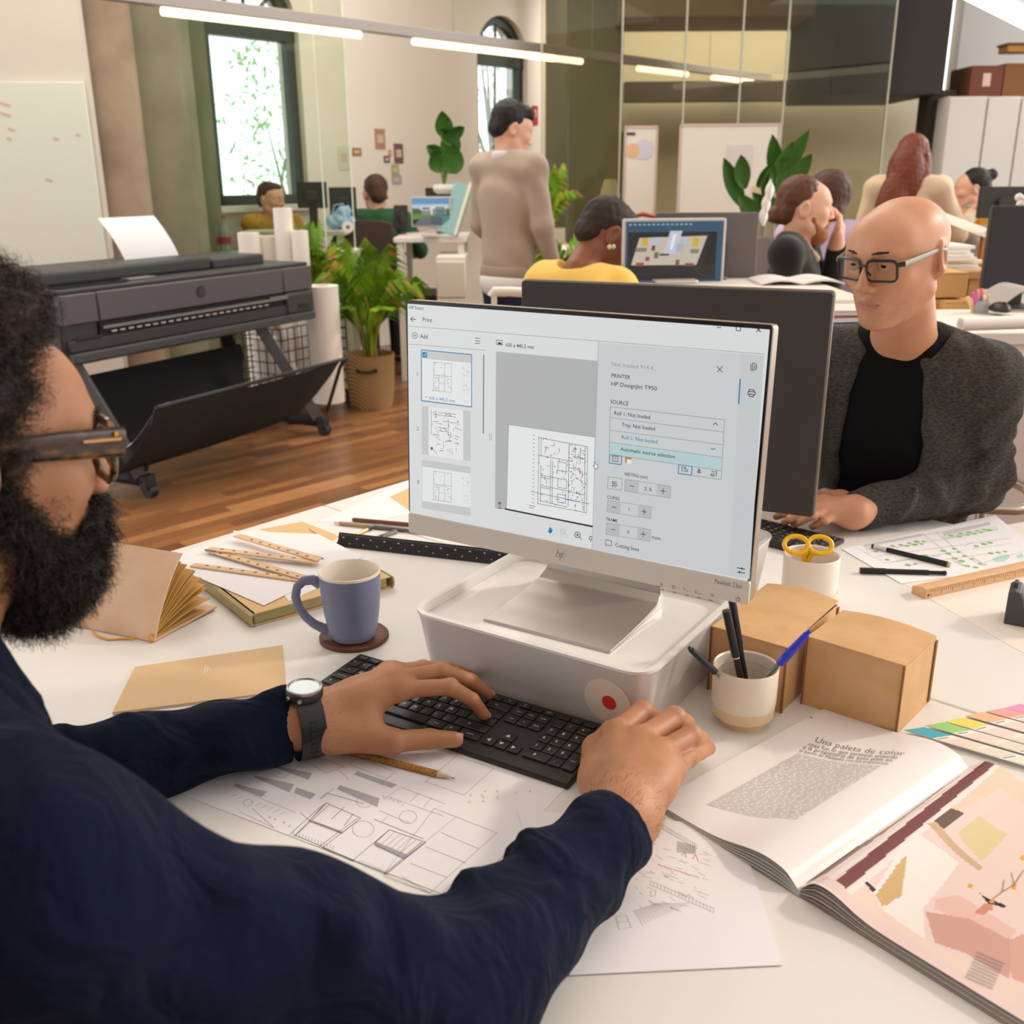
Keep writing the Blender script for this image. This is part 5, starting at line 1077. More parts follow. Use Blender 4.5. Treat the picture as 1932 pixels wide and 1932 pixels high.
# ================================================================ MAGAZINE
MGA=math.radians(-51); MO=onz(1510,1672,DZ+.01); ml=local((MO.x,MO.y),MGA); mg=thing('magazine','open magazine with a Spanish text page and a pink interior photo page','magazine',(MO.x,MO.y,DZ),MGA)
PH=.352
def zl(x): # left page height
    s=-x; return .0035+.0145*math.exp(-((s-.045)/.05)**2)+.004*(1-min(s/.2,1))-.010*math.exp(-(s/.012)**2)
def zr(x): return .010+.013*math.exp(-((x-.028)/.035)**2)-.010*math.exp(-(x/.010)**2)+.002
PG=M('page_gloss','#efe9e6',.32)
WLp,WRp=.205,.235
MB().slab(lambda u,v:(-WLp+WLp*u,PH*v-.012*(1-u)*0,zl(-WLp+WLp*u)),48,4,.0006).build('text_page',PG,mg)
for k in range(5): MB().slab(lambda u,v,k=k:(-WLp*(1.0-.004*k)+WLp*u,PH*v-.0012*k,max(zl(-WLp+WLp*u)*(1-.16*(k+1)),.0006)),30,2,.0004).build('page',M('page_white','#e2dcd6',.6) if k%2 else M('page_tint','#c9d3d4',.6),mg)
for k in range(5): MB().slab(lambda u,v,k=k:(WRp*u*(1-.003*k),PH*v-.0010*k,max(zr(WRp*u)*(1-.16*(k+1)),.0006)),30,2,.0004).build('page',M('page_white') if k%2 else M('page_grey','#b9b4b0',.6),mg)
def mloc(px,py,z=.012): return ml(onz(px,py,DZ+z))
def onpage(p): 
    return Vector((p.x,p.y,(zl(p.x) if p.x<0 else zr(p.x))+.0009))
TXT=M('magazine_ink','#4a4446',.6); TXG=M('magazine_ink_light','#9a9391',.7)
def mtext(s,p0,p1,size):
    a=mloc(*p0); b=mloc(*p1); W=math.hypot(b[0]-a[0],b[1]-a[1]); an=math.atan2(b[1]-a[1],b[0]-a[0])
    text('headline',s,size,TXT,mg,Matrix.Translation((a[0],a[1],0))@Matrix.Rotation(an,4,'Z'),warp=onpage,fitw=W,bold=-.0003 if size>.018 else -.00012)
MZ2=lambda x,y:(1060+x*.4513,1300+y*.4513)
mtext('Una paleta de color',MZ2(1060,192),MZ2(1425,295),.021); mtext('rosa fue lo que terminó uniendo',MZ2(1033,210),MZ2(1398,310),.0145); mtext('a la propietaria de este piso en',MZ2(1012,222),MZ2(1378,322),.0145); mtext('el barrio de Malasaña con los arquitectos',MZ2(996,236),MZ2(1360,335),.0125)
a=mloc(*MZ2(985,250)); b=mloc(*MZ2(1330,345)); c=mloc(*MZ2(610,460)); tb=MB(); rn=random.Random(3); NLN=40
A=Vector(a);B=Vector(b);Cc=Vector(c)
for i in range(NLN):
    t=i/(NLN-1); o=A+(Cc-A)*t; e=B+(Cc-A)*t; d=(e-o); L=d.length; d.normalize(); n=Vector((-d.y,d.x))*.00045; s=0
    end=L*(.72 if i==NLN-1 else 1)
    while s<end:
        w=rn.uniform(.004,.014); q0=o+d*s; q1=o+d*min(s+w,end); s+=w+.0016
        vs=[]
        for q in (q0-n,q1-n,q1+n,q0+n): vs.append(onpage(Vector((q.x,q.y,0))))
        tb.add(vs,[(0,1,2,3)])
tb.build('body_text_lines',TXG,mg,smooth=False)['kind']='stuff'
a=mloc(*MZ2(1035,94)); text('page_number','78',.006,TXT,mg,Matrix.Translation((a[0],a[1],0)),warp=onpage)
# photo page: one grid, printed zones chosen per face
Q=lambda *pts:[Vector(mloc(*MZ2(x,y))) for x,y in pts]
zones=[('p_pink','#e8d0ca',Q((1000,790),(1820,320),(2600,700),(2400,1500),(1900,1500))),('p_wood','#e4cdb6',Q((1780,380),(1860,330),(2300,500),(2200,700),(1560,590))),('p_wall','#e9d0c8',Q((1560,600),(1830,440),(2300,640),(2100,1000),(1660,800))),
('p_brown','#5d3a36',Q((1010,800),(1120,715),(1400,560),(1560,430),(1740,318),(1690,350),(1330,640),(1100,800))),('p_white','#efe3dd',Q((1090,815),(1320,645),(1560,490),(1780,325),(1810,340),(1130,840))),('p_wine','#7b4a4c',Q((1140,845),(1775,322),(1825,335),(1185,875))),('p_white','#efe3dd',Q((1185,880),(1825,340),(1845,345),(1210,895))),
('p_frame','#6d5648',Q((1550,590),(1620,535),(1680,545),(1590,612))),('p_yellow','#dccb9c',Q((1650,620),(1745,545),(1865,610),(1755,720))),('p_shelf','#cfae8e',Q((1520,600),(1560,590),(1760,745),(1740,760))),
('p_cloth','#efe6e0',Q((1480,640),(1600,690),(1660,730),(1560,860),(1510,920),(1520,1050),(1330,920),(1300,870),(1400,720))),('p_clothshade','#cfae7c',Q((1400,760),(1440,720),(1420,870),(1340,920),(1310,880))),('p_chair','#2e2623',Q((1270,835),(1310,860),(1300,872),(1262,845))),
('p_table','#e3bdb2',Q((1560,880),(1660,860),(1900,1010),(1860,1050),(1560,920))),('p_tableside','#cf9f95',Q((1520,930),(1700,960),(1900,1060),(1870,1210),(1700,1110),(1560,1060))),('p_pinkdeep','#d5a697',Q((1870,1050),(1990,1000),(1990,1250),(1880,1210))),
('p_vase','#d08d74',Q((1725,935),(1760,900),(1800,890),(1800,920),(1760,945))),('p_bird','#2b2624',Q((1745,852),(1790,880),(1860,905),(1850,915),(1780,895))),('p_flower','#e2a52c',Q((1790,880),(1810,878),(1806,896),(1788,896))),('p_flower','#e2a52c',Q((1880,815),(1900,812),(1898,840),(1880,838))),('p_flower','#e2a52c',Q((1697,815),(1720,818),(1715,832),(1698,828))),('p_flower','#e2a52c',Q((1915,700),(1932,695),(1932,715),(1918,716))),('p_floor','#ead3c6',Q((1200,885),(1262,850),(1520,1060),(1900,1230),(1900,1310),(1850,1300)))]
order=[zones[0],zones[1],zones[2],zones[-1]]+zones[3:-1]
pm=[M('page_photo_base','#efe4de',.3)]+[M(n,h,.3) for n,h,_ in order]
def inside(p,poly):
    r=False; n=len(poly); j=n-1
    for i in range(n):
        a,b=poly[i],poly[j]
        if (a.y>p[1])!=(b.y>p[1]) and p[0]<(b.x-a.x)*(p[1]-a.y)/(b.y-a.y)+a.x: r=not r
        j=i
    return r
gb=MB(); NU,NV=150,230
gb.grid(lambda u,v:(WRp*u,PH*v,zr(WRp*u)),NU,NV)
bb=[(min(p.x for p in z[2]),max(p.x for p in z[2]),min(p.y for p in z[2]),max(p.y for p in z[2])) for z in order]
for j in range(NV):
    for i in range(NU):
        c=(WRp*(i+.5)/NU,PH*(j+.5)/NV); m=0
        for k,z in enumerate(order):
            q=bb[k]
            if q[0]<=c[0]<=q[1] and q[2]<=c[1]<=q[3] and inside(c,z[2]): m=k+1
        gb.mi[j*NU+i]=m
gb.build('photo_page',pm,mg,angle=0)
tb=MB()
for i in range(9):
    p=Vector(mloc(*MZ2(1735-6*i,1100+13*i))); e=Vector(mloc(*MZ2(1850-6*i,1150+13*i))); d=(e-p); d.normalize(); n=Vector((-d.y,d.x))*.0006
    tb.add([onpage(Vector((q.x,q.y,0))) for q in (p-n,e-n,e+n,p+n)],[(0,1,2,3)])
tb.build('caption_lines',TXG,mg,smooth=False)['kind']='stuff'
st=Vector(mloc(*MZ2(1800,880))); tb=MB()
for (x0,y0,x1,y1) in ((1800,880,1840,850),(1840,850,1890,820),(1890,820,1930,760),(1840,850,1850,800),(1890,820,1880,770)):
    p=Vector(mloc(*MZ2(x0,y0))); e=Vector(mloc(*MZ2(x1,y1))); d=(e-p).normalized(); n=Vector((-d.y,d.x))*.0004; tb.add([onpage(Vector((q.x,q.y,0))) for q in (p-n,e-n,e+n,p+n)],[(0,1,2,3)])
tb.build('printed_twig',M('twig_print','#8a7a4a',.7),mg,smooth=False)
# ================================================================ COLOUR SWATCH CARDS
SWZ=lambda x,y:(1260+x*.3478,1100+y*.3478)
swp=[('swatch_teal','#4ab0c8',((1280,820),(1370,806),(1455,880),(1420,888)),'turquoise'),('swatch_green','#98d67a',((1395,790),(1475,777),(1555,835),(1490,860)),'light green'),('swatch_yellow','#e6dc6a',((1505,765),(1578,748),(1640,785),(1590,815)),'yellow'),('swatch_orange','#f5bd92',((1615,730),(1680,716),(1735,745),(1690,768)),'pale orange'),('swatch_coral','#f4a8a4',((1725,702),(1790,690),(1825,715),(1785,735)),'coral pink'),('swatch_pink','#ee9ac8',((1825,680),(1890,663),(1925,682),(1870,697)),'bright pink')]
CARD=M('card_white','#f1ece2',.5); dirv=(onz(*SWZ(1900,1000))-onz(*SWZ(1500,880)))
for i,(n,h,q,cn) in enumerate(swp):
    P4=[onz(*SWZ(*p)) for p in q]; c=sum(P4,Vector())/4
    far=(P4[0]+P4[1])/2; side=(P4[1]-P4[0]); 
    down=Vector((.62,-.45,0)).normalized() if i<6 else None
    L=.16-.006*i; wv=Vector((side.x,side.y,0)); wv=wv.normalized()*max(wv.length*1.05,.03)
    base=Vector((P4[0].x,P4[0].y,0)); zz=DZ+.0006+.0011*(5-i)
    t=thing('colour_swatch_card','colour sample card with a %s patch in the swatch fan'%cn,'swatch card',(base.x,base.y,zz),group='swatch fan')
    f=lambda a,b:wv*a+down*(L*b)
    MB().add([f(0,0),f(1,0),f(1,1),f(0,1)]+[f(0,0)-Vector((0,0,.0008)),f(1,0)-Vector((0,0,.0008)),f(1,1)-Vector((0,0,.0008)),f(0,1)-Vector((0,0,.0008))],[(3,2,1,0),(4,5,6,7),(0,1,5,4),(1,2,6,5),(2,3,7,6),(3,0,4,7)]).build('card',CARD,t,smooth=False)
    def pt(a0,b0,a1,b1,m,pn): MB().add([f(a0,b0)+Vector((0,0,.0002)),f(a1,b0)+Vector((0,0,.0002)),f(a1,b1)+Vector((0,0,.0002)),f(a0,b1)+Vector((0,0,.0002))],[(3,2,1,0)]).build(pn,m,t,smooth=False)
    pt(0,0,1,.22,M(n,h,.5),'main_patch'); pt(.05,.30,.95,.48,M('sw_rose','#f1d9d0',.5),'tint_patch'); pt(.05,.54,.95,.72,M('sw_sand','#e6dccb',.5),'tint_patch'); pt(.05,.78,.95,.95,M('sw_cream','#ece4d0',.5),'tint_patch'); pt(.0,.50,.35,.525,M('sw_yel','#f2dc8a',.5),'accent_strip'); pt(.1,.245,.6,.26,TXG,'caption_print'); pt(.1,.735,.7,.75,TXG,'caption_print')
# ================================================================ RIGHT SIDE DESK THINGS
yc=Vector((.520,1.617,DZ)); cu=thing('scissors_cup','white ceramic cup with a pair of yellow scissors inside','cup',yc); GLZ=M('ceramic_white','#efe6dd',.3)
MB().lathe([(0,0),(.042,0),(.046,.004),(.0475,.03),(.0478,.084),(.0468,.086),(.0445,.084),(.044,.03),(.04,.008),(0,.007)],48).build('wall',GLZ,cu); MB().lathe([(.0468,.006),(.0476,.012),(.0477,.022)],48).build('bare_foot_band',M('ceramic_pale_sand','#efdcc2',.5),cu)
sc=thing('scissors','scissors with yellow plastic handles standing in the white cup','scissors',yc+Vector((-.012,-.006,.012)),math.radians(-4)); YEL=M('scissor_yellow','#f2bd0c',.35)
for sx,cx_ in ((-1,-.0195),(1,.0205)):
    ring=[(cx_+.0195*math.cos(a)*1.05,-.004,.094+.012*math.sin(a)+sx*-.0) for a in [k*.3927 for k in range(16)]]
    ring=[(x,y+(z-.094)*.9,z) for x,y,z in ring]
    MB().tube(ring,.0042,8,closed=True).build('handle_loop',YEL,sc); MB().tube([(cx_-sx*.012,-.006,.084),(sx*.003,0,.062),(sx*.002,0,.045)],[.006,.005,.004],8).build('handle_arm',YEL,sc); MB().add([(sx*.001-.0035,0,.05),(sx*.001+.0035,0,.05),(sx*.001,0,.0),(sx*.001-.0035,.0015,.05),(sx*.001+.0035,.0015,.05),(sx*.001,.0015,0)],[(0,1,2),(5,4,3),(0,2,5,3),(1,4,5,2),(0,3,4,1)]).build('blade',M('clip_steel'),sc)
sheet('loose_sheet','translucent tracing sheet under the site plan and wooden ruler','paper',P((1600,1040),(1932,985),(2050,1300),(1900,1215)),DZ,M('tracing','#eee6dc',.6),.0005)
sv,vo=sheet('site_plan','site plan drawing with green trees on the far desk by the fineliner pens','drawing',P((1588,1037),(1878,973),(1990,1065),(1700,1102)),DZ+.0008,PAP,.0007)
SZ=lambda x,y:(1432+x*.2588,800+y*.2588); FZ3=lambda x,y:onz(*SZ(x,y),DZ+.0016)
S=[(740,890,1690,720),(770,940,1740,770),(850,965,1850,830),(1190,800,1350,920),(1290,785,1420,900),(960,1010,1500,920),(1080,1030,1700,940),(1500,890,1560,860),(1640,1010,1920,930),(700,900,900,1000),(1350,920,1500,1040),(1420,900,1600,1020)]
ink('plan_lines',sv,vo,.0010,S,.0007,INKG,FZ3); S=[(900,1015,1330,960),(1560,910,1840,870),(1000,995,1300,955)]; ink('water_lines',sv,vo,.0010,S,.002,M('plan_blue','#bcd8dc',.8),FZ3)
for pts in (((760,880),(1180,800),(1190,815),(770,900)),((1330,790),(1680,715),(1690,735),(1350,815)),((1400,985),(1540,1045),(1500,1035),(1430,1010)),((1540,960),(1670,1030),(1630,1035))): fill('road_strip',sv,vo,.0009,pts,M('plan_grey','#cfcdd0',.8),FZ3)
for pts in (((1340,815),(1730,745),(1750,770),(1370,840)),): fill('park_strip',sv,vo,.0009,pts,M('plan_mint','#d3e6d6',.8),FZ3)
for pts in (((1700,985),(1740,960),(1820,950),(1830,970),(1790,1000),(1720,1005)),((1870,960),(1920,940),(1930,970),(1890,980))): fill('pond',sv,vo,.0009,pts,M('plan_teal','#b5dccf',.8),FZ3)
gm=M('plan_tree_green','#8cc078',.8); rn=random.Random(9)
spots=[(975,890),(1035,882),(1095,868),(1150,858),(1200,855),(1080,888),(1135,880),(1185,875),(1470,800),(1530,790),(1590,780),(1640,770),(1680,775),(1400,815),(1460,820),(1520,808),(1570,800),(1620,790),(1585,890),(1640,875),(1685,865),(1345,925),(1425,910),(1380,945),(1455,935),(1500,962),(1430,980),(1690,943),(1745,937),(1795,930),(850,930),(880,915),(935,990),(1085,1028),(1140,1020),(1215,960),(1480,1000),(1550,985),(1520,1035),(1580,1045),(1610,1020)]
for i,(x,y) in enumerate(spots):
    c=FZ3(x,y)-vo; r=rn.uniform(.004,.0065); c.z=.0012; MB().add([c+Vector((r*math.cos(k*.785),r*math.sin(k*.785),0)) for k in range(8)],[tuple(range(8))]).build('printed_tree',gm,sv,smooth=False)
pen('black fineliner with white label lying on the site plan',pp(1645,1030,.006),pp(1793,1066,.006),0,[(0,.03,.004,.0045,BLKP,'end_cap'),(.03,.20,.0047,.0047,M('mark_white'),'white_label'),(.20,.62,.0047,.0047,BLKP,'barrel'),(.62,.97,.0056,.0056,BLKP,'cap'),(.97,1,.0056,.005,M('pen_ring_tan','#c8b48c',.5),'cap_end')])
pen('black fineliner lying on the bare desk below the site plan',pp(1622,1076,.006),pp(1785,1081,.006),0,[(0,.30,.0056,.0056,BLKP,'cap'),(.30,.80,.0048,.0048,BLKP,'barrel'),(.80,.97,.0036,.0036,BLKP,'tail'),(.97,1,.0042,.0042,BLKP,'tail_end')],clip=(.02,.28,.005,BLKP))
ra=onz(1745,1131,DZ); rb=onz(1932,1088,DZ); d=rb-ra; 
wr=thing('wooden_ruler','thick pale wooden ruler bar with scale marks at the right','ruler',ra,math.atan2(d.y,d.x)); WL_=.42; RW=M('ruler_beech','#e2b78a',.55,noise=(40,'#d3a577',.4,.7),stretch=(1,15,15))
MB().prism([(0,0),(.032,0),(.032,.014),(.008,.020),(0,.018)],0,WL_,lambda x,y,z:(z,x,y)).build('bar',RW,wr,bevel=.0008); k=MB()
for i in range(int(WL_/.0052)): k.b2((.012+i*.0052,-.0002,.018-(.013 if i%5==0 else .007)),(.0126+i*.0052,0,.018))
k.build('scale_marks',INKB,wr)['kind']='stuff'; MB().cyl((.007,-.0004,.007),(.007,0,.007),.0022,n=12).build('drill_hole',M('dark_slot'),wr)
ta=onz(1893,1177,DZ); td=thing('tape_dispenser','dark grey tape dispenser with a clear tape roll at the right edge','tape dispenser',ta,math.radians(-30)); TG=M('dispenser_grey','#47464a',.5)
MB().prism([(0,0),(.15,0),(.15,.018),(.142,.04),(.125,.032),(.10,.022),(.07,.018),(.042,.022),(.026,.034),(.018,.058),(.008,.060),(0,.055)],-.0,.055,lambda x,y,z:(x,z,y)).build('body',TG,td,bevel=.002); MB().lathe([(.012,-.010),(.032,-.010),(.032,.010),(.012,.010)],32,close=True).build('tape_roll',M('tape_clear','#d8d4c6',.25,trans=.3),td)
td.children[-1].rotation_euler=(math.pi/2,0,0); td.children[-1].location=(.064,.0275,.048); MB().b2((.006,.02,.058),(.012,.036,.068)).build('cutter',TG,td)
# ================================================================ PEOPLE
SKB=M('skin_brown','#bd8662',.5,sss=.10,bump=(330,.25,.0009),noise=(14,'#a8714f',.4,.72)); SKL=M('skin_light','#d39a78',.42,sss=.12,bump=(300,.10,.0005),noise=(9,'#c68a6a',.4,.75)); SKP=M('skin_pale','#e6b497',.5,noise=(9,'#d89f86',.4,.75)); SKD=M('skin_dark','#8a5538',.45)
LIPB=M('lip_brown','#8a5545',.45); LIPL=M('lip_light','#bf8270',.5); NAIL=M('nail','#c99a84',.3); NAILL=M('nail_light','#eec0aa',.3)
def head_sdf(face=1.0,neck=True,bald=False,jaw=1.0):
    s=SDF()
    if bald: s.ell((0,-.018,.026),(.080,.097,.076),k=.01)
    else: s.ell((0,-.018,.032),(.076,.097,.086),k=.01)
    s.ell((0,.028,-.035),(.061*jaw,.064,.088),k=.05)
    s.ell((0,.05,.035),(.058,.040,.045),k=.03)
    for x in (-1,1):
        s.cap((x*.054*jaw,.0,-.062),(x*.020,.062,-.108),.016,.015,k=.03)
        s.ell((x*.043,.062,-.022),(.020,.020,.018),k=.025)
        s.cap((x*.012,.089,.024),(x*.045,.073,.022),.010,.008,k=.016)
    s.ell((0,.076,-.104),(.020,.016,.015),k=.025)
    for x in (-1,1): s.ell((x*.032,.096,.004),(.018,.013,.011),k=.014,op='-')
    s.cap((0,.090,.012),(0,.110,-.034),.0075,.0105,k=.010)
    for x in (-1,1): s.ell((x*.0125,.101,-.038),(.0085,.010,.0075),k=.006)
    s.ell((0,.077,-.072),(.026,.015,.022),k=.02)
    s.cap((-.018,.089,-.0665),(0,.0935,-.0645),.0038,.0050,k=.006); s.cap((.018,.089,-.0665),(0,.0935,-.0645),.0038,.0050,k=.006)
    s.cap((-.014,.0865,-.0765),(.014,.0865,-.0765),.0058,k=.006)
    s.cap((-.021,.0905,-.0708),(.021,.0905,-.0708),.0016,k=.003,op='-')
    for x in (-1,1):
        s.ell((x*.032,.0815,.004),(.0150,.0130,.0125),k=.004)          # lids
        s.ell((x*.032,.0955,.003),(.0128,.0068,.0044),k=.002,op='-')
        R=rotm('Z',x*-22)@rotm('X',-8)
        s.ell((x*.0815,-.020,-.006),(.0085,.022,.034),R,k=.008)
        s.ell((x*.0885,-.017,-.002),(.0055,.012,.020),R,k=.004,op='-')
        s.ell((x*.0805,-.012,-.008),(.005,.006,.008),R,k=.004)
        s.ell((x*.0775,-.012,-.032),(.0055,.009,.010),R,k=.006)
        s.ell((x*.0065,.108,-.0455),(.0035,.0045,.003),k=.003,op='-')
    if neck: s.cap((0,-.022,-.06),(0,-.050,-.19),.054,.058,k=.03)
    return s
def placed(s,R,C,sc=1.0): return s.xf(R,C,sc)
def zone_mat(V,F,R,C,sc,fn):
    c=V[F].mean(1); p=(c-np.array(C))@np.array(R)/sc
    return fn(p[:,0],p[:,1],p[:,2]).astype(int)
def lip_zone(x,y,z): return ((y>.080)&(z<-.0618)&(z>-.0815)&(np.abs(x)<.025-1.15*np.abs(z+.0708))).astype(int)
def eyes(parent,R,C,sc,iris='#3a241a'):
    R=np.array(R)
    for x in (-1,1):
        c=np.array((x*.032,.0795,.004)); 
        def T(loc): return Vector(R@(np.array(loc)*sc)+np.array(C))
        m=MB(); n=14
        m.v=[]; 
        for i in range(n+1):
            for k in range(20):
                th=math.pi*i/n; ph=2*math.pi*k/20; v=np.array((math.sin(th)*math.cos(ph),math.cos(th),math.sin(th)*math.sin(ph)))*.0122
                m.v.append(T(c+v))
        for i in range(n):
            for k in range(20): 
                m.f.append([i*20+k,i*20+(k+1)%20,(i+1)*20+(k+1)%20,(i+1)*20+k]); m.mi.append(2 if i<2 else (1 if i<5 else 0))
        m.build('eyeball',[M('eye_white','#e6ddd6',.2),M('iris_'+iris,iris,.15),M('pupil','#0c0a0a',.1)],parent)
def hand_sdf(W,F,T,s=1.0,palmdn=(0,0,-1),back=None,rk=1.0):
    """W wrist, F list of [mcp,pip,dip,tip], T [cmc,mcp,ip,tip]"""
    W=np.array(W); pal=SDF(); dn=np.array(palmdn)
    mc=[np.array(f[0]) for f in F]
    for i,m in enumerate(mc): pal.cap(W+(m-W)*.05+ (m-mc[1])*.18,m,.0205*s,(.0125,.013,.0125,.0112)[min(i,3)]*s,k=.022*s)
    for a,b in zip(mc[:-1],mc[1:]): pal.cap(a,b,.0108*s,k=.012*s)
    cen=sum(mc)/len(mc); pal.ell(W*.45+cen*.55+dn*.006*s,(.036*s,.036*s,.015*s),frame(cen-W,-dn),k=.02*s)
    th0=np.array(T[0]); pal.cap(W+dn*.004*s,th0,.020*s,.0175*s,k=.02*s); pal.cap(th0,T[1],.0175*s,.0135*s,k=.02*s); pal.cap(th0,(np.array(T[1])+mc[0])/2*.5+th0*.5,.015*s,k=.02*s)
    out=SDF(); first=True
    rad=[(.0108,.0098,.0088,.0074),(.0112,.0102,.0090,.0076),(.0106,.0096,.0086,.0072),(.0094,.0086,.0076,.0064)]
    def joined(chain,rr,kk):
        q=SDF(); q.p=list(pal.p)
        for i in range(3): q.cap(chain[i],chain[i+1],rr[i]*s*rk,rr[i+1]*s*rk,k=kk if i==0 else .003)
        q.ell(chain[1],(rr[1]*s*1.06*rk,)*3,k=.004)
        return q
    for i,f in enumerate(F):
        out.merge(joined(f,rad[min(i,3)],.010*s),k=.0015 if not first else .0015); first=False
    out.merge(joined(T,(.0140,.0128,.0120,.0092),.016*s),k=.0015)
    return out
def tip_dir(f): 
    d=np.array(f[3])-np.array(f[2]); return d/np.linalg.norm(d)
def nail(parent,f,up,r,mat,w=.0062,l=.0068):
    d=tip_dir(f); up=np.array(up,float); up=up-d*(up@d); up/=np.linalg.norm(up); side=np.cross(d,up); c=np.array(f[3])+d*r*.15
    def g(u,v):
        a=(u-.5)*2.0; q=c+d*(l*(v-.45)*1.6)+side*(math.sin(a)*w*1.02)+up*(math.cos(a)*r*1.0+.0004-r*.10*(max(v-.7,0)*2)); return Vector(q)
    MB().slab(g,8,6,.0007,tuple(up)).build('fingernail',mat,parent)
def ribbons(name,P,N,length,width,mat,parent,seed=0,curl=1.0,segs=5,grav=0.0,jit=.5):
    """many short curly hair ribbons rooted at P pointing along N"""
    r=np.random.RandomState(seed); n=len(P)
    N=N+r.normal(0,jit,(n,3)); N/=np.linalg.norm(N,axis=1)[:,None]
    A=np.cross(N,r.normal(0,1,(n,3))); A/=np.linalg.norm(A,axis=1)[:,None]; B=np.cross(N,A)
    L=length*r.uniform(.5,1.25,n) if np.isscalar(length) else length*r.uniform(.6,1.2,n)
    ph=r.uniform(0,6.28,n); tw=r.uniform(3,7,n)*curl; cr=L*r.uniform(.10,.25,n)*min(curl,1.5)
    V=np.zeros((n,segs+1,2,3))
    for i in range(segs+1):
        t=i/segs; c=P+N*(L*t)[:,None]+A*(cr*(np.cos(ph+tw*t)-np.cos(ph)))[:,None]+B*(cr*(np.sin(ph+tw*t)-np.sin(ph)))[:,None]; c[:,2]-=grav*L*t*t
        w=width*(1-.7*t); s=A*np.cos(ph*3)[:,None]+B*np.sin(ph*3)[:,None]
        V[:,i,0]=c-s*w; V[:,i,1]=c+s*w
    base=(np.arange(n)*(segs+1)*2)[:,None]
    F=np.concatenate([base+np.array([[2*i,2*i+1,2*i+3,2*i+2]]) for i in range(segs)],0)
    o=skin(name,[(V.reshape(-1,3),F)],mat,parent); o['kind']='stuff'; return o
def sample(V,F,n,seed,mask=None):
    r=np.random.RandomState(seed); a=V[F]; cr=np.cross(a[:,2]-a[:,0],a[:,3]-a[:,1]); ar=np.linalg.norm(cr,axis=1)
    if mask is not None: ar=ar*mask(a.mean(1))
    i=r.choice(len(F),n,p=ar/ar.sum()); u=r.rand(n,1); v=r.rand(n,1); q=a[i]
    p=q[:,0]*(1-u)*(1-v)+q[:,1]*u*(1-v)+q[:,2]*u*v+q[:,3]*(1-u)*v; N=cr[i]/np.maximum(np.linalg.norm(cr[i],axis=1),1e-12)[:,None]
    return p,N
# ---------------------------------------------------------------- man in the navy shirt (foreground)
pA=thing('person','man in navy shirt with curly hair, full beard and brown glasses, typing in front','person',(-.47,.66,0))
def rel(o): # keep world coordinates while parented to pA-like empties
    o.matrix_parent_inverse=o.parent.matrix_basis.inverted(); return o
FH=math.radians(44); F0=np.array((math.cos(FH),math.sin(FH),-.10)); RA=frame(F0); hinge=np.array(at(204,828,.775)); SA=1.0
CA=hinge-RA@np.array((.070,.088,.014))*SA
nbA=np.array((-.475,.665,1.030)); SR=np.array((-.300,.505,1.008)); SL=np.array((-.62,.77,.99)); ER=np.array((-.055,.645,.795)); EL=np.array((-.60,.97,.778))
WRr=np.array(onz(1140,1580,DZ+.052)); WLl=np.array(onz(532,1370,DZ+.046))
hs=head_sdf(neck=False).xf(RA,CA,SA); hs.cap(RA@np.array((0,-.02,-.06))+CA,nbA,.057,.062,k=.03)
hv,hf=hs.mesh(.0026)
hm=zone_mat(hv,hf,RA,CA,SA,lip_zone)
# left hand (over the keyboard)
q=lambda x,y,z:np.array(onz(500+x*.2588,940+y*.2588,DZ+z))
LF=[[q(985,1395,.078),q(1350,1375,.079),q(1510,1470,.050),q(1595,1575,.026)],[q(945,1325,.084),q(1290,1262,.086),q(1500,1330,.060),q(1625,1425,.034)],[q(930,1275,.080),q(1150,1240,.080),q(1340,1240,.058),q(1480,1285,.034)],[q(900,1262,.066),q(1040,1265,.064),q(1130,1262,.046),q(1180,1270,.030)]]
LT=[q(520,1720,.036),q(930,1775,.030),q(1200,1755,.024),q(1390,1760,.021)]
Lw=q(330,1625,.050)
HL=hand_sdf(Lw,LF,LT,1.0,rk=1.10); HL.cap(Lw,WLl*1.0+(np.array(EL)-WLl)*.25,.0285,.031,k=.03)
for i in range(3): HL.cap(Lw+(LF[i][0]-Lw)*.35+np.array((0,0,.012)),LF[i][0]+np.array((0,0,.003)),.004,.006,k=.012)
lv,lf=HL.mesh(.0019)
# right hand (over the mouse)
q5=lambda x,y,z:np.array(onz(900+x*.2588,1000+y*.2588,DZ+z))
RF=[[q5(1010,1490,.066),q5(1205,1325,.068),q5(1290,1370,.045),q5(1300,1425,.020)],[q5(1180,1545,.070),q5(1440,1372,.070),q5(1515,1410,.045),q5(1520,1465,.018)],[q5(1320,1640,.066),q5(1560,1500,.064),q5(1625,1530,.040),q5(1600,1590,.016)],[q5(1420,1760,.056),q5(1530,1660,.048),q5(1620,1615,.036),q5(1690,1590,.026)]]
Rw=q5(1060,2080,.058); RT=[q5(900,1830,.040),q5(880,1600,.030),q5(985,1480,.024),q5(1070,1425,.020)]
HR=hand_sdf(Rw,RF,RT,1.06,rk=1.30); HR.cap(Rw,WRr+(ER-WRr)*.22,.031,.036,k=.03); HR.ell((Rw+RF[1][0]+RF[2][0])/3+np.array((0,0,.004)),(.036,.04,.014),frame(RF[1][0]-Rw),k=.02)
for i in range(4): HR.ell(RF[i][0]+np.array((0,0,.005)),(.0115,.0115,.0105),k=.008)
for i in range(4): HL.ell(LF[i][0]+np.array((0,0,.003)),(.0105,.0105,.0095),k=.008)
for i in range(4): HR.cap(Rw+(RF[i][0]-Rw)*.4+np.array((0,0,.016)),RF[i][0]+np.array((0,0,.004)),.004,.006,k=.014)
rv,rf=HR.mesh(.0020)
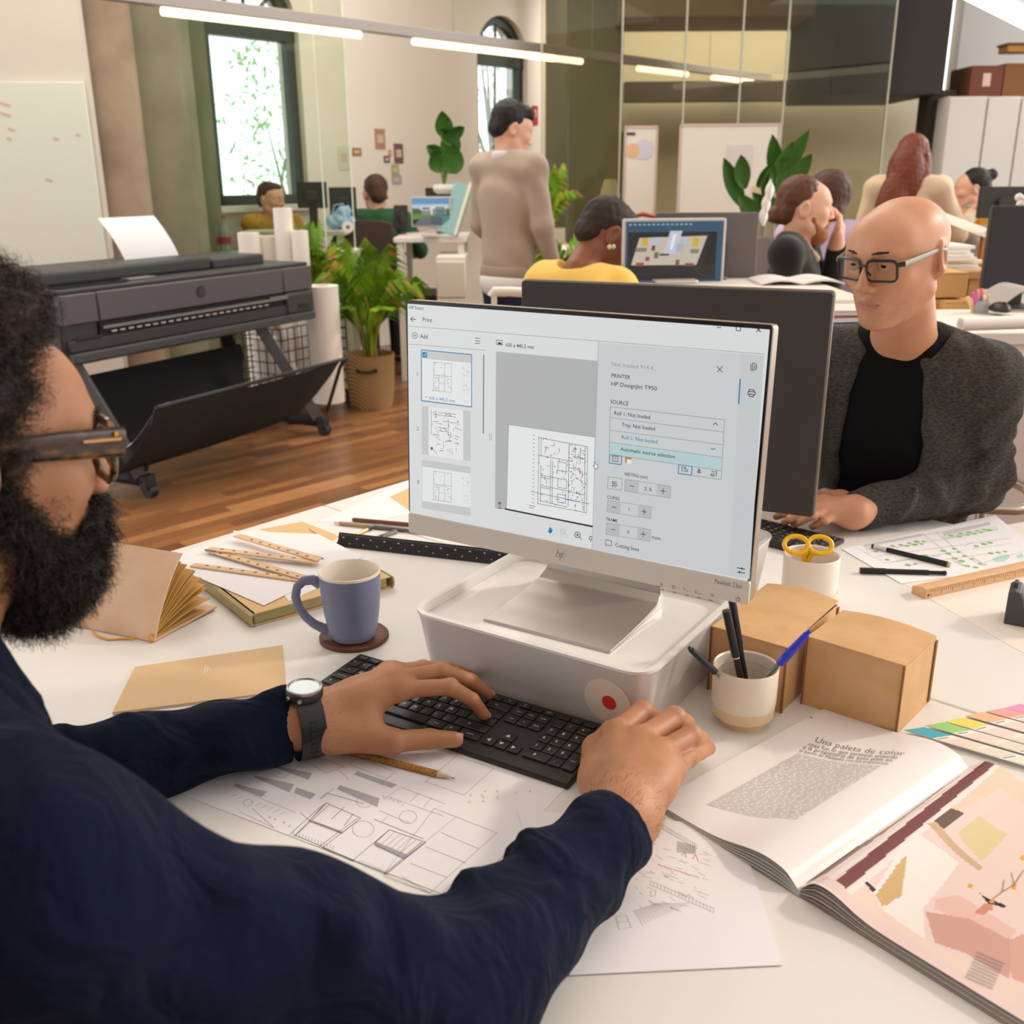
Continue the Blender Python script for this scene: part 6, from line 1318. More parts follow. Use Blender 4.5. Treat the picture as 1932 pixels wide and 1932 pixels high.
bodyA=rel(skin('body',[(hv,hf,hm),(lv,lf,0),(rv,rf,0)],[SKB,LIPB],pA))
nail(pA,LT,(.25,-.35,.9),.0098,NAIL,.0075,.0085); nail(pA,LF[0],(0,0,1),.0076,NAIL); nail(pA,LF[1],(0,0,1),.0078,NAIL); nail(pA,RF[3],(0,.1,1),.0066,NAIL,.0055,.006)
for o in list(pA.children): rel(o)
# hair and beard
HB=M('hair_black_brown','#2a1f19',.55,noise=(60,'#4a3427',.45,.75)); HB2=M('beard_black','#1d1714',.6,noise=(60,'#33261f',.45,.75))
def hl(*p): return RA@np.array(p)*SA+CA
hair=SDF(); 
for c,r,k in (((0,-.045,.066),(.092,.092,.084),.02),((0,.004,.104),(.072,.058,.040),.03),((0,-.09,.0),(.070,.05,.075),.03)): hair.ell(hl(*c),np.array(r)*SA,RA,k=k)
for x in (-1,1): hair.ell(hl(x*.068,-.015,.045),np.array((.018,.042,.042)),RA,k=.02); hair.ell(hl(x*.072,.002,-.005),np.array((.008,.016,.035)),RA,k=.015)
rn=np.random.RandomState(3)
def bump3(A,f,seed):
    r=np.random.RandomState(seed); ks=r.normal(0,f,(10,3)); ph=r.uniform(0,6.28,10)
    def d(x,y,z):
        s=0
        for k,p in zip(ks,ph): s=s+np.sin(k[0]*x+k[1]*y+k[2]*z+p)
        return A*s/3
    return d
av,af=hair.mesh(.0032,disp=bump3(.004,130,1)); ho=rel(skin('hair',[(av,af)],HB,pA))
P,N=sample(av,af,26000,1); rel(ribbons('hair_strands',P,N,.016,.00038,HB,pA,1,1.6))
beard=SDF()
for c,r,k in (((0,.044,-.116),(.050,.044,.040),.02),((0,.064,-.096),(.036,.034,.030),.02)): beard.ell(hl(*c),np.array(r)*SA,RA,k=k)
for x in (-1,1): beard.cap(hl(x*.064,.012,-.050),hl(x*.046,.052,-.100),.014,.024,k=.025); beard.cap(hl(x*.068,.006,-.015),hl(x*.064,.012,-.05),.008,.014,k=.015); beard.cap(hl(0,.101,-.056),hl(x*.028,.086,-.070),.0075,.0095,k=.008); beard.cap(hl(x*.028,.086,-.07),hl(x*.030,.080,-.095),.010,.016,k=.015)
bv,bf=beard.mesh(.003,disp=bump3(.003,150,2)); rel(skin('beard',[(bv,bf)],HB2,pA))
P,N=sample(bv,bf,20000,2); N=N+(RA@np.array((0,.3,-.5))); rel(ribbons('beard_strands',P,N,.014,.00034,HB2,pA,2,1.4,grav=.2))
def fade(c):
    p=(c-CA)@RA; x,y,z=p[:,0],p[:,1],p[:,2]
    m=((y<.058-.35*np.clip(z-.03,-.1,.0))&(z>.0)&(np.abs(x)>.03)&(y<.062)&(z<.1))*1.0*np.clip((.048-y)/.03,0,1)
    m2=((z<-.03)&(np.abs(x)>.025)&(y<.062)&(z>-.11))*np.clip((.075-y)/.04,0,1)
    m3=((np.abs(x)>.012)&(np.abs(x)<.05)&(z>.019)&(z<.031)&(y>.06))*3.0
    return m+m2+m3+1e-6
P,N=sample(hv,hf,9000,5,fade); rel(ribbons('stubble',P,N,.006,.00028,HB,pA,5,1.2,segs=3))
# glasses (worn: a thing of its own)
gl=thing('glasses','brown tortoiseshell glasses with thick temples worn by the man in the navy shirt','glasses',tuple(CA)); TORT=M('tortoise','#3a2418',.18,coat=.5,noise=(60,'#8a5a28',.5,.72),stretch=(1,1,2.5)); GG=glass_mat('lens_glass','#f4f6f4',.05)
GM=Matrix([[*RA[0],0],[*RA[1],0],[*RA[2],0],[0,0,0,1]])
def gls(mb): mb.T=GM; return mb
for x in (-1,1):
    gls(MB()).tube([(x*.0765,.098,.012),(x*.0785,.05,.013),(x*.0795,-.01,.012),(x*.080,-.045,.0)],[.0125,.0115,.0088,.007],10,flat=.22,up=(0,0,1)).build('temple',TORT,gl)
    gls(MB()).b2((x*.079-.0006,.064,.0145),(x*.079+.0022*x+.0006,.094,.0165)).build('metal_inlay',M('inlay_copper','#e0a878',.3,metal=.6),gl)
    gls(MB()).b2((x*.079-.0006,.0885,.018),(x*.079+.0022*x+.0006,.0915,.0215)).build('hinge_pin',M('inlay_gold','#e0a030',.3,metal=.6),gl)
    rim=[(x*.036+px*1.0,.103-abs(x*.036+px)*.14,.0+pz) for px,pz in rrect(.060,.048,.016,4)]
    gls(MB()).tube(rim,.0034,8,closed=True,flat=1.3).build('rim',TORT,gl); gls(MB()).add([(a,b-.0005,c) for a,b,c in rim],[tuple(range(len(rim)))]).build('lens',GG,gl,smooth=False)
    gls(MB()).b2((min(x*.066,x*.0785),.090,.006),(max(x*.066,x*.0785),.100,.022)).build('end_piece',TORT,gl,bevel=.002)
gls(MB()).tube([(-.008,.1045,.010),(0,.107,.012),(.008,.1045,.010)],.0036,8).build('bridge',TORT,gl)
def armhair(V,F,W,E_,n,seed):
    W=np.array(W); d=np.array(E_)-W; d/=np.linalg.norm(d)
    def mk(c):
        t=(c-W)@d; return ((t>-.045)&(t<.06))*np.clip(1-np.abs(t)/.07,0,1)+1e-9
    P,N=sample(V,F,n,seed,mk); rel(ribbons('arm_hair',P,N*.35+d*-.8,.007,.00011,M('arm_hair','#2a1c14',.6),pA,seed,.4,segs=3,jit=.25))
armhair(rv,rf,Rw,WRr,900,31); armhair(lv,lf,Lw,WLl,700,32)
# shirt
NAVY=M('navy_cotton','#0f1628',.95,spec=.12,sheen=.03,bump=(420,.35,.0010),bump2=(16,.55,.02),noise=(220,'#10182c',.45,.7))
def shirtA():
    s=SDF(); up=np.array((0,0,1.))
    s.cap(SR,SL,.074,.074,k=.05); s.cap(nbA-np.array((0,0,.02)),(SR+SL)/2-np.array((.03,.03,.12)),.105,.15,k=.06)
    mid=(SR+SL)/2; s.ell(mid+np.array((-.05,-.05,-.10)),(.21,.13,.17),frame((math.cos(FH),math.sin(FH),0)),k=.06); s.ell(mid+np.array((-.05,-.04,-.40)),(.18,.13,.26),frame((math.cos(FH),math.sin(FH),0)),k=.06)
    s.cap(nbA+np.array((-.015,-.01,-.005)),SR+np.array((0,0,.02)),.070,.070,k=.05); s.cap(nbA+np.array((-.015,-.01,-.005)),SL+np.array((0,0,.02)),.070,.070,k=.05)
    s.cap(SR,ER,.078,.066,k=.04); s.cap(ER,WRr,.068,.046,k=.035); s.cap(SL,EL,.080,.064,k=.04); s.cap(EL,WLl,.060,.043,k=.035)
    # folds
    for (a,b,o,r) in ((.10,.30,(.02,-.03,.05),.014),(.30,.42,(.04,-.02,.05),.012),(.55,.66,(.05,-.02,.045),.013),(.72,.80,(.05,.0,.04),.012)):
        p=SR+(ER-SR)*a; s.cap(p+np.array(o),SR+(ER-SR)*b+np.array((o[0]*-.6,o[1]-.03,o[2]*.4)),r,r*.7,k=.03)
    for t,sg in ((.12,1),(.28,-1),(.45,1),(.62,-1),(.80,1)):
        d=(WRr-ER)/np.linalg.norm(WRr-ER); sd=np.cross(d,up); p=ER+(WRr-ER)*t; r=.066+(.046-.066)*t
        s.cap(p+sd*r*.85*sg+up*r*.4,p+d*.04-sd*r*.5*sg+up*r*.80,.009,.006,k=.02)
        d=(WLl-EL)/np.linalg.norm(WLl-EL); sd=np.cross(d,up); p=EL+(WLl-EL)*t; r=.060+(.043-.060)*t
        s.cap(p+sd*r*.85+up*r*.3,p+d*.05*sg-sd*r*.1+up*r*.92,.009,.006,k=.02)
    # cuffs
    for W,E_,r in ((WRr,ER,.0485),(WLl,EL,.0455)):
        d=(W-E_)/np.linalg.norm(W-E_); s.cap(W-d*.055,W,r,r+.001,k=.004)
    for W,E_ in ((WRr,ER),(WLl,EL)):
        d=(W-E_)/np.linalg.norm(W-E_); pass
    return s
sA=shirtA()
cuts=SDF(); 
for W,E_ in ((WRr,ER),(WLl,EL)):
    d=(W-E_)/np.linalg.norm(W-E_); sA.ell(W+d*.052,(.075,.052,.075),frame(d),k=.002,op='-')
sA.cap(nbA+np.array((.012,.015,.03)),nbA+np.array((.03,.04,.30)),.062,.085,k=.01,op='-')
def foldn(x,y,z):
    return .0036*np.sin(58*x+26*y+38*z+2.2*np.sin(15*y+9*z))+.0030*np.sin(40*x-52*y+46*z+1.8*np.sin(20*x))
sv_,sf_=sA.mesh(.0065,disp=foldn,lo=np.array((-1.2,.1,.30)))
sh=rel(skin('shirt',[(sv_,sf_)],NAVY,pA))
col=SDF()
def collar(u,v):
    a=math.radians(-165+330*u); r=.069+.010*v; c=nbA+np.array((.010,.012,.034)); e=RA@np.array((math.sin(a),math.cos(a)*1.0,0)); lift=.055*(1-v)-.012*v+ (.0 if v<.5 else -.02*(v-.5))
    p=c+e*(r+ .016*v*v)+np.array((0,0,lift+.006*math.cos(a)*-1)); return Vector(p)
rel(MB().slab(collar,40,8,.004,(0,0,1)).build('collar',NAVY,pA))
# watch
wt=thing('wristwatch','black sports watch with pale bluish dial on the left wrist of the man in navy','watch',tuple(onz(576,1364,DZ+.047))); wd=Vector(WLl-EL).normalized(); STR=M('strap_black','#2d2e30',.5); 
Rw_=Matrix(np.array(frame(np.array(wd))).tolist()).to_4x4()  # y along forearm
side=Vector(np.array(frame(np.array(wd)))[:,0]); upv=Vector(np.array(frame(np.array(wd)))[:,2]); tilt=.04
def wpt(a,y,r): return side*(r*math.sin(a))+upv*(r*math.cos(a))+wd*y
band=MB(); n=40
pts=[]
band.slab(lambda u,v:wpt(math.radians(20)+tilt+math.radians(320)*u,(v-.5)*.032,.0445+.0012*math.sin(u*3.14)),36,3,.0035,(0,0,0.0001)).build('strap',STR,wt)
MB().slab(lambda u,v:wpt(math.radians(20)+tilt+math.radians(320)*u,(v-.5)*.032,.0425),36,3,.0015,(0,0,0.0001)).build('strap_lining',STR,wt)
for k in range(7): 
    a=math.radians(60+k*9)+tilt; c=wpt(a,0,.0452); MB().box(c,(.010,.0035,.0012),Matrix(np.stack([np.array(wd),np.array(wpt(a+1.5708,0,1)),np.array(wpt(a,0,1))],1).tolist())).build('strap_slot',M('slot_black'),wt)
nz=wpt(tilt,0,1); cz=nz*.0395; Rz=nz.to_track_quat('Z','Y').to_matrix()
def wl(prof,name,mat,par=None): 
    m=MB(Matrix.Translation(cz)@Rz.to_4x4()); m.lathe(prof,36); return m.build(name,mat,par or wt)
cs=wl([(0,0),(.022,0),(.0235,.003),(.0235,.009),(.0225,.011)],'case',STR); wl([(.0225,.011),(.0222,.0135),(.0198,.0142),(.0190,.0128)],'bezel',M('bezel_steel','#9c998c',.28,metal=.8)); wl([(.0190,.0128),(0,.0130)],'dial',M('dial_glass','#bcd9de',.08,coat=.6))  # dial is pale bluish glass without emission
for a in (20,160,200,340): m=MB(Matrix.Translation(cz)@Rz.to_4x4()); m.cyl((.0225*math.cos(math.radians(a)),.0225*math.sin(math.radians(a)),.006),(.0268*math.cos(math.radians(a)),.0268*math.sin(math.radians(a)),.006),.0028,n=10); m.build('button',M('bezel_steel'),wt)
# mouse under the right hand
mo=thing('computer_mouse','dark computer mouse almost hidden under the right hand','mouse',tuple((RF[1][0]+Rw)/2*1.0-np.array((0,0,0))),math.atan2(RF[1][1][1]-Rw[1],RF[1][1][0]-Rw[0])-math.pi/2)
mo.location.z=DZ; c_=(RF[1][1]*.70+Rw*.30); mo.location.x=c_[0]-.018; mo.location.y=c_[1]+.012
ms=SDF(); ms.ell((0,0,.006),(.026,.044,.024),k=.01); ms.plane((0,0,0.0005),(0,0,-1)); mv,mf=ms.mesh(.003); skin('shell',[(mv,mf)],KBK,mo); MB().cyl((-.003,.03,.0265),(.003,.03,.0265),.006,n=16).build('scroll_wheel',BLKP,mo)
# ---------------------------------------------------------------- bald man across the desk
pB=thing('person','bald man with black-framed glasses in a black tee and grey cardigan at the far desk','person',(.80,2.28,0))
def relB(o): o.matrix_parent_inverse=o.parent.matrix_basis.inverted(); return o
hB=math.radians(217); SB=1.035; RB=frame((math.cos(hB),math.sin(hB),-.20)); CB_=np.array(at(1692,481,2.02))
nB=np.array(at(1708,645,2.17)); tB=math.radians(240); FB=np.array((math.cos(tB),math.sin(tB),0)); RtB=np.array((FB[1],-FB[0],0)); 
SLb=nB-RtB*.160+np.array((0,0,-.075)); SRb=nB+RtB*.175+np.array((0,0,-.07)); ELb=np.array(onz(1842,912,.785)); Wb=np.array(onz(1618,962,.762)); ERb=np.array((.46,2.18,.80)); Wrb=np.array((.36,2.0,.77))
s=head_sdf(neck=False,jaw=1.12,bald=True).xf(RB,CB_,SB); s.cap(RB@np.array((0,-.02,-.06))+CB_,nB+np.array((0,0,-.03)),.058,.070,k=.03); s.cap(nB+np.array((0,0,-.02)),SLb,.045,.04,k=.04); s.cap(nB+np.array((0,0,-.02)),SRb,.045,.04,k=.04); s.ell(nB+np.array((0,0,-.10)),(.12,.06,.07),frame(FB),k=.05)
v1,f1=s.mesh(.0028); m1=zone_mat(v1,f1,RB,CB_,SB,lip_zone)
z2=lambda x,y,z:np.array(onz(1432+x*.2588,800+y*.2588,DZ+z))
BF=[[z2(470,560,.050),z2(300,600,.052),z2(190,650,.036),z2(125,675,.022)],[z2(500,590,.052),z2(330,630,.056),z2(230,690,.038),z2(185,718,.022)],[z2(530,625,.050),z2(390,665,.052),z2(300,710,.034),z2(255,735,.020)],[z2(570,665,.044),z2(480,705,.040),z2(420,735,.028),z2(390,752,.018)]]
BT=[z2(600,560,.035),z2(480,520,.030),z2(380,525,.026),z2(300,540,.022)]; Bw=z2(690,640,.045)
H=hand_sdf(Bw,BF,BT,.98,rk=1.02); H.cap(Bw,Wb+(ELb-Wb)*.25,.027,.030,k=.03); v2,f2=H.mesh(.0024)
relB(skin('body',[(v1,f1,m1),(v2,f2,0)],[SKL,LIPL],pB)); eyes(pB,RB,CB_,SB)
for i in (1,2,3): nail(pB,BF[i],(0,-.2,1),.0074,NAILL)
bw=SDF()
for x in (-1,1):
    bp=[RB@np.array(p)*SB+CB_ for p in ((x*.014,.0995,.0265),(x*.026,.0970,.0285),(x*.040,.0880,.0285),(x*.054,.0742,.0240))]
    for i in range(3): bw.cap(bp[i],bp[i+1],(.0024,.0028,.0026)[i],(.0028,.0026,.0012)[i],k=.002)
v,f=bw.mesh(.0014); relB(skin('eyebrows',[(v,f)],M('brow_black','#3a2a22',.8),pB))
def stub(c):
    p=(c-CB_)@RB/SB; x,y,z=np.abs(p[:,0]),p[:,1],p[:,2]; return ((z<-.055)&(y>.045)&(z>-.13))*1.0+1e-9
P,N=sample(v1,f1,1500,6,stub); ribbons('stubble',P,N,.0012,.00022,M('brow_black'),pB,6,.2,segs=1)
TEE=M('tee_black','#121013',.9,spec=.15,bump=(500,.2,.0006)); CARD_=M('cardigan_grey','#4b4742',.95,bump=(260,.5,.0012),noise=(130,'#2d2a28',.40,.62),stretch=(1,1,3))
tee=SDF(); tee.cap(SLb,SRb,.066,.066,k=.05); tee.ell(nB+np.array((0,0,-.20))-FB*.0,(.168,.118,.20),frame(FB),k=.05); tee.ell(nB+np.array((0,0,-.45))-FB*.02,(.155,.115,.28),frame(FB),k=.05); tee.cap(nB+np.array((0,0,-.03)),SLb,.072,.068,k=.05); tee.cap(nB+np.array((0,0,-.03)),SRb,.072,.068,k=.05)
tee.ell(nB+np.array((0,0,.098))+FB*.040,(.080,.085,.105),frame(FB),k=.012,op='-')
fold=lambda x,y,z:.0018*np.sin(70*x-55*y+38*z+2*np.sin(22*z))+.0014*np.sin(45*z+80*x)
v,f=tee.mesh(.006,disp=fold,lo=np.array((0,0,.5))); relB(skin('tee_shirt',[(v,f)],TEE,pB))
cg=SDF(); inf=.012
cg.cap(SLb,SRb,.070+inf,.070+inf,k=.05); cg.ell(nB+np.array((0,0,-.20)),(.180,.132,.20),frame(FB),k=.05); cg.ell(nB+np.array((0,0,-.46))-FB*.02,(.172,.130,.30),frame(FB),k=.05); cg.cap(nB+np.array((0,0,-.03))-FB*.02,SLb,.080,.078,k=.05); cg.cap(nB+np.array((0,0,-.03))-FB*.02,SRb,.080,.078,k=.05)
# front opening and neck
cg.ell(nB+FB*.16+np.array((0,0,-.30))+RtB*.012,(.092,.17,.42),frame(FB),k=.008,op='-'); cg.ell(nB+FB*.040+np.array((0,0,.075)),(.105,.10,.12),frame(FB),k=.01,op='-')
cg.cap(SLb,ELb,.068,.058,k=.03); cg.cap(ELb,Wb,.058,.042,k=.03); cg.cap(SRb,ERb,.076,.06,k=.05); cg.cap(ERb,Wrb,.06,.043,k=.04)
up=np.array((0,0,1.))
for t,sg in ((.06,1),(.18,-1),(.32,1),(.46,-1),(.62,1)):
    d=(Wb-ELb)/np.linalg.norm(Wb-ELb); p=ELb+(Wb-ELb)*t; sd=np.array((0,-1,0)); cg.cap(p+sd*.045+up*.035,p+d*.035*sg+sd*.05-up*.02,.010,.007,k=.022)
for t in (.25,.45,.62,.78,.92):
    p=SLb+(ELb-SLb)*t; cg.cap(p+np.array((.05,-.045,.0)),p+np.array((-.02,-.07,-.02)),.011,.008,k=.025)
d=(Wb-ELb)/np.linalg.norm(Wb-ELb); cg.ell(Wb+d*.05,(.07,.05,.07),frame(d),k=.002,op='-')
v,f=cg.mesh(.006,disp=lambda x,y,z:.0020*np.sin(80*x+60*y-50*z+2*np.sin(20*x))+.0014*np.sin(90*z-40*x),lo=np.array((.0,0,.5))); relB(skin('cardigan',[(v,f)],CARD_,pB))
for o in list(pB.children):
    if o.name.split('.')[0] in ('eyeball','fingernail','stubble'): relB(o)
g2=thing('glasses','black rectangular glasses with pale grey temples worn by the bald man','glasses',tuple(CB_)); GM2=Matrix([[*RB[0],0],[*RB[1],0],[*RB[2],0],[0,0,0,1]])@Matrix.Scale(SB,4); GBK=M('glasses_black','#26272b',.3); GTM=M('temple_grey','#b9bdb6',.35)
def g_(mb): mb.T=GM2; return mb
for x in (-1,1):
    rim=[(x*.0345+px,.106-abs(x*.0345+px)*.20,-.003+pz) for px,pz in rrect(.056,.038,.010,3)]
    g_(MB()).tube(rim,.0018,8,closed=True,flat=1.4).build('rim',GBK,g2); g_(MB()).tube([r for r in rim if r[2]>-.003+.012] ,.0026,8).build('top_bar',GBK,g2); g_(MB()).add([(a,b-.0004,c) for a,b,c in rim],[tuple(range(len(rim)))]).build('lens',GG,g2,smooth=False)
    g_(MB()).tube([(x*.062,.092,.008),(x*.072,.084,.009)],.0046,8,flat=.5,up=(0,0,1)).build('hinge_block',GBK,g2); g_(MB()).tube([(x*.072,.084,.009),(x*.0805,.04,.012),(x*.0850,-.01,.013),(x*.0855,-.03,.006)],[.0048,.0040,.0032,.0025],8,flat=.35,up=(0,0,1)).build('temple',GTM,g2)
    g_(MB()).tube([(x*.0078,.1035,-.006),(x*.0108,.0985,-.013)],.0022,6).build('nose_pad',GBK,g2)
g_(MB()).tube([(-.0085,.1040,.005),(0,.1065,.007),(.0085,.1040,.005)],.0022,8).build('bridge',GBK,g2)
# ================================================================ BACKGROUND PEOPLE
def simple_hand(W,d,up,s=1.0,curl=.3,h=.0045,spread=.25):
    W=np.array(W,float); d=np.array(d,float); d/=np.linalg.norm(d); up=np.array(up,float); up-=d*(up@d); up/=np.linalg.norm(up); r=np.cross(d,up)
    F=[]
    for i,o in enumerate((-.030,-.010,.010,.028)):
        m=W+d*.085*s+r*o*s; e=d+r*o*spread*8; e/=np.linalg.norm(e); L=(.042,.046,.043,.034)[i]*s
        p=m+e*L-up*L*curl*.3; q=p+(e-up*curl*1.2)/np.linalg.norm(e-up*curl*1.2)*L*.62; t=q+(e-up*curl*2)/np.linalg.norm(e-up*curl*2)*L*.5; F.append([m,p,q,t])
    T=[W+d*.03*s-r*.022*s,W+d*.06*s-r*.045*s,W+d*.088*s-r*.056*s,W+d*.108*s-r*.060*s]
    return hand_sdf(W,F,T,s*1.05,-up)
def person_bg(label,hx,hy,Y,hd,pit,bd,skinm,top,hairm,hair,sc=1.0,arms=None,legs=None,neckcut=.085,extra=None,lean=.03,h=.007,hem=-.62,drop=.128):
    C=np.array(at(hx,hy,Y)); a=math.radians(hd); R=frame((math.cos(a),math.sin(a),-pit)); b=math.radians(bd); Fb=np.array((math.cos(b),math.sin(b),0)); Rb=frame(Fb)
    nb=C+(-Fb*lean*sc)+np.array((0,0,-drop*sc)); L=lambda *p:nb+Rb@np.array(p)*sc
    t=thing('person',label,'person',(nb[0],nb[1],0)); rl=lambda o:(setattr(o,'matrix_parent_inverse',t.matrix_basis.inverted()),o)[1]
    s=head_sdf(neck=False).xf(R,C,sc); s.cap(R@np.array((0,-.025,-.06))*sc+C,nb,.052*sc,.058*sc,k=.03); s.ell(L(0,.0,-.07),np.array((.14,.07,.07))*sc,Rb,k=.04)
    v,f=s.mesh(h*.8); parts=[(v,f,zone_mat(v,f,R,C,sc,lip_zone))]
    c=SDF(); c.cap(L(-.18,0,-.045),L(.18,0,-.045),.062*sc,k=.05); c.ell(L(0,0,-.20),np.array((.18,.115,.20))*sc,Rb,k=.06); c.ell(L(0,0,-.44),np.array((.165,.11,.24))*sc,Rb,k=.06)
    for x in (-1,1): c.cap(L(x*.03,-.012,-.02),L(x*.17,0,-.045),.062*sc,.062*sc,k=.04)
    c.ell(L(0,.03,.06),np.array((neckcut,neckcut*.95,.10))*sc,Rb,k=.012,op='-')
    for side,(e,w,hdir,hup,curl) in (arms or {}).items():
        x=1 if side=='R' else -1; S=L(x*.185,0,-.05); E_=L(*e); W=L(*w); c.cap(S,E_,.062*sc,.052*sc,k=.03); c.cap(E_,W,.052*sc,.038*sc,k=.03)
        if hdir is not None:
            hh=simple_hand(W,Rb@np.array(hdir),Rb@np.array(hup),.95*sc,curl); hh.cap(E_,W,.030*sc,.027*sc,k=.02); hh.cap(S,E_,.036*sc,.032*sc,k=.02); hh.cap(nb,S,.03*sc,k=.02); v,f=hh.mesh(h*.7); parts.append((v,f,0))
            d=(W-E_)/np.linalg.norm(W-E_); c.ell(W+d*.05,(.06,.05,.06),frame(d),k=.002,op='-')
    c.plane(L(0,0,hem),(0,0,-1))
    v,f=c.mesh(h*1.15,disp=lambda x,y,z:.003*np.sin(40*x+30*y+25*z+2*np.sin(13*z)))
    rl(skin('body',parts,[skinm,LIPL if skinm in (SKL,SKP) else LIPB],t)); rl(skin('top',[(v,f)],top,t))
    hs=SDF()
    for q in hair:
        if q[0]=='e': hs.ell(R@(np.array(q[1])*sc)+C,np.array(q[2])*sc,R,k=q[3] if len(q)>3 else .02)
        elif q[0]=='c': hs.cap(R@(np.array(q[1])*sc)+C,R@(np.array(q[2])*sc)+C,q[3]*sc,q[4]*sc,k=.02)
        else: hs.ell(R@(np.array(q[1])*sc)+C,np.array(q[2])*sc,R,k=.01,op='-')
    v,f=hs.mesh(h*.75,disp=bump3(.0016,120,3)); rl(skin('hair',[(v,f)],hairm,t))
    if not legs:
        g=SDF()
        for x in (-1,1):
            hp=L(x*.09,0,-.60); kn=L(x*.11,.40,-.60); ft=np.array((kn[0],kn[1],.05)); g.cap(hp,kn,.085*sc,.062*sc,k=.03); g.cap(kn,ft,.06*sc,.045*sc,k=.03); g.cap(ft,ft+Fb*.15,.045,.04,k=.02)
        v,f=g.mesh(.014); rl(skin('trousers',[(v,f)],M('trousers_dark','#2b2a2e',.85),t))
    if legs:
        g=SDF(); g.ell(L(0,0,-.60),np.array((.155,.115,.12))*sc,Rb,k=.04)
        for x in (-1,1): g.cap(L(x*.08,0,-.62),L(x*.09,.02,-1.0),.085*sc,.062*sc,k=.03); g.cap(L(x*.09,.02,-1.0),np.array((*L(x*.09,0,0)[:2],.08)),.06*sc,.045*sc,k=.03)
        v,f=g.mesh(.012); rl(skin('trousers',[(v,f)],legs,t))
        for x in (-1,1):
            q=SDF(); p=np.array((*L(x*.09,0.0,0)[:2],.05)); q.cap(p,p+Fb*.16-np.array((0,0,.01)),.048,.04,k=.02); q.plane((0,0,0),(0,0,-1)); v,f=q.mesh(.012); rl(skin('shoe',[(v,f)],M('shoe_dark','#2a2522',.6),t))
    if extra: extra(t,rl,L,R,C,sc)
    return t
HBK=M('hair_black','#1a1412',.6); HBR=M('hair_brown','#4a2c1c',.6); HDB=M('hair_dark_brown','#2f1f18',.65); HRD=M('hair_red','#6e3016',.5,bump=(20,.4,.003),stretch=(8,8,.6)); HGN=M('hair_ginger','#5c3420',.55)
SHORT=[('e',(0,-.028,.045),(.082,.092,.085)),('e',(0,.03,.085),(.062,.05,.035)),('e',(0,-.075,-.01),(.062,.045,.06)),('s',(0,.085,.0),(.075,.05,.075))]
cut=[('s',(0,.10,-.01),(.09,.065,.085))]
KN=dict(bump=(300,.4,.001),sheen=.2)
GREEN=M('sweater_green','#2f5a3a',.9,**KN); MUST=M('shirt_mustard','#b9892f',.85,noise=(25,'#4c4424',.60,.66)); BEI=M('sweater_beige','#b3a08f',.95,bump=(150,.8,.003),sheen=.1); YTOP=M('top_yellow','#f2c65c',.75,**KN); BLKS=M('sweater_black','#1f1d1a',.9,**KN); LIL=M('shirt_lilac','#c9b2cf',.8); CREAMS=M('sweater_cream','#d8c0a0',.9,**KN); GRYS=M('sweater_grey','#8a7d74',.9,**KN); JEAN=M('jeans_navy','#1b2436',.85); WHT=M('shirt_white','#e9e4de',.85)
# man in green sweater, seen from behind
person_bg('man in dark green sweater seen from behind at the wall desk',708,366,8.1,112,.12,98,SKP,GREEN,HBR,SHORT+cut,1.12,arms={'R':((.30,.12,-.26),(.26,.36,-.30),(0,1,0),(0,0,1),.3),'L':((-.30,.10,-.26),(-.24,.34,-.30),(0,1,0),(0,0,1),.3)},neckcut=.075)
# man in mustard shirt, chin on hand
person_bg('man in mustard yellow patterned shirt resting his chin on his hand',512,376,7.9,-28,.05,-50,SKP,MUST,HBR,SHORT+cut,1.0,arms={'L':((-.22,.22,-.30),(-.03,.20,-.10),(0,.2,1),(.3,1,0),.9)})
# standing man in beige sweater
def shirt_tail(t,rl,L,R,C,sc):
    g=SDF(); g.ell(L(0,0,-.60),np.array((.175,.128,.11))*sc,frame((math.cos(math.radians(44)),math.sin(math.radians(44)),0)),k=.03); g.plane(L(0,0,-.56),(0,0,1)); g.plane(L(0,0,-.665),(0,0,-1)); v,f=g.mesh(.01); rl(skin('shirt_tail',[(v,f)],WHT,t))
    b=SDF(); b.cap(R@np.array((-.05,.02,-.06))*sc+C,R@np.array((0,.065,-.10))*sc+C,.016,.02,k=.02); b.cap(R@np.array((.05,.02,-.06))*sc+C,R@np.array((0,.065,-.10))*sc+C,.016,.02,k=.02); v,f=b.mesh(.006); rl(skin('beard',[(v,f)],HDB,t))
    hb=SDF(); hb.ell(L(0,0,-.555),np.array((.172,.122,.10))*sc,frame((math.cos(math.radians(44)),math.sin(math.radians(44)),0)),k=.02); hb.plane(L(0,0,-.515),(0,0,1)); hb.plane(L(0,0,-.575),(0,0,-1)); v,f=hb.mesh(.008); rl(skin('ribbed_hem',[(v,f)],M('sweater_rib','#a08c7b',.95),t))
    nb=SDF(); nb.cap(L(-.0,-.03,.012),L(.0,.02,.004),.058*sc,k=.01); nb.plane(L(0,0,-.01),(0,0,-1)); nb.plane(L(0,0,.03),(0,0,1)); v,f=nb.mesh(.006); rl(skin('shirt_collar',[(v,f)],WHT,t))
